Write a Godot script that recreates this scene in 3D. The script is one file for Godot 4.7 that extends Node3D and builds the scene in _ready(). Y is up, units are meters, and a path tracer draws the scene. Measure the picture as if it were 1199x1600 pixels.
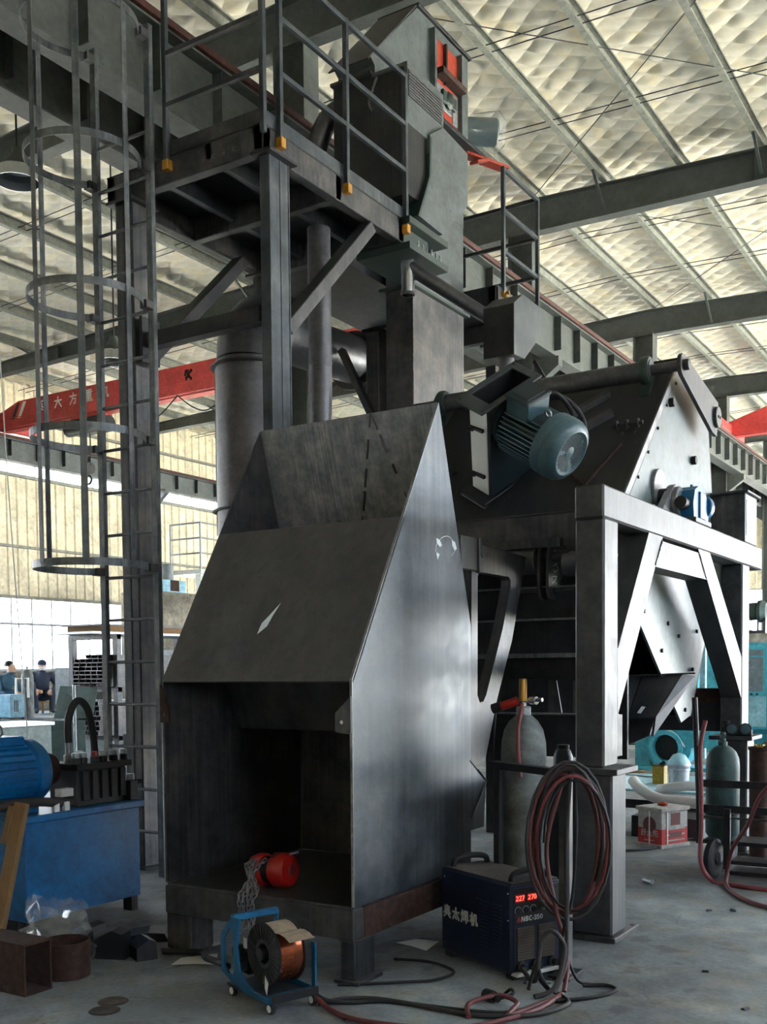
extends Node3D
# An assembly hall: charging skip, caged ladder, platform, bucket elevator and blast machine under a quilted roof.

class Mb:
	var v := PackedVector3Array()
	var n := PackedVector3Array()
	var t := Transform3D.IDENTITY
	func tri(a: Vector3, b: Vector3, c: Vector3):
		a = t * a; b = t * b; c = t * c
		var k := (b - a).cross(c - a)
		if k.length_squared() < 1e-18: return
		k = k.normalized()
		v.append(a); v.append(c); v.append(b)
		n.append(k); n.append(k); n.append(k)
	func trin(a: Vector3, b: Vector3, c: Vector3, na: Vector3, nb: Vector3, nc: Vector3):
		v.append(t * a); v.append(t * c); v.append(t * b)
		n.append((t.basis * na).normalized()); n.append((t.basis * nc).normalized()); n.append((t.basis * nb).normalized())
	func quad(a: Vector3, b: Vector3, c: Vector3, d: Vector3):
		tri(a, b, c); tri(a, c, d)
	func quadn(a: Vector3, b: Vector3, c: Vector3, d: Vector3, na: Vector3, nb: Vector3, nc: Vector3, nd: Vector3):
		trin(a, b, c, na, nb, nc); trin(a, c, d, na, nc, nd)
	func trid(a: Vector3, b: Vector3, c: Vector3, dir: Vector3):
		if (b - a).cross(c - a).dot(dir) < 0.0: tri(a, c, b)
		else: tri(a, b, c)
	func quadd(a: Vector3, b: Vector3, c: Vector3, d: Vector3, dir: Vector3):
		trid(a, b, c, dir); trid(a, c, d, dir)
	func box(c: Vector3, s: Vector3, ch := 0.0):
		var h := s * 0.5
		ch = minf(ch, minf(h.x, minf(h.y, h.z)) * 0.6)
		if ch <= 0.0:
			for ax in 3:
				var u := (ax + 1) % 3
				var w := (ax + 2) % 3
				for sg in [-1.0, 1.0]:
					var q := []
					for k in [[-1, -1], [1, -1], [1, 1], [-1, 1]]:
						var p := Vector3.ZERO
						p[ax] = h[ax] * sg; p[u] = h[u] * k[0]; p[w] = h[w] * k[1]
						q.append(c + p)
					var d := Vector3.ZERO
					d[ax] = sg
					quadd(q[0], q[1], q[2], q[3], d)
			return
		for ax in 3:
			var u := (ax + 1) % 3
			var w := (ax + 2) % 3
			for sg in [-1.0, 1.0]:
				var q := []
				for k in [[-1, -1], [1, -1], [1, 1], [-1, 1]]:
					var p := Vector3.ZERO
					p[ax] = h[ax] * sg; p[u] = (h[u] - ch) * k[0]; p[w] = (h[w] - ch) * k[1]
					q.append(c + p)
				var d := Vector3.ZERO
				d[ax] = sg
				quadd(q[0], q[1], q[2], q[3], d)
			# four edges running along ax
			for su in [-1.0, 1.0]:
				for sw in [-1.0, 1.0]:
					var a := Vector3.ZERO
					var b := Vector3.ZERO
					a[u] = h[u] * su; a[w] = (h[w] - ch) * sw; b[u] = (h[u] - ch) * su; b[w] = h[w] * sw
					var a2 := a
					var b2 := b
					a[ax] = -(h[ax] - ch); b[ax] = a[ax]; a2[ax] = -a[ax]; b2[ax] = -a[ax]
					var d := Vector3.ZERO
					d[u] = su; d[w] = sw
					quadd(c + a, c + b, c + b2, c + a2, d)
		for sx in [-1.0, 1.0]:
			for sy in [-1.0, 1.0]:
				for sz in [-1.0, 1.0]:
					var d := Vector3(sx, sy, sz)
					var o := d * (h - Vector3.ONE * ch)
					trid(c + o + Vector3(ch * sx, 0, 0), c + o + Vector3(0, ch * sy, 0), c + o + Vector3(0, 0, ch * sz), d)
	func bx(x0: float, x1: float, y0: float, y1: float, z0: float, z1: float, ch := 0.003):
		box(Vector3(x0 + x1, y0 + y1, z0 + z1) * 0.5, Vector3(absf(x1 - x0), absf(y1 - y0), absf(z1 - z0)), ch)
	# a bar of w (sideways) by h (along up) from a to b
	func bar(a: Vector3, b: Vector3, w: float, h: float, up := Vector3.UP, ch := 0.002):
		var d := (b - a).normalized()
		if absf(d.dot(up)) > 0.99: up = Vector3.BACK
		var s := d.cross(up).normalized()
		var u := s.cross(d).normalized()
		var keep := t
		t = t * Transform3D(Basis(s, u, -d), (a + b) * 0.5)
		box(Vector3.ZERO, Vector3(w, h, (b - a).length()), ch)
		t = keep
	func _pt(ax: int, p: Vector2, d: float) -> Vector3:
		if ax == 0: return Vector3(d, p.y, p.x)
		if ax == 1: return Vector3(p.x, d, p.y)
		return Vector3(p.x, p.y, d)
	# extrude a polygon along axis ax; p = (z, y) for x, (x, z) for y, (x, y) for z
	func prism(ax: int, pts: Array, d0: float, d1: float):
		var poly := PackedVector2Array(pts)
		var dirv := Vector3.ZERO
		dirv[ax] = 1.0 if d1 > d0 else -1.0
		var idx := Geometry2D.triangulate_polygon(poly)
		for i in range(0, idx.size(), 3):
			trid(_pt(ax, poly[idx[i]], d1), _pt(ax, poly[idx[i + 1]], d1), _pt(ax, poly[idx[i + 2]], d1), dirv)
			trid(_pt(ax, poly[idx[i]], d0), _pt(ax, poly[idx[i + 1]], d0), _pt(ax, poly[idx[i + 2]], d0), -dirv)
		var cw := Geometry2D.is_polygon_clockwise(poly)
		for i in poly.size():
			var a := poly[i]
			var b := poly[(i + 1) % poly.size()]
			var e := b - a
			var o := Vector2(e.y, -e.x) if not cw else Vector2(-e.y, e.x)
			# probe the outward side
			var mid := (a + b) * 0.5
			if Geometry2D.is_point_in_polygon(mid + o.normalized() * 1e-4, poly): o = -o
			quadd(_pt(ax, a, d0), _pt(ax, b, d0), _pt(ax, b, d1), _pt(ax, a, d1), _pt(ax, o, 0.0))
	# a plate with one opening: two loops of equal length
	func ringplate(ax: int, outer: Array, inner: Array, d0: float, d1: float):
		var dirv := Vector3.ZERO
		dirv[ax] = 1.0 if d1 > d0 else -1.0
		var k := outer.size()
		var ctr := Vector2.ZERO
		for p in inner: ctr += p / float(k)
		for i in k:
			var j := (i + 1) % k
			quadd(_pt(ax, outer[i], d1), _pt(ax, outer[j], d1), _pt(ax, inner[j], d1), _pt(ax, inner[i], d1), dirv)
			quadd(_pt(ax, outer[i], d0), _pt(ax, outer[j], d0), _pt(ax, inner[j], d0), _pt(ax, inner[i], d0), -dirv)
			quadd(_pt(ax, outer[i], d0), _pt(ax, outer[j], d0), _pt(ax, outer[j], d1), _pt(ax, outer[i], d1), _pt(ax, (outer[i] + outer[j]) * 0.5 - ctr, 0.0))
			quadd(_pt(ax, inner[i], d0), _pt(ax, inner[j], d0), _pt(ax, inner[j], d1), _pt(ax, inner[i], d1), _pt(ax, ctr - (inner[i] + inner[j]) * 0.5, 0.0))
	# a flat plate between four corners, thickness th against its normal (corners counter-clockwise from outside)
	func plate(a: Vector3, b: Vector3, c: Vector3, d: Vector3, th: float):
		var k := (b - a).cross(c - a).normalized() * th
		quad(a, b, c, d)
		quad(d - k, c - k, b - k, a - k)
		quad(a - k, b - k, b, a); quad(b - k, c - k, c, b); quad(c - k, d - k, d, c); quad(d - k, a - k, a, d)
	func polyplate(pts: Array, th: float):
		var k: Vector3 = (pts[1] - pts[0]).cross(pts[2] - pts[0]).normalized() * th
		for i in range(1, pts.size() - 1):
			tri(pts[0], pts[i], pts[i + 1]); tri(pts[0] - k, pts[i + 1] - k, pts[i] - k)
		for i in pts.size():
			var j := (i + 1) % pts.size()
			quad(pts[i] - k, pts[j] - k, pts[j], pts[i])
	func tube(path: Array, r: float, seg := 8, closed := false):
		var m := path.size()
		var ts := []
		for i in m:
			var d: Vector3
			if closed: d = path[(i + 1) % m] - path[(i - 1 + m) % m]
			else: d = path[mini(i + 1, m - 1)] - path[maxi(i - 1, 0)]
			ts.append(d.normalized())
		var u: Vector3 = ts[0].cross(Vector3.UP)
		if u.length() < 0.05: u = ts[0].cross(Vector3.RIGHT)
		u = u.normalized()
		var rings := []
		for i in m:
			u = (u - ts[i] * u.dot(ts[i])).normalized()
			var w: Vector3 = ts[i].cross(u)
			var ring := []
			for k in seg:
				var a := TAU * k / seg
				ring.append(u * cos(a) + w * sin(a))
			rings.append(ring)
		for i in (m if closed else m - 1):
			var j := (i + 1) % m
			for k in seg:
				var l := (k + 1) % seg
				var A: Vector3 = rings[i][k]
				var B: Vector3 = rings[i][l]
				var C: Vector3 = rings[j][l]
				var D: Vector3 = rings[j][k]
				quadn(path[i] + A * r, path[i] + B * r, path[j] + C * r, path[j] + D * r, A, B, C, D)
		if not closed:
			for k in seg:
				var l := (k + 1) % seg
				trid(path[0], path[0] + rings[0][k] * r, path[0] + rings[0][l] * r, -ts[0])
				trid(path[m - 1], path[m - 1] + rings[m - 1][k] * r, path[m - 1] + rings[m - 1][l] * r, ts[m - 1])
	# lathe a profile of Vector2(radius, height) around the local y axis
	func lathe(prof: Array, seg := 20):
		var m := prof.size()
		var sn := []
		for i in m - 1:
			var e: Vector2 = prof[i + 1] - prof[i]
			sn.append(Vector2(e.y, -e.x).normalized())
		for i in m - 1:
			var n0: Vector2 = sn[i]
			var n1: Vector2 = sn[i]
			if i > 0 and sn[i - 1].dot(sn[i]) > 0.75: n0 = (sn[i - 1] + sn[i]).normalized()
			if i < m - 2 and sn[i + 1].dot(sn[i]) > 0.75: n1 = (sn[i + 1] + sn[i]).normalized()
			for k in seg:
				var a := TAU * k / seg
				var b := TAU * (k + 1) / seg
				var ca := Vector3(cos(a), 0, -sin(a))
				var cb := Vector3(cos(b), 0, -sin(b))
				var p0: Vector2 = prof[i]
				var p1: Vector2 = prof[i + 1]
				var y0 := Vector3(0, p0.y, 0)
				var y1 := Vector3(0, p1.y, 0)
				var N0 := Vector3(0, n0.y, 0)
				var N1 := Vector3(0, n1.y, 0)
				if p0.x > 1e-6: trin(ca * p0.x + y0, cb * p0.x + y0, cb * p1.x + y1, ca * n0.x + N0, cb * n0.x + N0, cb * n1.x + N1)
				if p1.x > 1e-6: trin(ca * p0.x + y0, cb * p1.x + y1, ca * p1.x + y1, ca * n0.x + N0, cb * n1.x + N1, ca * n1.x + N1)
	func at(a: Vector3, b: Vector3) -> Transform3D:
		var y := (b - a).normalized()
		var x := y.cross(Vector3.BACK)
		if x.length() < 0.1: x = y.cross(Vector3.RIGHT)
		x = x.normalized()
		return Transform3D(Basis(x, y, x.cross(y)), a)
	# lathe from a towards b
	func spin(a: Vector3, b: Vector3, prof: Array, seg := 20):
		var keep := t
		t = t * at(a, b)
		lathe(prof, seg)
		t = keep
	func cyl(a: Vector3, b: Vector3, r: float, seg := 14, ch := 0.0):
		var l := (b - a).length()
		if ch > 0.0: spin(a, b, [Vector2(0, 0), Vector2(r - ch, 0), Vector2(r, ch), Vector2(r, l - ch), Vector2(r - ch, l), Vector2(0, l)], seg)
		else: spin(a, b, [Vector2(0, 0), Vector2(r, 0), Vector2(r, l), Vector2(0, l)], seg)
	func hexbolt(a: Vector3, dir: Vector3, r := 0.012, h := 0.01):
		cyl(a, a + dir.normalized() * h, r, 6)
	# sweep a flat bar: w along up, th across
	func strap(path: Array, w: float, th: float, up := Vector3.UP):
		var m := path.size()
		var q := []
		for i in m:
			var d: Vector3 = (path[mini(i + 1, m - 1)] - path[maxi(i - 1, 0)]).normalized()
			var s := d.cross(up).normalized() * th * 0.5
			var u := up * w * 0.5
			q.append([path[i] - s - u, path[i] + s - u, path[i] + s + u, path[i] - s + u])
		for i in m - 1:
			for k in 4:
				var l := (k + 1) % 4
				var mid: Vector3 = (q[i][k] + q[i][l]) * 0.5 - path[i]
				quadd(q[i][k], q[i][l], q[i + 1][l], q[i + 1][k], mid)
		quadd(q[0][0], q[0][1], q[0][2], q[0][3], path[0] - path[1])
		quadd(q[m - 1][0], q[m - 1][1], q[m - 1][2], q[m - 1][3], path[m - 1] - path[m - 2])
	# brush-stroke characters: strokes in a unit square, laid on a face
	func glyph(o: Vector3, r: Vector3, u: Vector3, s: float, st: Array, wd: float, th := 0.0015):
		var nn := r.cross(u).normalized()
		for k in st:
			var a: Vector3 = o + r * k[0] * s + u * k[1] * s
			var b: Vector3 = o + r * k[2] * s + u * k[3] * s
			var d := (b - a).normalized()
			bar(a - d * wd * 0.4, b + d * wd * 0.4, wd, th, nn, 0.0)
	func mesh() -> ArrayMesh:
		var arr := []
		arr.resize(Mesh.ARRAY_MAX)
		arr[Mesh.ARRAY_VERTEX] = v
		arr[Mesh.ARRAY_NORMAL] = n
		var am := ArrayMesh.new()
		am.add_surface_from_arrays(Mesh.PRIMITIVE_TRIANGLES, arr)
		return am

var used := {}
var MT := {}
var G := {}
var rng := RandomNumberGenerator.new()

func numbered(called: String) -> String:
	if not used.has(called):
		used[called] = 0
		return called
	used[called] += 1
	return "%s_%03d" % [called, used[called]]

func mb() -> Mb:
	return Mb.new()

func tag(o: Node, label: String, category: String, group := "", kind := ""):
	o.set_meta("label", label)
	if category: o.set_meta("category", category)
	if group: o.set_meta("group", group)
	if kind: o.set_meta("kind", kind)

func thing(called: String, label: String, category: String, at := Vector3.ZERO, group := "", kind := "") -> Node3D:
	var o := Node3D.new()
	o.name = numbered(called)
	add_child(o)
	o.position = at
	tag(o, label, category, group, kind)
	return o

# commit a shape (in world coordinates while its thing is unturned) as one part
func part(parent: Node3D, called: String, m: Mb, mat: String, label := "") -> MeshInstance3D:
	var o := MeshInstance3D.new()
	var root: Node3D = parent
	while root.get_parent() != self and root != self: root = root.get_parent()
	if root != self and root.position != Vector3.ZERO:
		for i in m.v.size(): m.v[i] -= root.position
	o.mesh = m.mesh()
	o.material_override = MT[mat]
	if parent == self: o.name = numbered(called)
	else: o.name = called
	parent.add_child(o, true)
	if label: o.set_meta("label", label)
	return o

# a thing that is one mesh, with its origin at its base
func single(called: String, m: Mb, mat: String, label: String, category: String, group := "", kind := "") -> MeshInstance3D:
	var lo := Vector3(1e9, 1e9, 1e9)
	var hi := -lo
	for p in m.v:
		lo = lo.min(p); hi = hi.max(p)
	var c := Vector3((lo.x + hi.x) * 0.5, lo.y, (lo.z + hi.z) * 0.5)
	for i in m.v.size(): m.v[i] -= c
	var o := MeshInstance3D.new()
	o.mesh = m.mesh()
	o.material_override = MT[mat]
	o.name = numbered(called)
	add_child(o)
	o.position = c
	tag(o, label, category, group, kind)
	return o

func shared(parent: Node3D, called: String, mesh: Mesh, mat: String, at: Vector3, basis := Basis.IDENTITY) -> MeshInstance3D:
	var o := MeshInstance3D.new()
	o.mesh = mesh
	o.material_override = MT[mat]
	o.name = called if parent != self else numbered(called)
	parent.add_child(o, true)
	o.transform = Transform3D(basis, at)
	return o

func again(root: Node3D, at: Vector3, turn: float, label := "") -> Node3D:
	var r: Node3D = root.duplicate()
	r.name = numbered(String(root.name).get_slice("_0", 0))
	add_child(r)
	r.position = at
	r.rotation.y = turn
	if label: r.set_meta("label", label)
	return r

func text(parent: Node3D, called: String, s: String, at: Vector3, basis: Basis, h: float, mat: String, th := 0.002) -> MeshInstance3D:
	var tm := TextMesh.new()
	var f := SystemFont.new()
	f.font_names = PackedStringArray(["Droid Sans"])
	f.font_weight = 700
	tm.font = f
	tm.text = s
	tm.font_size = 32
	tm.pixel_size = h / 24.0
	tm.depth = th
	return shared(parent, called, tm, mat, at, basis)

func curve(pts: Array, step := 6, closed := false) -> Array:
	var out := []
	var m := pts.size()
	var last := m if closed else m - 1
	for i in last:
		var a: Vector3 = pts[(i - 1 + m) % m] if closed else pts[maxi(i - 1, 0)]
		var b: Vector3 = pts[i]
		var c: Vector3 = pts[(i + 1) % m]
		var d: Vector3 = pts[(i + 2) % m] if closed else pts[mini(i + 2, m - 1)]
		for k in step:
			var x := float(k) / step
			out.append(0.5 * ((2.0 * b) + (c - a) * x + (2.0 * a - 5.0 * b + 4.0 * c - d) * x * x + (3.0 * b - a - 3.0 * c + d) * x * x * x))
	if not closed: out.append(pts[m - 1])
	return out

func arc(c: Vector3, u: Vector3, w: Vector3, r: float, a0: float, a1: float, k: int) -> Array:
	var out := []
	for i in k + 1:
		var a := lerpf(a0, a1, float(i) / k)
		out.append(c + u * cos(a) * r + w * sin(a) * r)
	return out

# ---------------------------------------------------------------- surfaces
func noise(seed_: int, freq: float, oct := 4) -> FastNoiseLite:
	var f := FastNoiseLite.new()
	f.seed = seed_
	f.frequency = freq
	f.noise_type = FastNoiseLite.TYPE_SIMPLEX_SMOOTH
	f.fractal_octaves = oct
	return f

func tex(size: int, fn: Callable) -> ImageTexture:
	var im := Image.create(size, size, true, Image.FORMAT_RGB8)
	for y in size:
		for x in size:
			im.set_pixel(x, y, fn.call(x, y))
	im.generate_mipmaps()
	return ImageTexture.create_from_image(im)

func grey(seed_: int, freq: float, oct: int, size: int) -> Image:
	return noise(seed_, freq, oct).get_seamless_image(size, size)

func mat(called: String, col: Color, rough: float, metal := 0.0, tx := "", scale := 1.0) -> StandardMaterial3D:
	var m := StandardMaterial3D.new()
	m.albedo_color = col
	m.roughness = rough
	m.metallic = metal
	m.metallic_specular = 0.5
	if tx:
		m.albedo_texture = G[tx]
		if G.has(tx + "_r"):
			m.roughness_texture = G[tx + "_r"]
			m.roughness_texture_channel = BaseMaterial3D.TEXTURE_CHANNEL_RED
		m.uv1_triplanar = true
		m.uv1_world_triplanar = true
		m.uv1_scale = Vector3.ONE * scale
	MT[called] = m
	return m

func make_textures():
	var S := 384
	var a := grey(3, 0.012, 4, S)
	var b := grey(17, 0.05, 4, S)
	var c := grey(29, 0.2, 2, S)
	var st := noise(41, 1.0, 3)
	# mill scale: blue-black to brown sheets with long rolling marks and specks
	G["scale"] = tex(S, func(x, y):
		var f := a.get_pixel(x, y).r
		var g := b.get_pixel(x, y).r
		var h := c.get_pixel(x, y).r
		var l := st.get_noise_2d(x * 0.09, y * 0.004) * sin(PI * x / S)
		var val := 0.74 + 0.36 * (f - 0.5) + 0.2 * (g - 0.5) + 0.12 * (h - 0.5) + 0.18 * l
		if h > 0.8: val *= 0.9
		var tint := smoothstep(0.3, 0.7, f)
		return Color(val * lerpf(0.97, 1.015, tint), val * lerpf(0.995, 1.0, tint), val * lerpf(1.02, 0.985, tint)))
	G["scale_r"] = tex(S, func(x, y):
		var r := 0.85 + 0.25 * (a.get_pixel(x, y).r - 0.5) + 0.2 * (b.get_pixel(x, y).r - 0.5)
		return Color(r, r, r))
	# paint with grime
	G["paint"] = tex(S, func(x, y):
		var val := 0.86 + 0.22 * (a.get_pixel(x, y).r - 0.5) + 0.16 * (b.get_pixel(x, y).r - 0.5) + 0.06 * (c.get_pixel(x, y).r - 0.5)
		if b.get_pixel(y, x).r > 0.74: val *= 0.9
		return Color(val, val, val))
	# concrete floor: patches, oily stains, scuffs, trodden grit
	var F := 768
	var d0 := grey(51, 0.006, 4, F)
	var d1 := grey(53, 0.03, 4, F)
	var d2 := grey(57, 0.25, 2, F)
	# scuffs: short drag marks and arcs left by steel on the slab
	var sc := Image.create(F, F, false, Image.FORMAT_L8)
	sc.fill(Color(0.5, 0.5, 0.5))
	var rs := RandomNumberGenerator.new()
	rs.seed = 77
	for i in 240:
		var p := Vector2(rs.randf() * F, rs.randf() * F)
		var an := rs.randf() * TAU
		var bend := rs.randf_range(-0.05, 0.05)
		var tone := rs.randf_range(0.2, 0.42) if rs.randf() < 0.7 else rs.randf_range(0.56, 0.66)
		for k in int(rs.randf_range(6, 46)):
			p += Vector2(cos(an), sin(an))
			an += bend
			if rs.randf() < 0.75: sc.set_pixel(posmod(int(p.x), F), posmod(int(p.y), F), Color(tone, tone, tone))
	G["concrete"] = tex(F, func(x, y):
		var p := d0.get_pixel(x, y).r
		var q := d1.get_pixel(x, y).r
		var s := d2.get_pixel(x, y).r
		var val := 0.72 + 0.42 * (p - 0.5) + 0.26 * (q - 0.5) + 0.16 * (s - 0.5)
		val *= 1.0 - 0.3 * smoothstep(0.55, 0.85, q) * smoothstep(0.65, 0.35, p)
		if s > 0.8: val *= 0.85
		val *= 0.5 + sc.get_pixel(x, y).r
		var tint := clampf((d1.get_pixel(y, x).r - 0.45) * 2.2, 0.0, 1.0)
		return Color(val * lerpf(0.97, 1.03, tint), val, val * lerpf(1.02, 0.93, tint)))
	# quilted foil: creamy with brownish water marks
	G["foil"] = tex(S, func(x, y):
		var p := a.get_pixel(x, y).r
		var q := b.get_pixel(x, y).r
		var val := 0.94 + 0.12 * (p - 0.5) + 0.08 * (q - 0.5)
		var tint := clampf((p - 0.52) * 3.0, 0.0, 1.0)
		return Color(val, val * lerpf(1.0, 0.97, tint), val * lerpf(0.98, 0.88, tint)))
	# rust
	G["rust"] = tex(256, func(x, y):
		var p := b.get_pixel(x, y).r
		var q := c.get_pixel(x, y).r
		var val := 0.6 + 0.5 * (p - 0.5) + 0.4 * (q - 0.5)
		return Color(val, val * lerpf(0.8, 1.0, p), val * lerpf(0.65, 1.0, p)))
	# sawn wood
	G["wood"] = tex(256, func(x, y):
		var l := 0.5 + 0.5 * st.get_noise_2d(x * 0.3, y * 0.012)
		var val := 0.75 + 0.3 * (l - 0.5) + 0.15 * (c.get_pixel(x, y).r - 0.5)
		return Color(val, val * 0.97, val * 0.9))

func make_materials():
	mat("steel", Color(0.385, 0.385, 0.39), 0.55, 0.55, "scale", 0.55)
	mat("steel_dark", Color(0.22, 0.222, 0.235), 0.6, 0.45, "scale", 0.7)
	mat("steel_bare", Color(0.325, 0.33, 0.34), 0.6, 0.25, "scale", 0.9)
	mat("steel_smooth", Color(0.35, 0.348, 0.348), 0.6, 0.4, "paint", 0.5)
	mat("steel_blue", Color(0.35, 0.38, 0.405), 0.52, 0.45, "scale", 0.45)
	mat("steel_light", Color(0.46, 0.48, 0.49), 0.5, 0.3, "scale", 0.8)
	mat("chrome", Color(0.75, 0.76, 0.78), 0.25, 0.95)
	mat("pipe", Color(0.40, 0.40, 0.42), 0.42, 0.7, "paint", 1.1)
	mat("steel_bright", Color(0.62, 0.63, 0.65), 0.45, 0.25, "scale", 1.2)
	mat("weld", Color(0.30, 0.29, 0.29), 0.5, 0.6)
	mat("primer", Color(0.34, 0.375, 0.38), 0.55, 0.0, "paint", 0.6)
	mat("plate_green", Color(0.38, 0.445, 0.455), 0.42, 0.0, "paint", 0.5)
	mat("girder", Color(0.30, 0.325, 0.315), 0.6, 0.0, "paint", 0.4)
	mat("purlin", Color(0.56, 0.57, 0.53), 0.6, 0.0, "paint", 0.7)
	mat("rail_red", Color(0.40, 0.17, 0.13), 0.7, 0.0, "rust", 1.0)
	mat("crane_red", Color(0.84, 0.28, 0.27), 0.5, 0.0, "paint", 0.4)  # lightened red: haze over the far crane is put into the colour
	mat("white", Color(0.86, 0.87, 0.86), 0.6)
	mat("chalk", Color(0.82, 0.86, 0.88), 0.9)
	mat("black", Color(0.05, 0.05, 0.055), 0.6)
	mat("rubber", Color(0.075, 0.075, 0.08), 0.75)
	mat("yellow", Color(0.72, 0.50, 0.10), 0.55, 0.0, "paint", 3.0)
	mat("orange", Color(0.66, 0.20, 0.10), 0.5, 0.0, "paint", 1.0)
	mat("motor_teal", Color(0.27, 0.385, 0.42), 0.42, 0.0, "paint", 1.5)
	mat("motor_dark", Color(0.13, 0.19, 0.21), 0.5, 0.0, "paint", 1.5)
	mat("bearing_green", Color(0.10, 0.17, 0.15), 0.5)
	mat("gear_blue", Color(0.0, 0.38, 0.58), 0.4, 0.0, "paint", 2.0)
	mat("tank_blue", Color(0.0, 0.40, 0.64), 0.42, 0.0, "paint", 0.8)
	mat("welder_blue", Color(0.04, 0.10, 0.22), 0.45, 0.0, "paint", 1.0)
	mat("dust", Color(0.36, 0.31, 0.26), 0.9, 0.0, "concrete", 0.6)
	mat("frame_blue", Color(0.03, 0.38, 0.55), 0.42, 0.0, "paint", 2.0)
	mat("copper", Color(0.80, 0.44, 0.30), 0.3, 0.85, "scale", 3.0)
	mat("card", Color(0.60, 0.53, 0.44), 0.85, 0.0, "paint", 2.0)
	mat("paper", Color(0.74, 0.74, 0.73), 0.9)
	mat("hoist_red", Color(0.66, 0.09, 0.07), 0.4, 0.0, "paint", 2.0)
	mat("hose_red", Color(0.42, 0.19, 0.20), 0.6, 0.0, "paint", 3.0)
	mat("hose_bright", Color(0.52, 0.22, 0.24), 0.55, 0.0, "paint", 3.0)
	mat("hose_grey", Color(0.20, 0.185, 0.18), 0.7, 0.0, "paint", 3.0)
	mat("cylinder_grey", Color(0.52, 0.54, 0.53), 0.6, 0.1, "concrete", 1.3)
	mat("cylinder_green", Color(0.26, 0.38, 0.37), 0.6, 0.1, "concrete", 1.3)
	mat("brass", Color(0.62, 0.47, 0.22), 0.35, 0.8)
	mat("rusty", Color(0.34, 0.22, 0.17), 0.85, 0.1, "rust", 1.2)
	mat("plank", Color(0.62, 0.50, 0.36), 0.85, 0.0, "wood", 2.0)
	mat("teal", Color(0.30, 0.70, 0.76), 0.5, 0.0, "paint", 0.8)
	mat("teal_pale", Color(0.58, 0.76, 0.80), 0.5, 0.0, "paint", 0.8)
	mat("carton_red", Color(0.74, 0.10, 0.09), 0.7, 0.0, "paint", 2.0)
	mat("carton_dark", Color(0.34, 0.08, 0.08), 0.7)
	mat("carton_cream", Color(0.72, 0.70, 0.68), 0.75, 0.0, "paint", 2.0)
	mat("galvanised", Color(0.66, 0.69, 0.71), 0.4, 0.6, "paint", 3.0)
	mat("khaki_tin", Color(0.66, 0.56, 0.20), 0.4, 0.3, "paint", 3.0)
	mat("concrete", Color(0.62, 0.635, 0.64), 0.82, 0.0, "concrete", 0.125)
	mat("block", Color(0.66, 0.63, 0.57), 0.9, 0.0, "concrete", 0.3)
	mat("cladding", Color(0.95, 0.91, 0.79), 0.6, 0.0, "paint", 0.3)
	mat("foil", Color(0.95, 0.925, 0.87), 0.5, 0.0, "foil", 0.35)
	mat("ground_out", Color(0.74, 0.735, 0.71), 0.95, 0.0, "concrete", 0.1)
	mat("cloth_navy", Color(0.13, 0.18, 0.27), 0.9)
	mat("cloth_grey", Color(0.20, 0.23, 0.28), 0.9)
	mat("tube_steel", Color(0.36, 0.36, 0.36), 0.5, 0.5, "scale", 1.0)
	mat("shelf_grey", Color(0.47, 0.52, 0.54), 0.55, 0.0, "paint", 1.0)
	mat("trough_green", Color(0.42, 0.50, 0.49), 0.55, 0.0, "paint", 0.8)
	mat("sky_box", Color(0.50, 0.72, 0.82), 0.5, 0.0, "paint", 1.0)
	mat("flange_grey", Color(0.24, 0.27, 0.28), 0.5, 0.1, "paint", 2.0)
	var g := mat("glass", Color(0.93, 0.97, 0.98, 0.07), 0.05)
	g.transparency = BaseMaterial3D.TRANSPARENCY_ALPHA
	var p := mat("film", Color(0.80, 0.83, 0.85, 0.10), 0.12)
	p.transparency = BaseMaterial3D.TRANSPARENCY_ALPHA
	var h := mat("clear_hose", Color(0.80, 0.80, 0.79, 0.72), 0.3)
	h.transparency = BaseMaterial3D.TRANSPARENCY_ALPHA
	var e := mat("digits", Color(1, 0.1, 0.08), 0.5)
	e.emission_enabled = true
	e.emission = Color(1.0, 0.45, 0.38)
	e.emission_energy_multiplier = 0.2
	var di := mat("display", Color(0.3, 0.02, 0.02), 0.3)
	di.emission_enabled = true
	di.emission = Color(1.0, 0.04, 0.04)
	di.emission_energy_multiplier = 0.045
	var sk := mat("figure", Color(1, 1, 1), 0.85)
	sk.vertex_color_use_as_albedo = true

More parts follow.
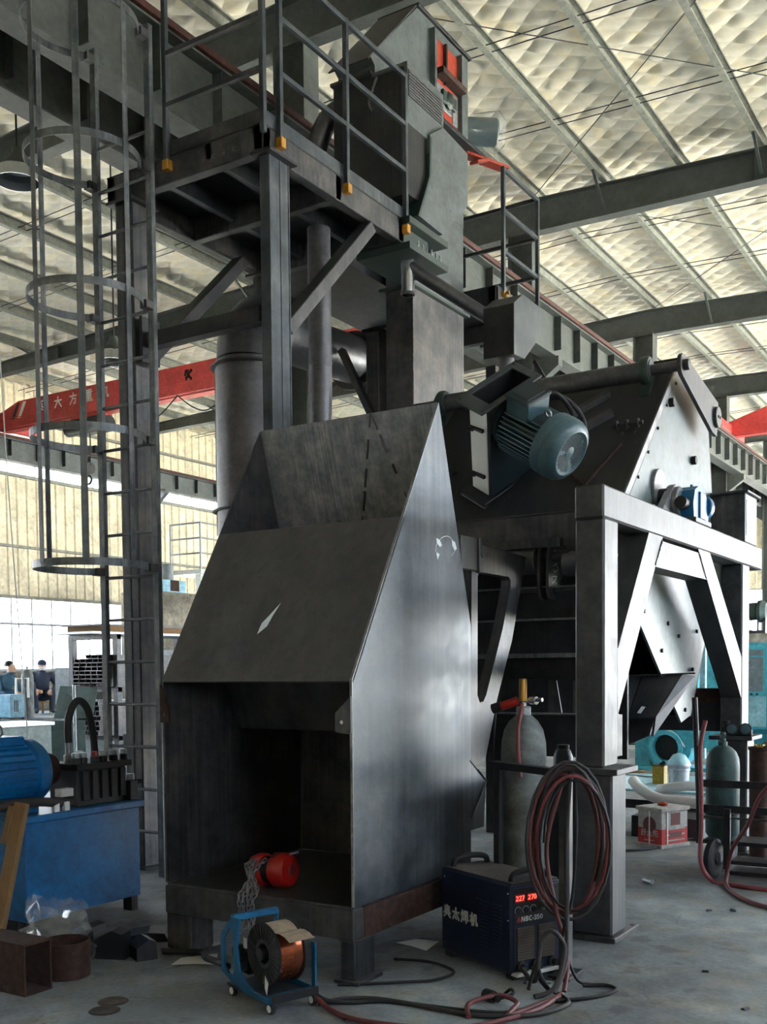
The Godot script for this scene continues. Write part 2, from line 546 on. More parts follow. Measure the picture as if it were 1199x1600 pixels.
const CJK := {
	"da": [[.08, .62, .92, .62], [.5, .95, .46, .6], [.46, .6, .1, .05], [.5, .6, .92, .05]],
	"tai": [[.08, .62, .92, .62], [.5, .95, .46, .6], [.46, .6, .1, .05], [.5, .6, .92, .05], [.42, .22, .56, .08]],
	"fang": [[.5, .97, .55, .85], [.08, .74, .92, .74], [.42, .74, .36, .4], [.36, .4, .1, .05], [.38, .5, .8, .5], [.8, .5, .74, .1], [.74, .1, .58, .08]],
	"zhong": [[.2, .93, .8, .97], [.08, .8, .92, .8], [.22, .68, .78, .68], [.22, .68, .22, .38], [.78, .68, .78, .38], [.22, .53, .78, .53], [.22, .38, .78, .38], [.5, .95, .5, .05], [.15, .22, .85, .22], [.05, .05, .95, .05]],
	"ji": [[.05, .7, .45, .7], [.26, .97, .26, .03], [.26, .65, .06, .3], [.28, .6, .42, .42], [.55, .88, .8, .88], [.55, .88, .55, .4], [.55, .4, .42, .05], [.8, .88, .8, .12], [.8, .12, .95, .1], [.95, .1, .95, .25]],
	"ao": [[.5, .98, .42, .9], [.22, .88, .78, .88], [.22, .88, .22, .45], [.78, .88, .78, .45], [.3, .66, .7, .66], [.5, .82, .5, .5], [.5, .66, .34, .52], [.5, .66, .66, .52], [.06, .36, .94, .36], [.5, .46, .46, .34], [.46, .34, .08, .04], [.52, .34, .92, .04]],
	"han": [[.2, .95, .2, .45], [.06, .75, .1, .55], [.34, .78, .28, .6], [.2, .45, .06, .05], [.2, .4, .36, .2], [.5, .92, .88, .92], [.5, .92, .5, .58], [.88, .92, .88, .58], [.5, .75, .88, .75], [.5, .58, .88, .58], [.46, .44, .92, .44], [.4, .26, .97, .26], [.69, .44, .69, .03]],
	"hao": [[.26, .95, .1, .3], [.1, .4, .4, .05], [.42, .7, .1, .05], [.04, .66, .46, .66], [.54, .88, .9, .88], [.9, .88, .72, .66], [.72, .66, .72, .08], [.72, .08, .6, .12], [.5, .5, .97, .5]],
	"yang": [[.1, .92, .1, .03], [.1, .92, .38, .92], [.38, .92, .22, .65], [.22, .65, .4, .45], [.4, .45, .2, .35], [.5, .88, .9, .88], [.5, .88, .5, .08], [.9, .88, .9, .08], [.5, .5, .9, .5], [.5, .08, .9, .08]],
}

func _ready():
	rng.seed = 20240
	# camera: level hand-held phone with a raised lens
	var cam := Camera3D.new()
	cam.name = "camera"
	add_child(cam)
	var near := 0.05
	var f := 1636.48
	cam.projection = Camera3D.PROJECTION_FRUSTUM
	cam.near = near
	cam.far = 400.0
	cam.size = 1600.0 / f * near
	cam.frustum_offset = Vector2(-0.5 / f, 324.16 / f) * near
	cam.position = Vector3(0, 1.6, 0)
	cam.basis = Basis(Vector3.UP, 0.56205644) * Basis(Vector3.RIGHT, -0.046898) * Basis(Vector3.BACK, -0.00882391)
	cam.current = true
	# overcast sky: the only source, let in by the openings of the hall
	var env := Environment.new()
	env.background_mode = Environment.BG_SKY
	var sky := Sky.new()
	var sm := ProceduralSkyMaterial.new()
	sm.sky_top_color = Color(0.80, 0.88, 0.97)
	sm.sky_horizon_color = Color(0.97, 0.98, 1.0)
	sm.ground_horizon_color = Color(0.80, 0.81, 0.82)
	sm.ground_bottom_color = Color(0.55, 0.56, 0.57)
	sm.sky_energy_multiplier = 1.0
	sm.sun_angle_max = 0.0
	sky.sky_material = sm
	env.sky = sky
	env.background_energy_multiplier = 4.0
	env.tonemap_mode = Environment.TONE_MAPPER_LINEAR
	env.tonemap_exposure = 7.4
	# the sun stands high on the gateway side and lights the yard, which throws light up to the roof
	var sun := DirectionalLight3D.new()
	sun.name = "sun"
	sun.light_color = Color(1.0, 0.97, 0.92)
	sun.light_energy = 21.0
	sun.light_angular_distance = 0.6
	sun.shadow_enabled = true
	add_child(sun)
	sun.look_at_from_position(Vector3(5, 18, 12), Vector3.ZERO)
	env.sdfgi_enabled = true
	env.ssao_enabled = true
	env.ssil_enabled = true
	var we := WorldEnvironment.new()
	we.name = "environment"
	we.environment = env
	add_child(we)
	make_textures()
	make_materials()
	build_hall()
	build_cranes()
	build_skip()
	build_blast_machine()
	build_frame()
	build_platform()
	build_ladder()
	build_elevator()
	build_ducts()
	build_hydraulics()
	build_welding()
	build_right_yard()
	build_left_yard()
	build_litter()

# ---------------------------------------------------------------- the hall
const XL := -21.3
const XR := 7.5
const ZB := -50.0
const ZF := 7.0
const FRAMES := [2.45, -3.5, -9.5, -15.45, -21.4, -27.3, -33.2, -39.1, -45.0]

func roof(x: float) -> float:
	return 9.13 - 0.035 * absf(x + 7.0)

func setting(called: String, label: String) -> Node3D:
	return thing(called, label, "", Vector3.ZERO, "", "structure")

# ribbed sheet in the plane x = const (ax 0) or z = const (ax 2), ribs upright
func ribbed(m: Mb, ax: int, d: float, s0: float, s1: float, y0: float, y1: float, sg: float):
	var p := s0
	while p < s1 - 0.01:
		var e := minf(p + 0.3, s1)
		var prof := [[p, 0.0], [p + 0.12, 0.0], [p + 0.15, 0.03], [p + 0.19, 0.03], [p + 0.22, 0.0], [e, 0.0]]
		for i in prof.size() - 1:
			var a0 := minf(prof[i][0], e)
			var a1 := minf(prof[i + 1][0], e)
			if a1 - a0 < 1e-5: continue
			var q := []
			for w in [[a0, prof[i][1], y0], [a1, prof[i + 1][1], y0], [a1, prof[i + 1][1], y1], [a0, prof[i][1], y1]]:
				q.append(Vector3(d + sg * w[1], w[2], w[0]) if ax == 0 else Vector3(w[0], w[2], d + sg * w[1]))
			m.quadd(q[0], q[1], q[2], q[3], Vector3(sg, 0, 0) if ax == 0 else Vector3(0, 0, sg))
		p += 0.3

func quilt(m: Mb, x0: float, x1: float, z0: float, z1: float, sub: int, nz: FastNoiseLite):
	var c := 0.36
	var wx := 1.22
	var i0 := floori((x0 / wx - z1) / c) - 1
	var i1 := ceili((x1 / wx - z0) / c) + 1
	var j0 := floori((x0 / wx + z0) / c) - 1
	var j1 := ceili((x1 / wx + z1) / c) + 1
	for i in range(i0, i1):
		for j in range(j0, j1):
			var cx := (i + j + 1.0) * c * 0.5 * wx
			var cz := (j - i) * c * 0.5
			if cx < x0 - 0.1 or cx > x1 + 0.1 or cz < z0 or cz > z1: continue
			var amp := 0.034 + 0.022 * nz.get_noise_2d(cx * 3.0, cz * 3.0)
			var P := []
			for a in sub + 1:
				var row := []
				for b in sub + 1:
					var u := float(a) / sub
					var w := float(b) / sub
					var x := (i + u + j + w) * c * 0.5 * wx
					var z := (j + w - i - u) * c * 0.5
					var gx := x + 0.035 * nz.get_noise_2d(x * 2.0, z * 2.0 + 50.0)
					var gz := z + 0.035 * nz.get_noise_2d(x * 2.0 + 90.0, z * 2.0)
					var puff := pow(maxf(sin(PI * u) * sin(PI * w), 0.0), 0.45)
					var y := roof(clampf(gx, x0, x1)) + 0.05 - amp * puff - 0.03 * nz.get_noise_2d(x * 0.6, z * 0.6) - 0.012 * nz.get_noise_2d(x * 9.0, z * 9.0)
					row.append(Vector3(clampf(gx, x0, x1), y, gz))
				P.append(row)
			var N := []
			for a in sub + 1:
				var row := []
				for b in sub + 1:
					var da: Vector3 = P[mini(a + 1, sub)][b] - P[maxi(a - 1, 0)][b]
					var db: Vector3 = P[a][mini(b + 1, sub)] - P[a][maxi(b - 1, 0)]
					var k := da.cross(db).normalized()
					if k.y > 0.0: k = -k
					row.append(k if k.length() > 0.5 else Vector3.DOWN)
				N.append(row)
			for a in sub:
				for b in sub:
					m.quadn(P[a][b], P[a + 1][b], P[a + 1][b + 1], P[a][b + 1], N[a][b], N[a + 1][b], N[a + 1][b + 1], N[a][b + 1])

func glazing(called: String, label: String, ax: int, d: float, s0: float, s1: float, y0: float, y1: float, step: float, rows: Array, panes := true):
	var w := setting(called, label)
	var m := mb()
	var k := int(round((s1 - s0) / step))
	for i in k + 1:
		var s := s0 + (s1 - s0) * i / k
		if ax == 0: m.bx(d - 0.03, d + 0.03, y0, y1, s - 0.022, s + 0.022, 0.0)
		else: m.bx(s - 0.022, s + 0.022, y0, y1, d - 0.03, d + 0.03, 0.0)
	for y in [y0 + 0.03, y1 - 0.03] + rows:
		if ax == 0: m.bx(d - 0.034, d + 0.034, y - 0.03, y + 0.03, s0, s1, 0.0)
		else: m.bx(s0, s1, y - 0.03, y + 0.03, d - 0.034, d + 0.034, 0.0)
	part(w, "window_frame", m, "galvanised")
	if not panes: return
	var lv := [y0 + 0.06] + rows + [y1 - 0.06]
	for r in lv.size() - 1:
		var g := mb()
		var h: float = lv[r + 1] - lv[r] - 0.05
		if ax == 0: g.box(Vector3.ZERO, Vector3(0.006, h, (s1 - s0) / k - 0.045))
		else: g.box(Vector3.ZERO, Vector3((s1 - s0) / k - 0.045, h, 0.006))
		var gm := g.mesh()
		for i in k:
			var s := s0 + (s1 - s0) * (i + 0.5) / k
			var y: float = (lv[r] + lv[r + 1]) * 0.5
			shared(w, "pane", gm, "glass", Vector3(d, y, s) if ax == 0 else Vector3(s, y, d))

func build_hall():
	var m := mb()
	var fl := setting("floor", "worn grey concrete floor of the hall with oily stains and scuffs")
	m.bx(XL - 0.3, XR + 0.3, -0.12, 0.0, ZB - 0.3, ZF + 0.3, 0.0)
	part(fl, "slab", m, "concrete")
	m = mb()
	m.bx(-140, 140, -0.4, -0.13, -160, 120, 0.0)
	var gr := single("exterior_ground", m, "ground_out", "pale yard ground outside the hall", "", "", "structure")
	gr.set_meta("label", "pale yard ground outside the hall")
	# --- left wall: block sill, window band, cream ribbed sheet, clerestory, sheet
	var wl := setting("wall_left", "cream ribbed sheet wall above a low block sill and window band")
	m = mb()
	m.bx(XL - 0.24, XL, 0.0, 1.66, ZB, ZF, 0.0)
	part(wl, "block_sill", m, "block")
	m = mb()
	m.bx(XL - 0.24, XL - 0.05, 3.5, 6.4, ZB, ZF, 0.0)
	m.bx(XL - 0.24, XL - 0.05, 7.12, 8.75, ZB, ZF, 0.0)
	m.bx(XL - 0.24, XL - 0.05, 1.66, 3.5, ZB, -28.0, 0.0)
	m.bx(XL - 0.24, XL - 0.05, 1.66, 3.5, 1.0, ZF, 0.0)
	part(wl, "backing", m, "cladding")
	m = mb()
	ribbed(m, 0, XL - 0.04, ZB, ZF, 3.5, 6.4, 1.0)
	ribbed(m, 0, XL - 0.04, ZB, ZF, 7.12, 8.62, 1.0)
	part(wl, "ribbed_sheet", m, "cladding")
	m = mb()
	for y in [3.47, 6.43, 7.09]: m.bx(XL - 0.1, XL + 0.04, y - 0.04, y + 0.04, ZB, ZF, 0.0)
	for y in [4.7, 7.8]: m.bx(XL - 0.01, XL + 0.1, y - 0.03, y + 0.03, ZB, ZF, 0.0)
	part(wl, "girt", m, "purlin")
	glazing("window_1", "low window band in the left wall above the block sill", 0, XL - 0.1, -28.0, 1.0, 1.66, 3.5, 0.62, [2.82])
	glazing("window_2", "clerestory strip in the left wall behind the crane beam", 0, XL - 0.1, ZB, ZF, 6.4, 7.12, 1.9, [])
	# --- right wall (daylight side)
	var wr := setting("wall_right", "cream sheet wall with a wide open gateway towards the far end")
	m = mb()
	m.bx(XR, XR + 0.24, 0.0, 4.6, ZB, -44.0, 0.0)
	m.bx(XR, XR + 0.24, 0.0, 2.2, -17.0, ZF, 0.0)
	m.bx(XR, XR + 0.24, 2.2, 4.6, -17.0, -0.4, 0.0)
	m.bx(XR, XR + 0.24, 2.2, 4.6, 2.6, ZF, 0.0)
	m.bx(XR, XR + 0.24, 4.6, 5.3, ZB, ZF, 0.0)
	m.bx(XR, XR + 0.24, 5.3, 7.3, -4.0, ZF, 0.0)
	m.bx(XR, XR + 0.24, 7.3, 8.8, ZB, ZF, 0.0)
	part(wr, "backing", m, "cladding")
	glazing("window_3", "window bay in the right wall before the gateway", 0, XR + 0.1, -0.4, 2.6, 2.2, 4.6, 1.0, [])
	glazing("window_4", "clerestory strip in the right wall", 0, XR + 0.1, ZB, -4.0, 5.3, 7.3, 2.0, [6.2])
	# --- end walls
	var wb := setting("wall_back", "cream sheet end wall with a wide window band")
	m = mb()
	m.bx(XL, XR, 0.0, 1.0, ZB - 0.24, ZB, 0.0)
	m.bx(XL, XR, 5.2, 9.2, ZB - 0.24, ZB, 0.0)
	for x in [XL + 0.4, -14.2, -7.0, 0.2, XR - 0.4]: m.bx(x - 0.4, x + 0.4, 1.0, 5.2, ZB - 0.24, ZB, 0.0)
	part(wb, "backing", m, "cladding")
	m = mb()
	ribbed(m, 2, ZB + 0.02, XL, XR, 5.2, 9.0, 1.0)
	part(wb, "ribbed_sheet", m, "cladding")
	glazing("window_5", "wide window band in the end wall", 2, ZB - 0.1, XL + 0.5, XR - 0.5, 1.0, 5.2, 1.2, [3.2])
	var wf := setting("wall_front", "cream sheet wall behind the camera")
	m = mb()
	m.bx(XL, XR, 0.0, 9.2, ZF, ZF + 0.24, 0.0)
	part(wf, "backing", m, "cladding")
	# --- roof
	var ce := setting("ceiling", "quilted cream insulation under the roof with steel rafters and purlins")
	m = mb()
	for s in [[XL - 0.3, -7.0], [-7.0, XR + 0.3]]:
		m.prism(2, [Vector2(s[0], roof(s[0]) + 0.12), Vector2(s[1], roof(s[1]) + 0.12), Vector2(s[1], roof(s[1]) + 0.2), Vector2(s[0], roof(s[0]) + 0.2)], ZB - 0.3, ZF + 0.3)
	part(ce, "roof_deck", m, "cladding")
	var nz := noise(7, 0.5, 2)
	m = mb()
	quilt(m, -7.0, XR, ZB, ZF, 4, nz)
	var q1 := part(ce, "quilted_blanket", m, "foil")
	q1.set_meta("kind", "stuff")
	m = mb()
	quilt(m, XL, -7.0, ZB, ZF, 3, nz)
	var q2 := part(ce, "quilted_blanket", m, "foil")
	q2.set_meta("kind", "stuff")
	# purlins: lipped channels running the length of the hall
	var pm := mb()
	var prof := [[-0.035, -0.09], [0.035, -0.09], [0.035, -0.07], [0.04, -0.07], [0.04, -0.095], [-0.04, -0.095], [-0.04, 0.095], [0.04, 0.095], [0.04, 0.07], [0.035, 0.07], [0.035, 0.09], [-0.035, 0.09]]
	var pl := []
	for p in prof: pl.append(Vector2(p[0], p[1]))
	pm.prism(2, pl, ZB, ZF)
	var pmesh := pm.mesh()
	var xs := []
	for i in 13: xs.append(-5.68 + 1.13 * i - 1.13)
	for i in 9: xs.append(-8.0 - 1.5 * i)
	for x in xs:
		if x > XR - 0.2: continue
		shared(ce, "purlin", pmesh, "purlin", Vector3(x, roof(x) - 0.135, 0))
	# rafters: tapered welded girders, bottom flange nearly level
	for z in FRAMES:
		for sd in [-1.0, 1.0]:
			var x1: float = XL if sd < 0 else XR
			var dx := absf(x1 + 7.0)
			var top0 := 8.9
			var top1 := 8.9 - 0.035 * dx
			m = mb()
			m.prism(2, [Vector2(-7.0, 8.42), Vector2(-7.0, top0), Vector2(x1, top1), Vector2(x1, 8.44 - 0.018 * dx)], z - 0.006, z + 0.006)
			m.bar(Vector3(-7.0, 8.41, z), Vector3(x1, 8.43 - 0.018 * dx, z), 0.2, 0.02)
			m.bar(Vector3(-7.0, top0, z), Vector3(x1, top1, z), 0.2, 0.02)
			for kx in [0.24, 0.5, 0.75]:
				var xx := lerpf(-7.0, x1, kx)
				m.bx(xx - 0.006, xx + 0.006, 8.42 - 0.018 * dx * kx, 8.88 - 0.035 * dx * kx, z - 0.09, z + 0.09, 0.0)
			part(ce, "rafter", m, "girder")
	# fly braces and pairs of sag rods
	for z in [-9.5, -15.45, -21.4, -27.3]:
		for x in [-5.68, -3.42, -1.16, -9.5, -12.5, -15.5, -18.5]:
			m = mb()
			m.bar(Vector3(x, 8.42, z + 0.08), Vector3(x, roof(x) - 0.2, z + 0.62), 0.04, 0.03)
			part(ce, "fly_brace", m, "girder")
	for z in [-11.42, -11.58, -13.42, -13.58, -17.2, -17.42, -19.4, -19.6, -23.3, -23.5, -25.3, -25.5, -29.2, -29.4, -31.3, -31.5]:
		m = mb()
		m.cyl(Vector3(-7.0, roof(-7.0) - 0.14, z), Vector3(XR, roof(XR) - 0.14, z), 0.008, 6)
		m.cyl(Vector3(-7.0, roof(-7.0) - 0.14, z), Vector3(XL, roof(XL) - 0.14, z), 0.008, 6)
		part(ce, "sag_rod", m, "girder")
	for z in [-9.5, -15.45]:
		m = mb()
		for sg in [1.0, -1.0]:
			m.cyl(Vector3(-6.9, roof(-6.9) - 0.22, z if sg > 0 else z - 5.9), Vector3(-1.2, roof(-1.2) - 0.22, z - 5.9 if sg > 0 else z), 0.007, 6)
		part(ce, "cross_brace_rod", m, "girder")
	# columns: the middle row carries both crane beams, the side row stands against the left wall
	for z in FRAMES:
		var o := thing("steel_column", "grey-green steel column of the middle row under the crane beams", "column", Vector3(-7.05, 0, z), "columns of the middle row")
		m = mb()
		for sx in [-1.0, 1.0]: m.bx(-7.05 + sx * 0.2 - 0.008, -7.05 + sx * 0.2 + 0.008, 0.0, 8.42, z - 0.14, z + 0.14)
		m.bx(-7.245, -6.855, 0.0, 8.42, z - 0.006, z + 0.006, 0.0)
		part(o, "shaft", m, "girder")
		for sx in [-1.0, 1.0]:
			m = mb()
			m.prism(2, [Vector2(-7.05 + sx * 0.2, 6.44), Vector2(-7.05 + sx * 0.62, 6.44), Vector2(-7.05 + sx * 0.62, 6.3), Vector2(-7.05 + sx * 0.2, 6.0)], z - 0.08, z + 0.08)
			part(o, "corbel", m, "girder")
		m = mb()
		m.bx(-7.35, -6.75, 0.0, 0.03, z - 0.22, z + 0.22)
		part(o, "base_plate", m, "girder")
	for z in FRAMES:
		var o := thing("wall_column", "grey steel column standing against the left wall", "column", Vector3(XL + 0.28, 0, z), "columns along the left wall")
		m = mb()
		for sx in [-1.0, 1.0]: m.bx(XL + 0.28 + sx * 0.18 - 0.008, XL + 0.28 + sx * 0.18 + 0.008, 0.0, 8.15, z - 0.13, z + 0.13)
		m.bx(XL + 0.1, XL + 0.46, 0.0, 8.15, z - 0.006, z + 0.006, 0.0)
		part(o, "shaft", m, "primer")
		m = mb()
		m.prism(2, [Vector2(XL + 0.46, 6.62), Vector2(XL + 0.85, 6.62), Vector2(XL + 0.85, 6.5), Vector2(XL + 0.46, 6.2)], z - 0.07, z + 0.07)
		part(o, "corbel", m, "primer")
	# crane beams with stiffeners
	for r in [[-6.6, 6.46, 7.12, "girder", "dark green crane beam with stiffeners on the near side of the middle columns"], [-7.5, 6.46, 7.12, "girder", "dark crane beam on the far side of the middle columns"], [-20.7, 6.62, 7.1, "primer", "grey crane beam running along the left wall below the clerestory"], [6.8, 6.46, 7.12, "girder", "dark crane beam along the right wall"]]:
		var x: float = r[0]
		var o := thing("crane_beam", r[4], "beam", Vector3(x, r[1], -21.5))
		m = mb()
		m.bx(x - 0.006, x + 0.006, r[1], r[2], ZB + 0.1, ZF - 0.1, 0.0)
		part(o, "web", m, r[3])
		m = mb()
		m.bx(x - 0.13, x + 0.13, r[2] - 0.01, r[2] + 0.012, ZB + 0.1, ZF - 0.1)
		part(o, "top_flange", m, r[3])
		m = mb()
		m.bx(x - 0.13, x + 0.13, r[1] - 0.02, r[1], ZB + 0.1, ZF - 0.1)
		part(o, "bottom_flange", m, r[3])
		m = mb()
		m.bx(x - 0.03, x + 0.03, r[2] + 0.012, r[2] + 0.09, ZB + 0.1, ZF - 0.1)
		part(o, "rail", m, "steel_dark")
		m = mb()
		m.bx(x + 0.12, x + 0.17, r[2] + 0.012, r[2] + 0.075, ZB + 0.1, ZF - 0.1)
		part(o, "conductor_strip", m, "rail_red")
		m = mb()
		m.box(Vector3.ZERO, Vector3(0.24, (r[2] - r[1]) * 0.78, 0.012))
		var sm := m.mesh()
		var z := -2.0
		while z > ZB + 1.0:
			shared(o, "stiffener", sm, r[3], Vector3(0, (r[2] - r[1]) * 0.59, z + 21.5))
			z -= 0.8

func crane(called_label: String, z: float, x0: float, x1: float, lettering: bool):
	var o := thing("bridge_crane", called_label, "crane", Vector3((x0 + x1) * 0.5, 7.2, z))
	var m := mb()
	var yb := 7.22
	var yt := 7.78
	m.prism(2, [Vector2(x0, yb + 0.1), Vector2(x0 + 0.05, yb), Vector2(x1 - 0.05, yb), Vector2(x1, yb + 0.1), Vector2(x1, yb + 0.25), Vector2(x1 - 1.0, yt), Vector2(x0 + 1.0, yt), Vector2(x0, yb + 0.25)], z - 0.2, z + 0.2)
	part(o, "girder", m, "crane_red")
	m = mb()
	m.bx(x0 + 0.05, x1 - 0.05, yb + 0.2, yb + 0.215, z + 0.2, z + 0.212, 0.0)
	m.bx(x0 + 0.3, x1 - 0.3, yb - 0.03, yb, z - 0.12, z + 0.12)
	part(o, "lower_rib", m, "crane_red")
	for x in [x0 + 0.12, x1 - 0.12]:
		m = mb()
		m.bx(x - 0.12, x + 0.12, yb + 0.02, yb + 0.24, z - 1.1, z + 1.1, 0.02)
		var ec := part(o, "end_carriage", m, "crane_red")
		for s in [-0.9, 0.9]:
			m = mb()
			m.cyl(Vector3(x - 0.05, yb + 0.1, z + s), Vector3(x + 0.05, yb + 0.1, z + s), 0.1, 14)
			part(ec, "wheel", m, "steel_dark")
	return o

func build_cranes():
	var z := -16.2
	var o = crane("red bridge crane with white lettering spanning the far bay", z, -20.82, -7.38, true)
	var m: Mb
	var x := -18.62
	for g in ["da", "fang", "zhong", "ji"]:
		m = mb()
		m.glyph(Vector3(x, 7.45, z + 0.2025), Vector3.RIGHT, Vector3.UP, 0.25, CJK[g], 0.028, 0.004)
		part(o, "lettering", m, "white")
		x += 0.485
	m = mb()
	m.tube(arc(Vector3(-18.98, 7.57, z + 0.203), Vector3.RIGHT, Vector3.UP, 0.1, 0.6, 5.4, 14), 0.016, 5)
	m.tube(arc(Vector3(-18.98, 7.57, z + 0.203), Vector3.RIGHT, Vector3.UP, 0.045, 2.0, 6.6, 8), 0.014, 5)
	part(o, "emblem", m, "white")
	for k in 2:
		m = mb()
		var sx := -20.05 + k * 0.2
		m.polyplate([Vector3(sx, 7.4, z + 0.204), Vector3(sx + 0.1, 7.4, z + 0.204), Vector3(sx + 0.3, 7.74, z + 0.204), Vector3(sx + 0.2, 7.74, z + 0.204)], 0.004)
		part(o, "warning_stripe", m, "black" if k == 0 else "white")
	# hoist trolley under the girder, with hook block
	m = mb()
	m.bx(-18.2, -17.1, 6.82, 7.1, z - 0.15, z + 0.3, 0.03)
	m.cyl(Vector3(-18.3, 6.95, z + 0.1), Vector3(-17.0, 6.95, z + 0.1), 0.16, 16)
	var h := part(o, "hoist", m, "steel_dark")
	m = mb()
	m.bx(-18.15, -17.2, 7.08, 7.26, z - 0.16, z + 0.16)
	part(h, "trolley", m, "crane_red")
	m = mb()
	for dx in [-0.08, 0.08]: m.cyl(Vector3(-17.7 + dx, 6.1, z + 0.1), Vector3(-17.7 + dx, 6.85, z + 0.1), 0.012, 6)
	part(h, "rope", m, "black")
	m = mb()
	m.cyl(Vector3(-17.78, 6.05, z + 0.1), Vector3(-17.62, 6.05, z + 0.1), 0.13, 14)
	m.tube(arc(Vector3(-17.7, 5.8, z + 0.1), Vector3.UP, Vector3.RIGHT, 0.09, 0.0, 4.4, 12), 0.025, 6)
	part(h, "hook_block", m, "steel_dark")
	# festoon cable sagging below
	m = mb()
	for k in 5:
		var a := -16.4 + k * 1.5
		m.tube(curve([Vector3(a, 7.18, z + 0.26), Vector3(a + 0.4, 6.9, z + 0.26), Vector3(a + 0.75, 6.78, z + 0.26), Vector3(a + 1.1, 6.9, z + 0.26), Vector3(a + 1.5, 7.18, z + 0.26)], 4), 0.014, 5)
	part(o, "festoon_cable", m, "rubber")
	# dark soot mark
	m = mb()
	for k in 16:
		var c := Vector3(-14.62 + rng.randf_range(-0.12, 0.12), 7.56 + rng.randf_range(-0.09, 0.09), z + 0.201)
		var p := []
		for i in 6: p.append(c + Vector3(cos(i * TAU / 6), sin(i * TAU / 6), 0) * rng.randf_range(0.02, 0.05))
		m.polyplate(p, 0.001)
	part(o, "soot_mark", m, "black")
	var o2 = crane("red bridge crane spanning the near bay beyond the blast machine", -26.4, -6.72, 6.92, false)
	m = mb()
	m.bx(-5.2, -5.06, 7.36, 7.44, -26.2, -26.196, 0.0)
	part(o2, "nameplate", m, "galvanised")
	m = mb()
	for k in 8:
		var a := -5.3 + k * 1.4
		m.tube(curve([Vector3(a, 7.18, -26.1), Vector3(a + 0.2, 6.8, -26.1), Vector3(a + 0.4, 6.75, -26.1), Vector3(a + 0.6, 6.8, -26.1), Vector3(a + 0.8, 7.18, -26.1)], 4), 0.022, 5)
	part(o2, "festoon_cable", m, "yellow")
	# hanging workshop lamps
	for L in [[Vector3(-9.83, 7.2, -8.0), "bell-shaped pendant lamp hanging beside the ladder cage"], [Vector3(-11.5, 6.2, -11.0), "bell-shaped pendant lamp hanging behind the platform post"]]:
		var p: Vector3 = L[0]
		var lamp := thing("pendant_lamp", L[1], "lamp", p)
		m = mb()
		m.spin(p + Vector3(0, 0.24, 0), p - Vector3.UP, [Vector2(0, -0.04), Vector2(0.05, -0.03), Vector2(0.06, 0.02), Vector2(0.11, 0.09), Vector2(0.2, 0.2), Vector2(0.235, 0.25)], 20)
		part(lamp, "hood", m, "girder")
		m = mb()
		m.spin(p, p - Vector3.UP, [Vector2(0.24, -0.02), Vector2(0.243, 0.1), Vector2(0.235, 0.1), Vector2(0.23, -0.02), Vector2(0.1, -0.12), Vector2(0, -0.13)], 20)
		part(lamp, "reflector_rim", m, "chrome")
		m = mb()
		m.cyl(p + Vector3(0, 0.27, 0), Vector3(p.x, roof(p.x) + 0.1, p.z), 0.012, 6)
		part(lamp, "stem", m, "black")
	m = mb()
	m.tube(curve([Vector3(-8.2, 9.0, -6.4), Vector3(-8.22, 6.0, -6.4), Vector3(-8.1, 3.4, -6.4), Vector3(-7.9, 0.9, -6.4)], 6), 0.006, 5)
	single("pull_rope", m, "white", "thin pale rope hanging down in front of the ladder cage", "rope")

# ---------------------------------------------------------------- the charging skip
func weld(parent: Node3D, a: Vector3, b: Vector3, gaps := true):
	var m := mb()
	var L := (b - a).length()
	var s := 0.0
	while s < L:
		var e := minf(s + rng.randf_range(0.05, 0.12), L)
		var p := []
		for i in 5:
			p.append(a.lerp(b, lerpf(s, e, i / 4.0) / L) + Vector3(rng.randf_range(-1, 1), rng.randf_range(-1, 1), rng.randf_range(0, 1)) * 0.002)
		m.tube(p, rng.randf_range(0.005, 0.009), 5)
		s = e + (rng.randf_range(0.02, 0.12) if gaps else 0.0)
	var o := part(parent, "weld_bead", m, "weld")
	if gaps: o.set_meta("kind", "stuff")

func chalk(parent: Node3D, pts: Array, w: float, nrm: Vector3, called := "chalk_mark"):
	var m := mb()
	for i in pts.size() - 1:
		m.bar(pts[i], pts[i + 1], w, 0.001, nrm, 0.0)
	part(parent, called, m, "chalk")

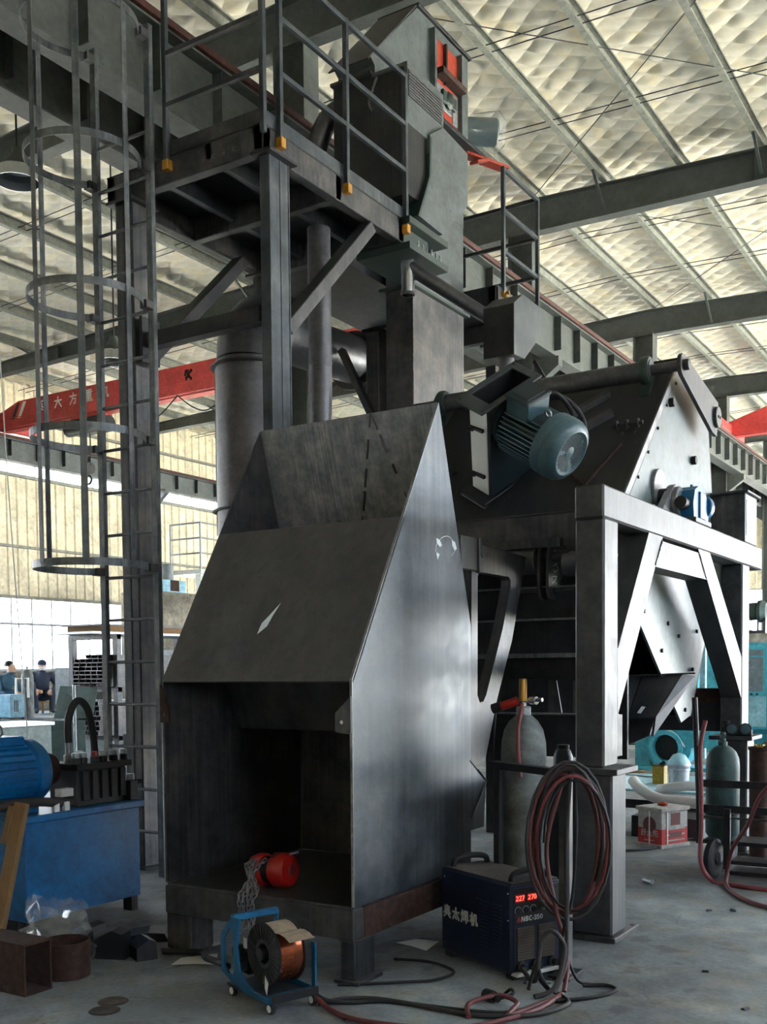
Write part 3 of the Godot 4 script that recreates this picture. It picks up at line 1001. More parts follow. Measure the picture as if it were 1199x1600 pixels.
func build_skip():
	var x0 := -4.237
	var x1 := -2.936
	var zf := -4.365
	var th := 0.014
	var o := thing("loading_skip", "tall dark steel charging skip with sloping hood and open front", "skip", Vector3(-3.59, 0, -5.0))
	var side := [Vector2(zf, 0.40), Vector2(zf, 1.547), Vector2(-5.278, 3.118), Vector2(-5.66, 1.86), Vector2(-5.645, 0.40)]
	var m := mb()
	m.prism(0, side, x1 - th, x1)
	var right := part(o, "side_panel", m, "steel_blue")
	m = mb()
	m.prism(0, side, x0, x0 + th)
	part(o, "side_panel", m, "steel")
	# sloping cover over the lower half of the hood
	m = mb()
	m.plate(Vector3(x0, 1.547, zf + 0.002), Vector3(x1, 1.547, zf + 0.002), Vector3(x1, 2.43, -4.877), Vector3(x0, 2.43, -4.877), th)
	var cover := part(o, "cover_panel", m, "steel_smooth")
	# back of the hood: three sheets tacked together along seams
	var tl := Vector3(x0 + th, 3.118, -5.268)
	var tr := Vector3(x1 - th, 3.118, -5.268)
	var bl := Vector3(x0 + th, 1.86, -5.65)
	var br := Vector3(x1 - th, 1.86, -5.65)
	var tc := tl.lerp(tr, 0.655)
	var bc1 := bl.lerp(br, 0.36) + Vector3(0, 0, 0.012)
	var bc2 := bl.lerp(br, 0.97)
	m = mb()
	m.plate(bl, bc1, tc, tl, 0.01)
	part(o, "back_sheet", m, "steel_bright")  # paler steel on all three sheets stands in for reflected light
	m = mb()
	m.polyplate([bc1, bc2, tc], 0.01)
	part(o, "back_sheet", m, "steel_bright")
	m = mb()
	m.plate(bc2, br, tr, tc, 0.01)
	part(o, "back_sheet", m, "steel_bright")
	var up := Vector3(0, 0, 0.006)
	weld(o, tl.lerp(tl.lerp(bl, 0.6), 0.02) + up, tl.lerp(bl, 0.6) + up)
	weld(o, tc + up, tc.lerp(bc1, 0.55) + up)
	weld(o, tc + up, tc.lerp(bc2, 0.6) + up)
	# bare right-hand panel edges; the light they catch is put in as pale bars
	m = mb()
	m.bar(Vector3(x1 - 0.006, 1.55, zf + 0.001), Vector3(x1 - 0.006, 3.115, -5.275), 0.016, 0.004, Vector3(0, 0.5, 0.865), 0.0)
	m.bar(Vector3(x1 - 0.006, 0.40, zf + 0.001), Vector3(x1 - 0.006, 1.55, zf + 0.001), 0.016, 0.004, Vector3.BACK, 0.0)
	part(right, "lit_bare_edge", m, "steel_bright")
	# lower box: rear wall, floor, inner baffle
	m = mb()
	m.bx(x0 + th, x1 - th, 0.40, 1.87, -5.66, -5.648)
	part(o, "rear_wall", m, "steel")
	m = mb()
	m.bx(x0 + th, x1 - th, 0.385, 0.40, -5.64, zf)
	part(o, "floor_plate", m, "steel")
	m = mb()
	m.plate(Vector3(x0 + th, 1.25, -5.0), Vector3(x1 - th, 1.25, -5.0), Vector3(x1 - th, 1.545, -4.9), Vector3(x0 + th, 1.545, -4.9), 0.01)
	m.plate(Vector3(x1 - th, 1.548, -4.395), Vector3(x0 + th, 1.548, -4.395), Vector3(x0 + th, 1.548, -4.9), Vector3(x1 - th, 1.548, -4.9), 0.01)
	part(o, "inner_baffle", m, "steel")
	# ears at the mouth
	m = mb()
	m.prism(2, [Vector2(x0 - 0.004, 1.53), Vector2(x0 + 0.062, 1.40), Vector2(x0 + 0.062, 1.32), Vector2(x0 - 0.004, 1.315)], zf + 0.001, zf + 0.016)
	var e1 := part(o, "lifting_ear", m, "rusty")
	m = mb()
	m.prism(2, [Vector2(x1, 1.47), Vector2(x1 - 0.095, 1.385), Vector2(x1 - 0.095, 1.285), Vector2(x1, 1.285)], zf + 0.001, zf + 0.016)
	var e2 := part(o, "lifting_ear", m, "steel_bare")
	m = mb()
	m.hexbolt(Vector3(x1 - 0.05, 1.34, zf + 0.016), Vector3.BACK, 0.011, 0.008)
	part(e2, "bolt", m, "chrome")
	m = mb()
	m.hexbolt(Vector3(x0 + 0.03, 1.36, zf + 0.016), Vector3.BACK, 0.009, 0.006)
	part(e1, "bolt", m, "steel_bare")
	# base of channel and its legs
	for b in [[x0, x1, zf - 0.1, zf], [x0, x1, -5.95, -5.85]]:
		m = mb()
		m.bx(b[0], b[1], 0.225, 0.385, b[2] + 0.01, b[3] + 0.008, 0.006)
		part(o, "base_beam", m, "steel")
	for b in [[x0, x0 + 0.08], [x1 - 0.08, x1 + 0.004]]:
		m = mb()
		m.bx(b[0], b[1], 0.225, 0.387, -5.86, zf - 0.085, 0.006)
		part(o, "base_beam", m, "rusty" if b[0] > -3.5 else "steel")
	for p in [[x1 - 0.09, x1, zf - 0.19, zf], [x0, x0 + 0.19, zf - 0.19, zf], [x1 - 0.09, x1, -5.9, -5.7], [x0, x0 + 0.19, -5.9, -5.7]]:
		m = mb()
		m.bx(p[0], p[1], 0.02, 0.226, p[2], p[3] - 0.002, 0.006)
		var leg := part(o, "leg", m, "steel")
		m = mb()
		m.bx(p[0] - 0.03, p[1] + 0.03, 0.0, 0.02, p[2] - 0.03, p[3] + 0.02)
		part(leg, "foot_plate", m, "steel")
	weld(o, Vector3(x1 + 0.004, 0.225, zf - 0.19), Vector3(x1 + 0.004, 0.225, zf), false)
	weld(o, Vector3(x1 - 0.09, 0.226, zf + 0.008), Vector3(x1, 0.226, zf + 0.008), false)
	# stiffening foot at the rear
	m = mb()
	m.prism(0, [Vector2(-5.62, 1.06), Vector2(-5.862, 0.91), Vector2(-5.83, 0.62), Vector2(-5.62, 0.62)], x1 - 0.02, x1 - 0.004)
	part(o, "rear_gusset", m, "steel_blue")
	weld(o, Vector3(x1 - 0.003, 1.05, -5.64), Vector3(x1 - 0.003, 0.912, -5.86), false)
	weld(o, Vector3(x1 - 0.003, 0.90, -5.86), Vector3(x1 - 0.003, 0.70, -5.66), false)
	# chalk and ground spots
	var sx := x1 + 0.0006
	for leaf in [[[-5.239, 2.348], [-5.276, 2.344], [-5.306, 2.314], [-5.283, 2.301], [-5.246, 2.319]], [[-5.422, 2.355], [-5.461, 2.348], [-5.484, 2.312], [-5.46, 2.295], [-5.429, 2.322]], [[-5.238, 2.268], [-5.275, 2.26], [-5.252, 2.229]]]:
		m = mb()
		var lf := []
		for q in leaf: lf.append(Vector2(q[0], q[1]))
		m.prism(0, lf, sx - 0.0006, sx)
		part(o, "chalk_mark", m, "chalk")
	for line in [[[-5.283, 2.345], [-5.31, 2.36], [-5.337, 2.368], [-5.37, 2.373], [-5.398, 2.371], [-5.437, 2.353]], [[-5.238, 2.315], [-5.23, 2.271]], [[-5.46, 2.295], [-5.421, 2.266]]]:
		var ln := []
		for q in line: ln.append(Vector3(sx, q[1], q[0]))
		chalk(o, ln, 0.003, Vector3.RIGHT)
	# bare ground spot on the cover
	var cu := Vector3(0, 0.865, -0.501).normalized()
	var cr := Vector3.RIGHT
	var c0 := Vector3(-3.63, 1.547, zf + 0.003).lerp(Vector3(-3.63, 2.43, -4.876), 0.36)
	m = mb()
	m.polyplate([c0 + cr * -0.03 - cu * 0.07, c0 + cr * 0.02 - cu * 0.02, c0 + cr * 0.035 + cu * 0.05, c0 + cr * 0.06 + cu * 0.13, c0 + cr * 0.01 + cu * 0.05, c0 - cr * 0.025], 0.0008)
	part(o, "ground_spot", m, "chalk")

# ---------------------------------------------------------------- blast machine
func build_blast_machine():
	var o := thing("blast_machine", "dark tumble blast cabinet with sloping front and pale green end plate", "machine", Vector3(-3.4, 1.1, -8.0))
	var xe := -2.45
	var xw := -4.55
	var poly := [Vector2(-8.237, 3.995), Vector2(-9.088, 3.704), Vector2(-9.245, 3.025), Vector2(-9.145, 1.974), Vector2(-8.617, 1.207), Vector2(-8.366, 1.161), Vector2(-7.351, 1.915), Vector2(-6.80, 2.34), Vector2(-6.868, 2.682)]
	var m := mb()
	m.plate(Vector3(xw, 2.682, -6.868), Vector3(xe, 2.682, -6.868), Vector3(xe, 3.995, -8.237), Vector3(xw, 3.995, -8.237), 0.02)
	var face := part(o, "front_sheet", m, "steel_dark")
	m = mb()
	m.plate(Vector3(xw, 2.3, -6.868), Vector3(xe + 0.25, 2.3, -6.868), Vector3(xe + 0.25, 2.682, -6.868), Vector3(xw, 2.682, -6.868), 0.02)
	part(o, "front_skirt", m, "steel")
	weld(o, Vector3(xw, 2.684, -6.862), Vector3(xe + 0.2, 2.684, -6.862), false)
	m = mb()
	m.plate(Vector3(xe, 3.995, -8.237), Vector3(xe, 3.704, -9.088), Vector3(xw, 3.704, -9.088), Vector3(xw, 3.995, -8.237), -0.02)
	m.plate(Vector3(xe, 3.704, -9.088), Vector3(xe, 3.025, -9.245), Vector3(xw, 3.025, -9.245), Vector3(xw, 3.704, -9.088), -0.02)
	m.plate(Vector3(xe, 3.025, -9.245), Vector3(xe, 1.974, -9.145), Vector3(xw, 1.974, -9.145), Vector3(xw, 3.025, -9.245), -0.02)
	m.plate(Vector3(xe, 1.974, -9.145), Vector3(xe, 1.207, -8.617), Vector3(xw, 1.207, -8.617), Vector3(xw, 1.974, -9.145), -0.02)
	part(o, "shell_sheet", m, "steel_dark")
	m = mb()
	m.prism(0, poly, xw, xw + 0.02)
	part(o, "end_plate", m, "steel_dark")
	m = mb()
	m.prism(0, poly, xe - 0.02, xe)
	var ep := part(o, "end_plate", m, "plate_green", "pale grey-green painted end plate")
	# black gasket and sloping edge strip, the light on it put into paler steel
	var a := Vector3(xe, 2.70, -6.875)
	var b := Vector3(xe, 3.985, -8.215)
	var inw := Vector3(0, -0.69, -0.72)
	m = mb()
	m.bar(a + Vector3(0.004, 0, 0) + inw * 0.085, b + Vector3(0.004, 0, 0) + inw * 0.06, 0.012, 0.006, Vector3.RIGHT, 0.0)
	part(ep, "gasket", m, "black")
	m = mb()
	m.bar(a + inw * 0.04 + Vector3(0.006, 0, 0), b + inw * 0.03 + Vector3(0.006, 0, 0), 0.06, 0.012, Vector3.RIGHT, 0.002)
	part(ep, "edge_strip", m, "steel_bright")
	for k in 6:
		m = mb()
		m.hexbolt(a.lerp(b, 0.08 + k * 0.165) + inw * 0.1 + Vector3(0.004, 0, 0), Vector3.RIGHT, 0.012, 0.012)
		part(ep, "bolt", m, "steel_dark")
	for q in [[-7.42, 2.01], [-7.99, 1.94], [-8.27, 1.85], [-7.84, 1.73], [-8.78, 1.90], [-8.66, 1.585], [-8.46, 1.26]]:
		m = mb()
		m.hexbolt(Vector3(xe, q[1], q[0]), Vector3.RIGHT, 0.016, 0.016)
		part(ep, "bolt", m, "steel_dark")
	# rocking shaft on two pillow blocks, with its crank lever
	var sy := 3.86
	var sz := -7.93
	m = mb()
	m.cyl(Vector3(-4.42, sy, sz), Vector3(-2.56, sy, sz), 0.075, 20)
	m.cyl(Vector3(-4.66, sy, sz), Vector3(-4.42, sy, sz), 0.04, 16)
	m.cyl(Vector3(-2.56, sy, sz), Vector3(-2.31, sy, sz), 0.04, 16)
	part(o, "shaft", m, "pipe")
	for x in [-4.36, -2.60]:
		m = mb()
		var keep := Transform3D(Basis(Vector3.RIGHT, 0.765), Vector3(x, sy, sz))
		m.t = keep
		m.spin(Vector3(-0.035, 0, 0), Vector3(1, 0, 0), [Vector2(0.078, 0), Vector2(0.1, 0), Vector2(0.11, 0.015), Vector2(0.11, 0.055), Vector2(0.1, 0.07), Vector2(0.078, 0.07)], 20)
		m.prism(0, [Vector2(-0.17, -0.135), Vector2(0.17, -0.135), Vector2(0.17, -0.105), Vector2(0.1, -0.06), Vector2(-0.1, -0.06), Vector2(-0.17, -0.105)], -0.035, 0.035)
		var pb := part(o, "pillow_block", m, "bearing_green")
		m = mb()
		m.t = keep
		for s in [-0.135, 0.135]: m.hexbolt(Vector3(0, -0.108, s), Vector3.UP, 0.016, 0.018)
		part(pb, "bolt", m, "steel_bare")
	var l0 := Vector3(-2.33, sy, sz)
	var l1 := Vector3(-2.33, 3.66, -8.78)
	var dl := (l1 - l0).normalized()
	var pl := dl.cross(Vector3.RIGHT).normalized()
	m = mb()
	var lp := []
	for k in 7:
		var an := -PI / 2 + PI * k / 6.0
		lp.append(l0 - dl * cos(an) * 0.085 + pl * sin(an) * 0.085)
	lp.append(l1 + pl * 0.15 - dl * 0.0)
	lp.append(l1 + pl * 0.13 + dl * 0.13)
	lp.append(l1 - pl * 0.15 + dl * 0.10)
	var l2 := []
	for p in lp: l2.append(Vector2(p.z, p.y))
	m.prism(0, l2, -2.345, -2.315)
	var lev := part(o, "crank_lever", m, "steel_bare")
	m = mb()
	m.cyl(l0 + Vector3(-0.01, 0, 0), l0 + Vector3(0.06, 0, 0), 0.042, 16, 0.004)
	part(lev, "shaft_end", m, "steel")
	m = mb()
	m.cyl(l1 + dl * 0.05 + Vector3(0.01, 0, 0), l1 + dl * 0.05 + Vector3(0.045, 0, 0), 0.085, 24, 0.005)
	var cap := part(lev, "pin_cap", m, "steel_bare")
	m = mb()
	for s in [-0.025, 0.025]: m.hexbolt(l1 + dl * 0.05 + Vector3(0.045, 0, s), Vector3.RIGHT, 0.013, 0.008)
	part(cap, "bolt", m, "black")
	m = mb()
	for q in [[-8.02, 3.62], [-8.62, 3.28]]: m.hexbolt(Vector3(xe, q[1], q[0]), Vector3.RIGHT, 0.035, 0.04)
	part(ep, "stud", m, "black")
	# shackle and rope on the front sheet
	var nF := Vector3(0, 0.72, 0.69)
	var f0 := Vector3(-2.60, 3.36, -7.575)
	m = mb()
	m.cyl(f0 + nF * 0.04 - Vector3(0.13, 0, 0), f0 + nF * 0.04 + Vector3(0.1, 0, 0), 0.016, 10)
	for s in [-0.11, -0.03, 0.05]: m.cyl(f0 + nF * 0.04 + Vector3(s, 0, 0), f0 + nF * 0.04 + Vector3(s + 0.02, 0, 0), 0.035, 12)
	m.tube(arc(f0 + nF * 0.05 - Vector3(0, 0.08, 0), Vector3.RIGHT, Vector3(0, -0.8, 0.6), 0.05, -0.3, PI + 0.3, 10), 0.014, 6)
	part(face, "shackle", m, "steel")
	m = mb()
	m.tube(curve([f0 + Vector3(-0.02, -0.14, 0.16), f0 + Vector3(-0.12, -0.4, 0.45), f0 + Vector3(-0.15, -0.5, 0.56)], 5), 0.012, 6)
	m.tube(curve([f0 + Vector3(-0.12, -0.5, 0.56), f0 + Vector3(-0.3, -0.36, 0.4), f0 + Vector3(-0.42, -0.16, 0.2), f0 + Vector3(-0.5, -0.02, 0.06)], 6), 0.014, 6)
	part(face, "wire_rope", m, "rusty")
	for q in [[-3.05, 3.62], [-2.95, 3.42]]:
		var c := Vector3(q[0], q[1], -6.868 - (q[1] - 2.682) / 0.959) + nF * 0.02
		m = mb()
		m.bar(c - Vector3(0.15, 0.1, -0.1), c + Vector3(0.15, 0.1, -0.1), 0.06, 0.05, nF)
		part(face, "clamp_bar", m, "steel")
	for q in [[-4.05, 3.2], [-4.2, 2.98]]:
		var c := Vector3(q[0], q[1], -6.868 - (q[1] - 2.682) / 0.959) + nF * 0.01
		m = mb()
		m.bar(c - Vector3(0.12, -0.08, 0.08), c + Vector3(0.12, -0.08, 0.08), 0.05, 0.04, nF)
		part(face, "clamp_bar", m, "steel_dark")
	# apron carriers below, seen between skip arm and post
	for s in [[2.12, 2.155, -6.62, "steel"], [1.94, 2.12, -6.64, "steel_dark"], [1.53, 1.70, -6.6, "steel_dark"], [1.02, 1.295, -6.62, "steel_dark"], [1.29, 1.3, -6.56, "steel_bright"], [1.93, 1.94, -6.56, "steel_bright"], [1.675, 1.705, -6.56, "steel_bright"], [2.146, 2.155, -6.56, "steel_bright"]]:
		m = mb()
		m.bx(-3.9, -2.36, s[0], s[1], s[2] - 0.1, s[2], 0.002)
		part(o, "apron_beam", m, s[3])
	m = mb()
	m.bx(-4.5, -2.5, 0.95, 2.4, -7.25, -7.22)
	part(o, "apron_sheet", m, "steel_dark")
	for x in [-2.86, -2.68]:
		m = mb()
		m.prism(2, [Vector2(x, 1.3), Vector2(x + 0.1, 1.3), Vector2(x + 0.06, 1.52), Vector2(x, 1.52)], -6.66, -6.65)
		part(o, "rib", m, "steel")
	# discharge chute under the end plate
	m = mb()
	var ca := Vector3(-2.62, 1.54, -7.9)
	var cb := Vector3(-2.315, 1.553, -7.9)
	var cc := Vector3(-2.385, 1.245, -7.48)
	var cd := Vector3(-2.585, 1.235, -7.48)
	m.plate(cd, cc, cb, ca, 0.012)
	var ch := part(o, "discharge_chute", m, "steel_bare")
	m = mb()
	m.plate(ca + Vector3(-0.17, 0.0, 0.25), ca, cd, cd + Vector3(-0.14, -0.28, 0.2), 0.012)
	m.plate(cd + Vector3(-0.14, -0.28, 0.2), cd + Vector3(0.0, -0.05, 0.02), cc + Vector3(0, -0.03, 0), cc + Vector3(0.0, -0.13, 0.1), 0.012)
	m.plate(cc + Vector3(0, -0.14, 0.06), cc, cb, cb + Vector3(0.06, -0.02, -0.12), 0.012)
	part(ch, "chute_wall", m, "steel_dark")
	m = mb()
	m.bar(ca + Vector3(-0.18, 0, 0.1), cb + Vector3(0.1, 0.005, -0.02), 0.03, 0.012)
	part(ch, "chute_lip", m, "steel_bare")
	m = mb()
	m.bar(cd.lerp(cc, 0.35) + Vector3(0, 0.03, -0.04), cd.lerp(cc, 0.42) + Vector3(0.0, 0.075, -0.1), 0.03, 0.002, Vector3(0, 0.8, 0.6), 0.0)
	part(ch, "chalk_mark", m, "chalk")

	# skip arm: box plate with a long rounded opening
	var arm := thing("skip_arm", "dark steel lifting arm with a rounded triangular opening beside the skip", "arm", Vector3(-2.98, 0.95, -6.0))
	var outer := [Vector2(-5.70, 2.375), Vector2(-6.1, 2.362), Vector2(-6.49, 2.35), Vector2(-6.44, 2.23), Vector2(-6.40, 2.12), Vector2(-6.27, 1.79), Vector2(-6.05, 1.42), Vector2(-5.87, 1.03), Vector2(-5.68, 1.0), Vector2(-5.68, 1.4), Vector2(-5.69, 1.8), Vector2(-5.70, 2.15)]
	var inner := [Vector2(-5.80, 2.2), Vector2(-6.0, 2.2), Vector2(-6.22, 2.2), Vector2(-6.25, 2.18), Vector2(-6.25, 2.14), Vector2(-6.13, 1.86), Vector2(-5.89, 1.44), Vector2(-5.85, 1.40), Vector2(-5.80, 1.395), Vector2(-5.77, 1.44), Vector2(-5.775, 1.8), Vector2(-5.78, 2.17)]
	m = mb()
	m.ringplate(0, outer, inner, -3.02, -2.95)
	part(arm, "arm_plate", m, "steel")
	m = mb()
	m.bx(-3.03, -2.94, 2.2, 2.4, -5.76, -5.55, 0.006)
	part(arm, "clamp_block", m, "steel_bare")
	m = mb()
	m.bx(-3.02, -2.925, 2.19, 2.405, -5.80, -5.76, 0.004)
	part(arm, "flange", m, "steel_bare")
	m = mb()
	m.hexbolt(Vector3(-2.925, 2.30, -5.78), Vector3.RIGHT, 0.014, 0.014)
	part(arm, "bolt", m, "chrome")
	m = mb()
	m.cyl(Vector3(-3.2, 2.33, -6.58), Vector3(-2.90, 2.33, -6.58), 0.09, 20, 0.005)
	part(arm, "pivot_tube", m, "pipe")
	m = mb()
	m.cyl(Vector3(-2.72, 2.30, -6.62), Vector3(-2.38, 2.30, -6.62), 0.085, 20, 0.005)
	part(arm, "pivot_tube", m, "pipe")
	var hkp := []
	for q in [[-6.558, 2.441], [-6.84, 2.445], [-6.86, 2.334], [-6.80, 2.26], [-6.722, 2.197], [-6.711, 2.123], [-6.68, 2.085], [-6.633, 2.066], [-6.58, 2.068], [-6.546, 2.082], [-6.52, 2.132], [-6.526, 2.345]]: hkp.append(Vector2(q[0], q[1]))
	m = mb()
	m.prism(0, hkp, -2.885, -2.865)
	part(arm, "cheek_plate", m, "steel")
	m = mb()
	m.prism(0, hkp, -2.82, -2.80)
	var hk := part(arm, "hook_link", m, "steel")
	m = mb()
	m.cyl(Vector3(-2.81, 2.12, -6.615), Vector3(-2.7985, 2.12, -6.615), 0.026, 16)
	part(hk, "eye", m, "black")
	chalk(arm, [Vector3(-2.7995, 2.40, -6.62), Vector3(-2.7995, 2.38, -6.66), Vector3(-2.7995, 2.36, -6.63)], 0.006, Vector3.RIGHT)
	chalk(arm, [Vector3(-2.7995, 2.29, -6.60), Vector3(-2.7995, 2.31, -6.66), Vector3(-2.7995, 2.27, -6.68), Vector3(-2.7995, 2.25, -6.62), Vector3(-2.7995, 2.27, -6.6)], 0.006, Vector3.RIGHT)
	chalk(arm, [Vector3(-2.7995, 2.22, -6.59), Vector3(-2.7995, 2.225, -6.66), Vector3(-2.7995, 2.19, -6.62), Vector3(-2.7995, 2.17, -6.57)], 0.007, Vector3.RIGHT)
	m = mb()
	m.cyl(Vector3(-2.9, 2.352, -6.60), Vector3(-2.68, 2.352, -6.60), 0.036, 18, 0.004)
	var pn := part(arm, "pin", m, "steel_dark")
	m = mb()
	m.cyl(Vector3(-2.68, 2.352, -6.60), Vector3(-2.678, 2.352, -6.60), 0.03, 16)
	part(pn, "pin_face", m, "chrome")
	m = mb()
	m.bx(-3.28, -2.72, 2.41, 2.47, -6.58, -6.52)
	part(arm, "stop_bar", m, "steel")

	# blast wheel with its drive motor on the sloping front
	var A := Vector3(0.845, -0.5235, 0.1093).normalized()
	var N := Vector3(0.3166, 0.6543, 0.6867).normalized()
	var B := N.cross(A).normalized()
	N = A.cross(B)
	var base := Vector3(-3.47, 2.993, -7.192) + Vector3(0, 0.72, 0.69) * 0.035
	var w := thing("blast_turbine", "blast wheel housing with grey-teal finned motor on the sloping front", "motor", base)
	var T := Transform3D(Basis(A, B, N), base)
	m = mb()
	m.t = T
	m.box(Vector3(0, 0, -0.01), Vector3(0.25, 0.56, 0.03), 0.004)
	part(w, "base_flange", m, "steel_dark")
	m = mb()
	m.t = T
	m.box(Vector3(0, 0, -0.03), Vector3(0.262, 0.572, 0.008), 0.001)
	part(w, "gasket", m, "steel_bright")
	m = mb()
	m.t = T
	m.box(Vector3(0, 0, -0.12), Vector3(0.2, 0.46, 0.17), 0.002)
	part(w, "mounting_frame", m, "steel_dark")
	m = mb()
	m.t = T
	m.box(Vector3(0.02, 0.03, 0.28), Vector3(0.15, 0.42, 0.56), 0.004)
	part(w, "housing", m, "motor_dark")
	m = mb()
	m.t = T
	m.box(Vector3(-0.01, -0.186, 0.395), Vector3(0.16, 0.012, 0.77), 0.002)
	part(w, "wear_plate", m, "white", "white narrow side plate")
	for z in [0.15, 0.55]:
		m = mb()
		m.t = T
		m.cyl(Vector3(-0.06, -0.19, z), Vector3(-0.06, -0.25, z), 0.012, 8)
		m.cyl(Vector3(-0.06, -0.2, z), Vector3(-0.06, -0.215, z), 0.024, 6)
		m.bar(Vector3(-0.06, -0.19, z), Vector3(0.05, -0.2, z + 0.02), 0.03, 0.025, Vector3(0, 0, 1))
		part(w, "clamp_bolt", m, "black")
	# inlet flange, open
	m = mb()
	m.t = T
	var fr := [[-0.125, -0.29, 0.25, 0.06], [-0.125, 0.23, 0.25, 0.06]]
	for q in [[0.0, -0.23, 0.27, 0.12], [0.0, 0.265, 0.27, 0.07]]: m.box(Vector3(q[0], q[1], 0.79), Vector3(q[2], q[3], 0.014), 0.002)
	for q in [-0.115, 0.115]: m.box(Vector3(q, 0.0, 0.79), Vector3(0.045, 0.5, 0.014), 0.002)
	part(w, "inlet_flange", m, "flange_grey")
	m = mb()
	m.t = T
	for q in [-0.085, 0.085]: m.box(Vector3(q, 0.03, 0.67), Vector3(0.008, 0.41, 0.24))
	for q in [-0.175, 0.235]: m.box(Vector3(0, q, 0.67), Vector3(0.17, 0.008, 0.24))
	part(w, "inlet_wall", m, "steel_dark")
	m = mb()
	m.t = T
	for q in [[-0.11, -0.26], [0.11, -0.26], [-0.11, 0.27], [0.11, 0.27]]: m.cyl(Vector3(q[0], q[1], 0.795), Vector3(q[0], q[1], 0.799), 0.009, 8)
	part(w, "bolt_hole", m, "black")
	# motor along +A
	var mc := Vector3(0.11, 0.02, 0.56)
	m = mb()
	m.t = T
	m.spin(mc + Vector3(-0.03, 0, 0), mc + Vector3(1, 0, 0), [Vector2(0, 0), Vector2(0.17, 0), Vector2(0.17, 0.035), Vector2(0.135, 0.05), Vector2(0.125, 0.08), Vector2(0, 0.08)], 28)
	part(w, "motor_flange", m, "motor_dark")
	m = mb()
	m.t = T
	m.spin(mc + Vector3(0.04, 0, 0), mc + Vector3(1, 0, 0), [Vector2(0, 0), Vector2(0.155, 0), Vector2(0.157, 0.34), Vector2(0, 0.34)], 28)
	var body := part(w, "motor_body", m, "motor_dark")
	m = mb()
	m.t = T
	for k in 40:
		var an := TAU * k / 40.0
		var rd := Vector3(0, cos(an), sin(an))
		if absf(wrapf(an - 1.5, -PI, PI)) < 0.5: continue
		m.bar(mc + Vector3(0.05, 0, 0) + rd * 0.178, mc + Vector3(0.38, 0, 0) + rd * 0.178, 0.008, 0.05, rd, 0.0)
	part(body, "cooling_fins", m, "motor_teal")
	m = mb()
	m.t = T
	m.spin(mc + Vector3(0.37, 0, 0), mc + Vector3(1, 0, 0), [Vector2(0.195, -0.01), Vector2(0.215, 0.0), Vector2(0.218, 0.07), Vector2(0.214, 0.075), Vector2(0.218, 0.08), Vector2(0.215, 0.13), Vector2(0.198, 0.165), Vector2(0.162, 0.188), Vector2(0.155, 0.19)], 40)
	m.spin(mc + Vector3(0.37, 0, 0), mc + Vector3(1, 0, 0), [Vector2(0.155, 0.19), Vector2(0.148, 0.188), Vector2(0.14, 0.18), Vector2(0.0, 0.165)], 40)
	var cowl := part(w, "fan_cowl", m, "motor_teal")
	# ventilation holes of the cowl: rows of small dark slots around a hub and three spokes
	m = mb()
	m.t = T
	for i in range(-10, 11):
		for j in range(-10, 11):
			var y := i * 0.0135 + (0.0067 if j % 2 else 0.0)
			var z := j * 0.0135
			var r := Vector2(y, z).length()
			if r > 0.133 or r < 0.043: continue
			var an := atan2(z, y)
			var skip := false
			for s in 3:
				if absf(wrapf(an - (0.5 + s * TAU / 3.0), -PI, PI)) < 0.16: skip = true
			if skip: continue
			var xx := 0.37 + lerpf(0.1655, 0.1805, r / 0.14)
			m.box(mc + Vector3(xx, y, z), Vector3(0.003, 0.008, 0.007))
	part(cowl, "vent_holes", m, "black")
	m = mb()
	m.t = T
	m.spin(mc + Vector3(0.53, 0, 0), mc + Vector3(1, 0, 0), [Vector2(0.042, 0.0), Vector2(0.042, 0.012), Vector2(0.034, 0.014), Vector2(0.0, 0.014)], 20)
	part(cowl, "hub_cap", m, "motor_teal")
	# terminal box towards the top, lifting eye
	m = mb()
	m.t = T
	var tb := Vector3(0, cos(1.5), sin(1.5))
	var tt := Transform3D(Basis(Vector3.RIGHT, tb, Vector3.RIGHT.cross(tb)), mc + Vector3(0.14, 0, 0) + tb * 0.225)
	m.t = T * tt
	m.box(Vector3(0, -0.02, 0), Vector3(0.2, 0.13, 0.22), 0.008)
	var tbx := part(w, "terminal_box", m, "motor_teal")
	m = mb()
	m.t = T * tt
	m.box(Vector3(0, 0.055, 0), Vector3(0.215, 0.024, 0.235), 0.01)
	m.box(Vector3(0, 0.069, 0), Vector3(0.15, 0.006, 0.16), 0.003)
	part(tbx, "lid", m, "motor_dark")
	m = mb()
	m.t = T
	m.tube(arc(mc + Vector3(0.36, -0.02, 0.245), Vector3.RIGHT, Vector3(0, 0, 1), 0.024, 0, TAU * 0.95, 12), 0.007, 6)
	part(w, "lifting_eye", m, "chrome")
	m = mb()
	m.tube(curve([T * Vector3(0.2, 0.16, 0.72), T * Vector3(0.3, 0.26, 0.74), T * Vector3(0.42, 0.3, 0.62), T * Vector3(0.5, 0.26, 0.48)], 6), 0.018, 8)
	m.tube(curve([T * Vector3(0.22, 0.18, 0.70), T * Vector3(0.34, 0.3, 0.70), T * Vector3(0.48, 0.34, 0.58), T * Vector3(0.56, 0.3, 0.42)], 6), 0.018, 8)
	part(w, "power_cable", m, "rubber")

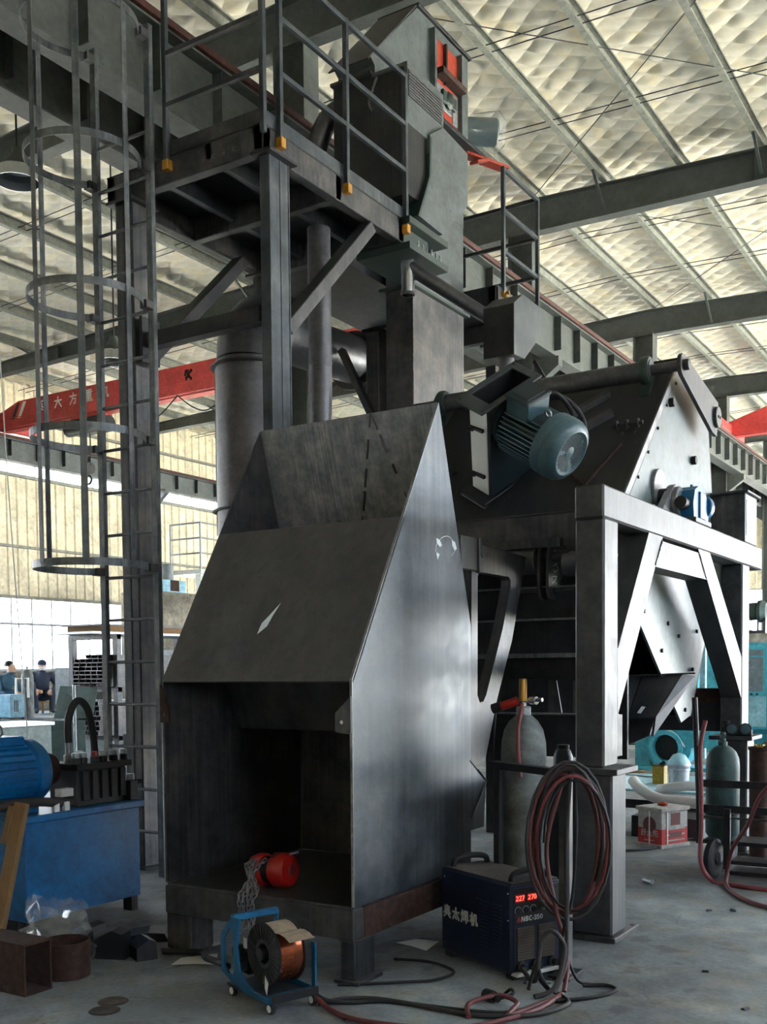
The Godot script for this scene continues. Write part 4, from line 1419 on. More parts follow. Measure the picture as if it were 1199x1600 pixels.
# ---------------------------------------------------------------- support frame
func build_frame():
	var o := thing("support_frame", "bare steel support frame with raking braces around the end plate", "frame", Vector3(-2.25, 0, -7.5))
	var X := -2.15
	var W := -2.33
	var m := mb()
	for p in [[-5.81, -6.045], [-9.085, -9.33]]:
		m = mb()
		m.bx(W, X, 1.02, 2.47, p[1], p[0], 0.012)
		part(o, "post", m, "steel_bare")
		m = mb()
		m.bx(W - 0.08, X + 0.1, 0.985, 1.02, p[1] - 0.07, p[0] + 0.06, 0.004)
		part(o, "cap_plate", m, "steel_bare")
		m = mb()
		m.bx(W - 0.02, X + 0.045, 0.03, 0.985, p[1] - 0.02, p[0] - 0.01, 0.012)
		var col := part(o, "base_column", m, "steel_bare")
		m = mb()
		m.bx(W - 0.06, X + 0.075, 0.0, 0.03, p[1] - 0.18, p[0] + 0.02, 0.005)
		part(col, "foot_plate", m, "steel")
		m = mb()
		for q in [[X + 0.045, p[1] - 0.13], [X + 0.045, p[0] - 0.02]]: m.cyl(Vector3(q[0], 0.03, q[1]), Vector3(q[0], 0.033, q[1]), 0.014, 8)
		part(col, "bolt_hole", m, "black")
	m = mb()
	m.bx(W, X, 2.465, 2.66, -9.8, -5.80, 0.012)
	part(o, "top_beam", m, "steel_bare")
	m = mb()
	m.bx(-4.6, W, 2.18, 2.3, -9.33, -9.1, 0.006)
	part(o, "cross_beam", m, "steel_dark")
	m = mb()
	m.bx(-4.6, W, 1.05, 1.30, -9.3, -9.15, 0.006)
	part(o, "cross_beam", m, "steel_dark")
	for y in [1.0]:
		m = mb()
		m.bx(-2.66, W, y + 0.09, y + 0.42, -9.28, -9.16, 0.006)
		part(o, "stub_beam", m, "rusty")
	# raking braces and tie
	m = mb()
	m.prism(0, [Vector2(-6.63, 2.468), Vector2(-6.92, 2.468), Vector2(-6.05, 1.315), Vector2(-6.04, 1.70)], W + 0.01, X - 0.004)
	part(o, "brace", m, "steel_bare")
	m = mb()
	m.prism(0, [Vector2(-7.76, 2.468), Vector2(-8.08, 2.468), Vector2(-9.085, 1.68), Vector2(-9.085, 1.34)], W + 0.01, X - 0.004)
	part(o, "brace", m, "steel_bare")
	m = mb()
	m.prism(0, [Vector2(-6.90, 2.44), Vector2(-7.78, 2.44), Vector2(-8.0, 2.26), Vector2(-6.74, 2.26)], W + 0.015, X - 0.006)
	part(o, "brace_tie", m, "steel_bare")
	for q in [[2.44, -6.90, 2.27, -6.76], [2.44, -7.78, 2.27, -7.98]]: weld(o, Vector3(X - 0.003, q[0], q[1]), Vector3(X - 0.003, q[2], q[3]), false)
	chalk(o, [Vector3(X + 0.001, 1.72, -6.043), Vector3(X + 0.001, 1.6, -6.05), Vector3(X + 0.001, 1.5, -6.045), Vector3(X + 0.001, 1.38, -6.05)], 0.03, Vector3.RIGHT)
	m = mb()
	m.prism(0, [Vector2(-9.33, 2.47), Vector2(-9.5, 2.66), Vector2(-9.33, 2.66)], X - 0.05, X - 0.035)
	part(o, "gusset", m, "steel_bare")
	# rear posts seen past the machine
	for z in [-9.3]:
		m = mb()
		m.bx(-4.62, -4.45, 0.0, 2.66, z - 0.1, z + 0.1, 0.008)
		part(o, "post", m, "steel_dark")
	m = mb()
	m.bx(-4.62, -4.45, 0.0, 2.66, -6.1, -5.95, 0.008)
	part(o, "post", m, "steel_dark")
	# control box on the far end of the beam
	var bx := thing("junction_box", "grey steel box standing on the far end of the frame beam", "box", Vector3(-2.3, 2.66, -9.4))
	m = mb()
	m.bx(-2.47, -2.16, 2.663, 3.075, -9.62, -9.2, 0.006)
	part(bx, "body", m, "steel")
	m = mb()
	m.bx(-2.50, -2.13, 3.075, 3.095, -9.65, -9.17, 0.004)
	part(bx, "lid", m, "steel_bare")
	m = mb()
	m.bx(-2.16, -2.155, 2.72, 3.02, -9.58, -9.24, 0.002)
	part(bx, "side_cover", m, "galvanised")
	# gearbox and crank
	var g := thing("gear_reducer", "blue worm gear reducer on the frame beam with a round crank disc", "gearbox", Vector3(-2.24, 2.66, -7.9))
	m = mb()
	m.bx(-2.33, -2.16, 2.663, 2.70, -8.14, -7.72, 0.004)
	part(g, "foot", m, "bearing_green")
	m = mb()
	m.prism(0, [Vector2(-7.74, 2.70), Vector2(-8.12, 2.70), Vector2(-8.13, 2.78), Vector2(-8.08, 2.88), Vector2(-8.0, 2.94), Vector2(-7.86, 2.94), Vector2(-7.76, 2.9), Vector2(-7.72, 2.8)], -2.31, -2.18)
	var hs := part(g, "housing", m, "gear_blue")
	m = mb()
	m.bx(-2.185, -2.165, 2.70, 2.9, -8.0, -7.86, 0.006)
	m.cyl(Vector3(-2.25, 2.94, -7.92), Vector3(-2.25, 2.965, -7.92), 0.012, 8)
	part(hs, "rib", m, "gear_blue")
	m = mb()
	m.cyl(Vector3(-2.245, 2.82, -8.1), Vector3(-2.245, 2.82, -8.19), 0.1, 20, 0.01)
	part(hs, "end_cap", m, "gear_blue")
	m = mb()
	m.cyl(Vector3(-2.245, 2.82, -8.19), Vector3(-2.245, 2.82, -8.2), 0.075, 20)
	part(hs, "cap_disc", m, "white")
	m = mb()
	m.cyl(Vector3(-2.245, 2.8, -7.74), Vector3(-2.245, 2.8, -7.62), 0.045, 14)
	part(g, "output_shaft", m, "black")
	m = mb()
	m.cyl(Vector3(-2.449, 2.92, -7.72), Vector3(-2.42, 2.92, -7.72), 0.15, 28, 0.004)
	part(g, "crank_disc", m, "steel_bright")
	m = mb()
	m.cyl(Vector3(-2.42, 2.86, -7.70), Vector3(-2.36, 2.86, -7.70), 0.06, 14)
	part(g, "crank_pin", m, "black")
	m = mb()
	m.prism(0, [Vector2(-7.36, 2.67), Vector2(-7.70, 2.93), Vector2(-7.77, 2.955), Vector2(-7.83, 2.93), Vector2(-7.87, 2.86), Vector2(-7.87, 2.74), Vector2(-7.82, 2.67)], -2.37, -2.32)
	part(g, "crank_web", m, "steel_bright")
	m = mb()
	m.cyl(Vector3(-2.32, 2.82, -7.74), Vector3(-2.275, 2.82, -7.74), 0.11, 24, 0.006)
	part(g, "coupling", m, "steel_bright")

# ---------------------------------------------------------------- platform
func build_platform():
	var o := thing("work_platform", "raised steel work platform on posts with pipe railing and toe boards", "platform", Vector3(-5.6, 0, -7.1))
	var X := -4.83
	var XW := -6.42
	var Z := -6.1
	var ZE := -8.07
	var m := mb()
	m.bx(XW, X, 5.545, 5.555, ZE, Z, 0.0)
	part(o, "floor_plate", m, "steel_dark")
	for b in [[XW, X, Z - 0.09, Z], [XW, X, ZE, ZE + 0.09], [XW, X, -7.1, -7.02]]:
		m = mb()
		m.bx(b[0], b[1], 5.35, 5.545, b[2], b[3], 0.006)
		part(o, "edge_beam", m, "steel")
	for x in [X - 0.09, XW]:
		m = mb()
		m.bx(x, x + 0.09, 5.352, 5.548, ZE, Z, 0.006)
		part(o, "edge_beam", m, "steel")
	for x in [-5.35, -5.9]:
		m = mb()
		m.bx(x - 0.03, x + 0.03, 5.42, 5.545, ZE, Z)
		part(o, "joist", m, "steel_blue")
	# far landing beyond the elevator
	m = mb()
	m.bx(X - 0.09, X, 5.352, 5.548, -11.05, -9.9, 0.006)
	part(o, "edge_beam", m, "steel")
	m = mb()
	m.bx(-6.4, X, 5.545, 5.555, -11.0, -9.95, 0.0)
	part(o, "floor_plate", m, "steel_dark")
	m = mb()
	m.bx(-6.4, X, 5.35, 5.545, -11.05, -10.96, 0.005)
	part(o, "edge_beam", m, "steel_dark")
	m = mb()
	m.bx(-6.4, X, 5.35, 5.545, -9.96, -9.9, 0.005)
	part(o, "edge_beam", m, "steel_dark")
	m = mb()
	m.bx(-6.5, -5.55, 5.38, 5.545, ZE - 1.9, ZE, 0.0)
	part(o, "floor_plate", m, "steel_dark")
	# toe boards
	m = mb()
	m.bx(X - 0.012, X, 5.555, 5.66, ZE, Z - 0.02)
	part(o, "toe_board", m, "steel_blue")
	m = mb()
	m.bx(-5.76, X, 5.555, 5.66, Z - 0.012, Z)
	part(o, "toe_board", m, "steel")
	# posts: front pair with cap plates, rear ones
	for p in [[-4.872, -4.782, Z - 0.25, Z - 0.01], [-6.36, -6.17, Z - 0.24, Z - 0.02], [-6.41, -6.3, ZE + 0.02, ZE + 0.16]]:
		m = mb()
		var g: float = 0.03
		if p[0] > -5.0:
			# rolled profile: two flanges and a web
			m.bx(p[0], p[1], 0.0, 5.35, p[2], p[2] + 0.014, 0.003)
			m.bx(p[0], p[1], 0.0, 5.35, p[3] - 0.014, p[3], 0.003)
			m.bx(p[0] + 0.002, p[1] - 0.006, 0.0, 5.348, p[2] + 0.002, p[3] - 0.002, 0.0)
			m.bx(p[1] - 0.02, p[1] - 0.001, 0.0, 5.35, p[2] + 0.10, p[2] + 0.115, 0.003)
		else:
			m.bx(p[0], p[1], 0.0, 5.34, p[2], p[3], 0.01)
			m.bx((p[0] + p[1]) * 0.5 - 0.004, (p[0] + p[1]) * 0.5 + 0.004, 0.0, 5.34, p[3], p[3] + 0.004, 0.0)
		part(o, "post", m, "steel_blue" if p[1] > -5 else "steel")
		m = mb()
		m.bx(p[0] - 0.05, p[1] + 0.05, 5.325, 5.35, p[2] - 0.04, p[3] + 0.05, 0.004)
		part(o, "cap_plate", m, "steel_dark")
		m = mb()
		m.bx(p[0] - 0.06, p[1] + 0.06, 0.0, 0.02, p[2] - 0.05, p[3] + 0.05, 0.003)
		part(o, "foot_plate", m, "steel_dark")
	# braces: along the side, along the front with its horizontal
	m = mb()
	m.bar(Vector3(-4.88, 4.16, -6.38), Vector3(-4.88, 5.32, -7.56), 0.1, 0.13, Vector3.RIGHT, 0.006)
	part(o, "brace", m, "steel_bare")
	m = mb()
	m.bx(-4.945, -4.82, 4.0, 4.42, -6.38, -6.355, 0.003)
	part(o, "brace_plate", m, "steel_bare")
	m = mb()
	m.bar(Vector3(-6.26, 4.16, -6.36), Vector3(-6.26, 5.33, -7.56), 0.1, 0.13, Vector3.RIGHT, 0.006)
	part(o, "brace", m, "steel_dark")
	m = mb()
	m.bx(-6.1, -4.93, 4.18, 4.30, -6.27, -6.16, 0.006)
	part(o, "tie_beam", m, "steel_dark")
	m = mb()
	m.bx(-6.115, -6.085, 4.06, 4.42, -6.32, -6.12, 0.003)
	part(o, "brace_plate", m, "steel_dark")
	# railing: square posts on yellow clamps, rails
	for p in [[X + 0.02, Z - 0.18], [X + 0.02, -7.15], [X + 0.02, ZE], [-4.80, Z + 0.03], [-5.74, Z + 0.03]]:
		m = mb()
		m.bx(p[0] - 0.02, p[0] + 0.02, 5.46, 6.80, p[1] - 0.02, p[1] + 0.02)
		part(o, "rail_post", m, "steel_blue")
		if p[0] > -4.815 and p[0] < -4.79 and p[1] > -6.1: continue
		m = mb()
		m.bx(p[0] - 0.025, p[0] + 0.035, 5.43, 5.505, p[1] - 0.028, p[1] + 0.028, 0.004)
		part(o, "post_clamp", m, "yellow", "yellow clamp block at the foot of a railing post")
	for y in [5.968, 6.365, 6.775]:
		m = mb()
		m.bar(Vector3(X + 0.02, y, Z - 0.16), Vector3(X + 0.02, y, ZE), 0.036, 0.036)
		part(o, "rail", m, "steel_blue")
	for y in [5.91, 6.29, 6.72]:
		m = mb()
		m.bar(Vector3(-5.74, y, Z + 0.03), Vector3(-4.80, y, Z + 0.03), 0.036, 0.036)
		part(o, "rail", m, "steel")
	# railing of the far landing: one panel along, one across
	for p in [[X, -10.08], [X, -10.95]]:
		m = mb()
		m.bx(p[0] - 0.02, p[0] + 0.02, 5.5, 6.80, p[1] - 0.02, p[1] + 0.02)
		part(o, "rail_post", m, "steel_blue")
	for y in [5.94, 6.36, 6.78]:
		m = mb()
		m.bar(Vector3(X, y, -10.08), Vector3(X, y, -10.95), 0.036, 0.036)
		part(o, "rail", m, "steel_blue")
		m = mb()
		m.bar(Vector3(X, y, -10.95), Vector3(-6.4, y, -10.95), 0.036, 0.036)
		part(o, "rail", m, "steel_dark")
	m = mb()
	m.bx(-6.42, -6.38, 5.5, 6.8, -10.97, -10.93)
	part(o, "rail_post", m, "steel_dark")
	m = mb()
	m.bx(X - 0.03, X + 0.03, 5.46, 5.52, -10.12, -10.04)
	part(o, "post_clamp", m, "yellow")
	# chalk numbers on the edge beam
	for k in 4:
		var cx := -5.42 + k * 0.1
		m = mb()
		m.glyph(Vector3(cx, 5.41, Z + 0.001), Vector3.RIGHT, Vector3.UP, 0.045, [[.1, .1, .1, .9], [.1, .9, .7, .8], [.7, .8, .2, .45], [.2, .45, .8, .1]] if k % 2 else [[.2, .1, .6, .9], [.6, .9, .6, .1], [.2, .5, .8, .5]], 0.003, 0.0008)
		part(o, "pencil_mark", m, "steel_bright")

func build_ladder():
	var o := thing("caged_ladder", "tall steel ladder with hooped safety cage in front of the platform", "ladder", Vector3(-6.07, 0, -5.95))
	var Z := -5.95
	var x0 := -6.38
	var x1 := -5.80
	var m: Mb
	for x in [x0, x1]:
		m = mb()
		m.bx(x - 0.03, x + 0.03, 0.0, 6.47, Z - 0.022, Z + 0.022, 0.004)
		part(o, "side_rail", m, "steel_light")
	var rm := mb()
	rm.cyl(Vector3(x0 + 0.03, 0, 0), Vector3(x1 - 0.03, 0, 0), 0.013, 10)
	var rmesh := rm.mesh()
	for k in 17:
		shared(o, "rung", rmesh, "steel_light", Vector3(6.07, 0.345 + k * 0.3345, 0))
	# hoops: nearly full rounds of flat bar fixed to both rails
	for y in [2.40, 3.36, 4.38, 5.40, 6.38]:
		m = mb()
		var pth := []
		for k in 33:
			var a := lerpf(-0.82, PI + 0.82, k / 32.0)
			pth.append(Vector3(-6.09 + cos(a) * 0.42, y, Z + 0.4 + sin(a) * 0.42))
		m.strap(pth, 0.055, 0.008)
		var h := part(o, "cage_hoop", m, "steel_light")
		for x in [x0, x1]:
			m = mb()
			m.bx(x - 0.035, x + 0.035, y - 0.03, y + 0.03, Z + 0.02, Z + 0.1)
			part(h, "hoop_lug", m, "steel")
	# upright straps
	for a in [-0.04, 0.82, 1.66, 3.07]:
		var p := Vector3(-6.09 + cos(a) * 0.428, 0, Z + 0.4 + sin(a) * 0.428)
		m = mb()
		var d := Vector3(cos(a), 0, sin(a)).normalized()
		m.bar(p + Vector3(0, 2.40, 0), p + Vector3(0, 6.40, 0), 0.05, 0.007, d)
		part(o, "cage_strap", m, "steel_light")

# ---------------------------------------------------------------- bucket elevator
func build_elevator():
	var o := thing("bucket_elevator", "tall grey bucket elevator with gabled head and orange bearing panel", "elevator", Vector3(-5.35, 0, -9.37))
	var X := -5.2
	var W := -5.505
	var z0 := -8.845
	var z1 := -9.895
	var m := mb()
	m.bx(W, X, 0.0, 5.3, z1, z0, 0.004)
	part(o, "casing", m, "steel")
	m = mb()
	m.bx(W, X, 5.3, 6.2, z1, z0, 0.004)
	part(o, "casing", m, "primer")
	weld(o, Vector3(X, 3.0, z0), Vector3(X, 5.3, z0), false)
	m = mb()
	m.bx(W - 0.05, X + 0.05, 5.28, 5.31, z1 - 0.05, z0 + 0.05, 0.003)
	part(o, "joint_flange", m, "bearing_green")
	# head
	m = mb()
	m.prism(0, [Vector2(-8.97, 7.95), Vector2(-9.9, 7.95), Vector2(-9.9, 6.2), Vector2(-8.2, 6.2), Vector2(-8.2, 7.05), Vector2(-8.12, 7.10)], -5.6, X)
	part(o, "head_casing", m, "primer")
	m = mb()
	m.plate(Vector3(-5.63, 7.06, -8.08), Vector3(X + 0.005, 7.06, -8.08), Vector3(X + 0.005, 7.985, -8.965), Vector3(-5.63, 7.985, -8.965), 0.012)
	part(o, "front_slope", m, "steel")
	m = mb()
	m.bx(-5.64, X + 0.03, 7.955, 7.985, -10.05, -8.95, 0.003)
	part(o, "top_plate", m, "steel_dark")
	# drive cover box in front, with louvred grille on its right face
	m = mb()
	m.bx(-5.63, -4.84, 5.82, 6.96, -8.5, -8.16, 0.004)
	var bxp := part(o, "drive_cover", m, "steel_dark")
	m = mb()
	m.bx(-4.86, -4.825, 6.42, 6.95, -8.80, -8.14, 0.003)
	m.bx(-5.2, -4.84, 6.92, 6.95, -8.80, -8.14, 0.003)
	part(o, "guard_panel", m, "primer")
	m = mb()
	m.bx(-4.828, -4.82, 6.655, 6.885, -8.755, -8.155, 0.0)
	var gr := part(o, "grille", m, "black")
	var sl := mb()
	sl.box(Vector3.ZERO, Vector3(0.012, 0.007, 0.6))
	var slm := sl.mesh()
	for k in 9: shared(gr, "louvre", slm, "steel_dark", Vector3(0.53, 6.665 + k * 0.026, 0.915), Basis(Vector3.BACK, -0.4))
	sl = mb()
	sl.box(Vector3.ZERO, Vector3(0.01, 0.23, 0.006))
	slm = sl.mesh()
	for k in 15: shared(gr, "mesh_bar", slm, "steel_dark", Vector3(0.528, 6.77, 1.19 - k * 0.04))
	m = mb()
	m.bx(-5.64, -5.2, 6.95, 6.98, -8.4, -8.12)
	part(bxp, "lip", m, "steel")
	m = mb()
	m.bx(-5.35, -5.24, 6.02, 6.24, -8.16, -8.145)
	part(bxp, "hatch", m, "black")
	m = mb()
	m.tube(curve([Vector3(-5.14, 6.9, -8.14), Vector3(-5.17, 6.8, -8.12), Vector3(-5.22, 6.7, -8.13), Vector3(-5.19, 6.62, -8.13)], 5), 0.014, 6)
	m.spin(Vector3(-5.44, 6.56, -8.15), Vector3(-5.44, 6.56, -8.0), [Vector2(0.0, 0.0), Vector2(0.03, 0.0), Vector2(0.02, 0.012), Vector2(0, 0.015)], 10)
	part(bxp, "cable_tie", m, "film")
	# discharge chute on the right
	m = mb()
	m.prism(0, [Vector2(-8.494, 6.455), Vector2(-8.489, 6.084), Vector2(-8.28, 5.66), Vector2(-8.723, 5.64), Vector2(-9.227, 6.084), Vector2(-9.233, 6.58), Vector2(-8.75, 6.62)], X, -4.8)
	part(o, "discharge_chute", m, "primer")
	m = mb()
	m.prism(0, [Vector2(-8.50, 6.44), Vector2(-8.48, 6.08), Vector2(-8.27, 5.655), Vector2(-8.30, 5.655), Vector2(-8.51, 6.09), Vector2(-8.53, 6.44)], X - 0.01, -4.797)
	part(o, "chute_face", m, "bearing_green")
	# slide gate of channels below the chute
	m = mb()
	for y in [5.53, 5.31]: m.bx(-5.3, -4.74, y - 0.03, y + 0.03, -8.72, -8.02, 0.003)
	part(o, "slide_gate", m, "bearing_green")
	m = mb()
	m.bx(-5.26, -4.83, 5.34, 5.50, -8.5, -8.05, 0.003)
	part(o, "gate_box", m, "bearing_green")
	m = mb()
	for k in 6: m.cyl(Vector3(-4.76, 5.34, -8.2 - k * 0.08), Vector3(-4.76, 5.40, -8.2 - k * 0.08), 0.01, 6)
	part(o, "stud", m, "galvanised")
	# orange bearing panel, recessed between uprights
	m = mb()
	m.bx(X, X + 0.012, 7.09, 7.84, -9.77, -9.245, 0.0)
	var red := part(o, "bearing_panel", m, "orange", "orange panel carrying the head bearing")
	m = mb()
	m.bx(X, X + 0.06, 7.05, 7.88, -9.25, -9.21, 0.003)
	part(o, "panel_upright", m, "primer")
	m = mb()
	m.bx(X, X + 0.06, 7.05, 7.88, -9.90, -9.77, 0.003)
	part(o, "panel_upright", m, "primer")
	m = mb()
	m.bx(X + 0.012, X + 0.05, 7.45, 7.84, -9.49, -9.46)
	m.bx(X + 0.012, X + 0.12, 7.46, 7.52, -9.76, -9.27, 0.003)
	part(red, "stiffener", m, "rusty")
	m = mb()
	m.bx(X + 0.012, X + 0.024, 7.14, 7.44, -9.74, -9.64, 0.003)
	m.bx(X + 0.012, X + 0.022, 7.2, 7.42, -9.62, -9.28, 0.003)
	part(red, "slide_plate", m, "galvanised")
	m = mb()
	m.spin(Vector3(X + 0.022, 7.31, -9.52), Vector3(0, 7.31, -9.52), [Vector2(0.0, 0.0), Vector2(0.085, 0.0), Vector2(0.085, 0.03), Vector2(0.06, 0.05), Vector2(0.03, 0.055), Vector2(0, 0.055)], 18)
	m.bx(X + 0.02, X + 0.06, 7.25, 7.37, -9.66, -9.38, 0.008)
	part(red, "bearing", m, "bearing_green")
	m = mb()
	m.bx(X, X + 0.11, 6.99, 7.03, -10.3, -9.25, 0.003)
	part(o, "take_up_ledge", m, "steel_dark")
	# drive motor wrapped in plastic behind the head
	m = mb()
	m.cyl(Vector3(-5.42, 7.28, -9.98), Vector3(-5.0, 7.28, -10.3), 0.14, 18, 0.02)
	var dm := part(o, "drive_motor", m, "motor_teal")
	m = mb()
	var pts := [Vector2(0.0, -0.04), Vector2(0.1, -0.04), Vector2(0.19, 0.02), Vector2(0.165, 0.12), Vector2(0.2, 0.2), Vector2(0.17, 0.3), Vector2(0.19, 0.42), Vector2(0.22, 0.52), Vector2(0.12, 0.6), Vector2(0, 0.58)]
	m.spin(Vector3(-5.42, 7.28, -9.98), Vector3(-5.0, 7.28, -10.3), pts, 14)
	for i in m.v.size():
		var p := m.v[i]
		m.v[i] = p + Vector3(sin(p.y * 53.0 + p.z * 31.0), sin(p.x * 47.0 + p.z * 29.0), sin(p.x * 37.0 + p.y * 41.0)) * 0.012
	part(dm, "plastic_wrap", m, "film")
	m = mb()
	m.bar(Vector3(-5.22, 6.98, -9.95), Vector3(-5.0, 6.98, -10.5), 0.12, 0.03)
	m.bar(Vector3(-5.1, 6.86, -9.95), Vector3(-5.1, 7.0, -10.25), 0.1, 0.03)
	part(o, "motor_bracket", m, "orange")

func build_ducts():
	var m := mb()
	# feed pipe from the elevator to the feed box
	var fp := thing("feed_pipe", "bare steel feed pipe sloping from the elevator to the feed box", "pipe", Vector3(-4.9, 4.9, -8.4))
	m.cyl(Vector3(-4.93, 5.0, -8.3), Vector3(-4.93, 5.36, -8.3), 0.06, 18)
	part(fp, "spout", m, "chrome")
	m = mb()
	m.cyl(Vector3(-4.92, 5.24, -8.31), Vector3(-4.28, 4.76, -8.72), 0.062, 20)
	part(fp, "pipe", m, "pipe")
	m = mb()
	m.spin(Vector3(-4.93, 4.99, -8.3), Vector3(-4.93, 6.0, -8.3), [Vector2(0.05, 0), Vector2(0.066, 0), Vector2(0.066, 0.02), Vector2(0.06, 0.02)], 18)
	part(fp, "rim", m, "steel_bare")
	# feed box
	var fb := thing("feed_box", "angular dark steel feed box above the blast wheel", "box", Vector3(-4.17, 4.4, -8.9))
	m = mb()
	m.prism(0, [Vector2(-8.6, 4.835), Vector2(-8.79, 4.965), Vector2(-9.26, 4.95), Vector2(-9.235, 4.74), Vector2(-8.82, 4.40), Vector2(-8.6, 4.39)], -4.32, -4.03)
	part(fb, "body", m, "steel_dark")
	m = mb()
	m.prism(0, [Vector2(-8.6, 4.835), Vector2(-8.79, 4.965), Vector2(-9.26, 4.95), Vector2(-9.235, 4.74), Vector2(-8.82, 4.40), Vector2(-8.6, 4.39)], -4.03, -4.018)
	part(fb, "side_plate", m, "steel_blue")
	m = mb()
	m.cyl(Vector3(-4.15, 4.05, -8.72), Vector3(-4.15, 4.4, -8.72), 0.07, 20)
	part(fb, "outlet_pipe", m, "pipe")
	m = mb()
	m.bar(Vector3(-4.0, 4.42, -9.0), Vector3(-3.78, 4.03, -9.0), 0.035, 0.035)
	part(fb, "strut", m, "steel_dark")
	m = mb()
	m.bx(-4.36, -4.26, 3.9, 4.36, -8.82, -8.72)
	part(fb, "support", m, "steel_dark")
	m = mb()
	m.tube(curve([Vector3(-4.21, 4.97, -8.85), Vector3(-4.21, 5.02, -8.85), Vector3(-4.18, 5.03, -8.85)], 4), 0.02, 6)
	part(fb, "vent_tap", m, "brass")
	m = mb()
	m.bx(-4.0, -3.75, 4.0, 4.2, -9.4, -9.1, 0.004)
	m.bx(-3.9, -3.4, 4.0, 4.12, -9.75, -9.5, 0.004)
	single("bracket_box", m, "plate_green", "pale green casting behind the feed box", "bracket")
	# large dust duct left: vertical leg, elbow, run towards the back
	var d := thing("dust_duct", "wide dark sheet-metal duct with flanged vertical leg and elbow", "duct", Vector3(-6.21, 2.3, -7.6))
	var r := 0.31
	var dx := -6.21
	var dz := -7.6
	m = mb()
	m.cyl(Vector3(dx, 2.85, dz), Vector3(dx, 4.42, dz), r, 36)
	part(d, "vertical_pipe", m, "pipe")
	m = mb()
	m.bar(Vector3(dx - 0.26, 2.85, dz + 0.18), Vector3(dx - 0.26, 4.4, dz + 0.18), 0.03, 0.006, Vector3(-0.8, 0, 0.6))
	part(d, "seam_strip", m, "galvanised")
	m = mb()
	m.spin(Vector3(dx, 2.45, dz), Vector3(dx, 3.0, dz), [Vector2(0.18, 0.0), Vector2(0.31, 0.4)], 28)
	part(d, "cone", m, "pipe")
	m = mb()
	m.cyl(Vector3(dx, 0.0, dz), Vector3(dx, 2.46, dz), 0.18, 24)
	part(d, "drop_pipe", m, "pipe")
	for y in [3.06, 4.36]:
		m = mb()
		m.spin(Vector3(dx, y, dz), Vector3(dx, 9, dz), [Vector2(0.3, 0.0), Vector2(0.355, 0.0), Vector2(0.355, 0.016), Vector2(0.3, 0.016)], 36)
		part(d, "flange", m, "steel_dark")
	m = mb()
	m.tube([Vector3(dx, 4.42, dz), Vector3(dx, 4.56, dz - 0.01), Vector3(dx - 0.005, 4.68, dz - 0.06), Vector3(dx - 0.01, 4.76, dz - 0.15), Vector3(dx - 0.02, 4.80, dz - 0.3)], r * 0.97, 30)
	part(d, "elbow", m, "pipe")
	m = mb()
	m.cyl(Vector3(dx - 0.02, 4.80, dz - 0.25), Vector3(-6.34, 4.93, -9.5), 0.245, 30)
	part(d, "horizontal_pipe", m, "pipe")
	m = mb()
	m.spin(Vector3(-6.34, 4.93, -9.5), Vector3(-6.35, 4.94, -10.5), [Vector2(0.0, 0.0), Vector2(0.31, 0.0), Vector2(0.31, 0.04), Vector2(0.0, 0.04)], 30)
	part(d, "flange", m, "steel_dark")
	m = mb()
	m.tube([Vector3(-6.34, 4.93, -9.5), Vector3(-6.3, 4.88, -9.75), Vector3(-6.2, 4.75, -9.95), Vector3(-6.12, 4.5, -10.05), Vector3(-6.1, 4.25, -10.05)], 0.24, 26)
	part(d, "elbow", m, "pipe")
	# slim riser pipe under the platform
	var s := thing("riser_pipe", "slim shiny steel riser pipe behind the platform post", "pipe", Vector3(-5.27, 0, -7.4))
	m = mb()
	m.cyl(Vector3(-5.27, 0.0, -7.4), Vector3(-5.27, 4.2, -7.4), 0.098, 28)
	part(s, "lower_pipe", m, "pipe")
	m = mb()
	m.cyl(Vector3(-5.27, 4.215, -7.4), Vector3(-5.27, 5.345, -7.4), 0.098, 28)
	m.cyl(Vector3(-5.27, 4.195, -7.4), Vector3(-5.27, 4.22, -7.4), 0.102, 28)
	part(s, "upper_pipe", m, "pipe")
	# black elbow of the extraction beside the head
	m = mb()
	m.tube(curve([Vector3(-5.95, 5.6, -8.32), Vector3(-5.95, 6.2, -8.32), Vector3(-5.95, 6.45, -8.32), Vector3(-5.9, 6.65, -8.32), Vector3(-5.78, 6.8, -8.32), Vector3(-5.62, 6.84, -8.32)], 5), 0.1, 20)
	var eb := single("black_elbow", m, "pipe", "glossy dark elbow pipe beside the elevator head", "pipe")
	m = mb()
	m.cyl(Vector3(-5.95, 6.42, -8.32), Vector3(-5.95, 6.46, -8.32), 0.15, 20)
	part(eb, "flange", m, "steel_dark")
	# dust collector cabinets behind the skip
	for c in [[-6.6, -5.75, 0.0, 4.25, -10.2, -9.6, "shelf_grey", "tall grey dust collector cabinet behind the platform"], [-5.75, -5.52, 0.0, 4.05, -10.6, -9.95, "galvanised", "narrow pale cabinet behind the elevator casing"]]:
		m = mb()
		m.bx(c[0], c[1], c[2], c[3], c[4], c[5], 0.006)
		var cab := thing("collector_cabinet", c[7], "cabinet", Vector3((c[0] + c[1]) * 0.5, 0, (c[4] + c[5]) * 0.5))
		part(cab, "body", m, c[6])
		m = mb()
		m.bx(c[0] + 0.42, c[0] + 0.425, 0.1, c[3] - 0.05, c[5], c[5] + 0.004, 0.0)
		part(cab, "door_seam", m, "steel_dark")
	# stub column with raking strut between duct and casing
	var k := thing("stub_column", "short dark steel column with a raking strut left of the casing", "column", Vector3(-5.7, 0, -8.98))
	m = mb()
	m.bx(-5.78, -5.63, 0.0, 4.96, -9.06, -8.9, 0.008)
	part(k, "shaft", m, "steel")
	m = mb()
	m.bx(-5.81, -5.60, 4.96, 4.99, -9.09, -8.87, 0.004)
	part(k, "cap_plate", m, "steel_dark")
	m = mb()
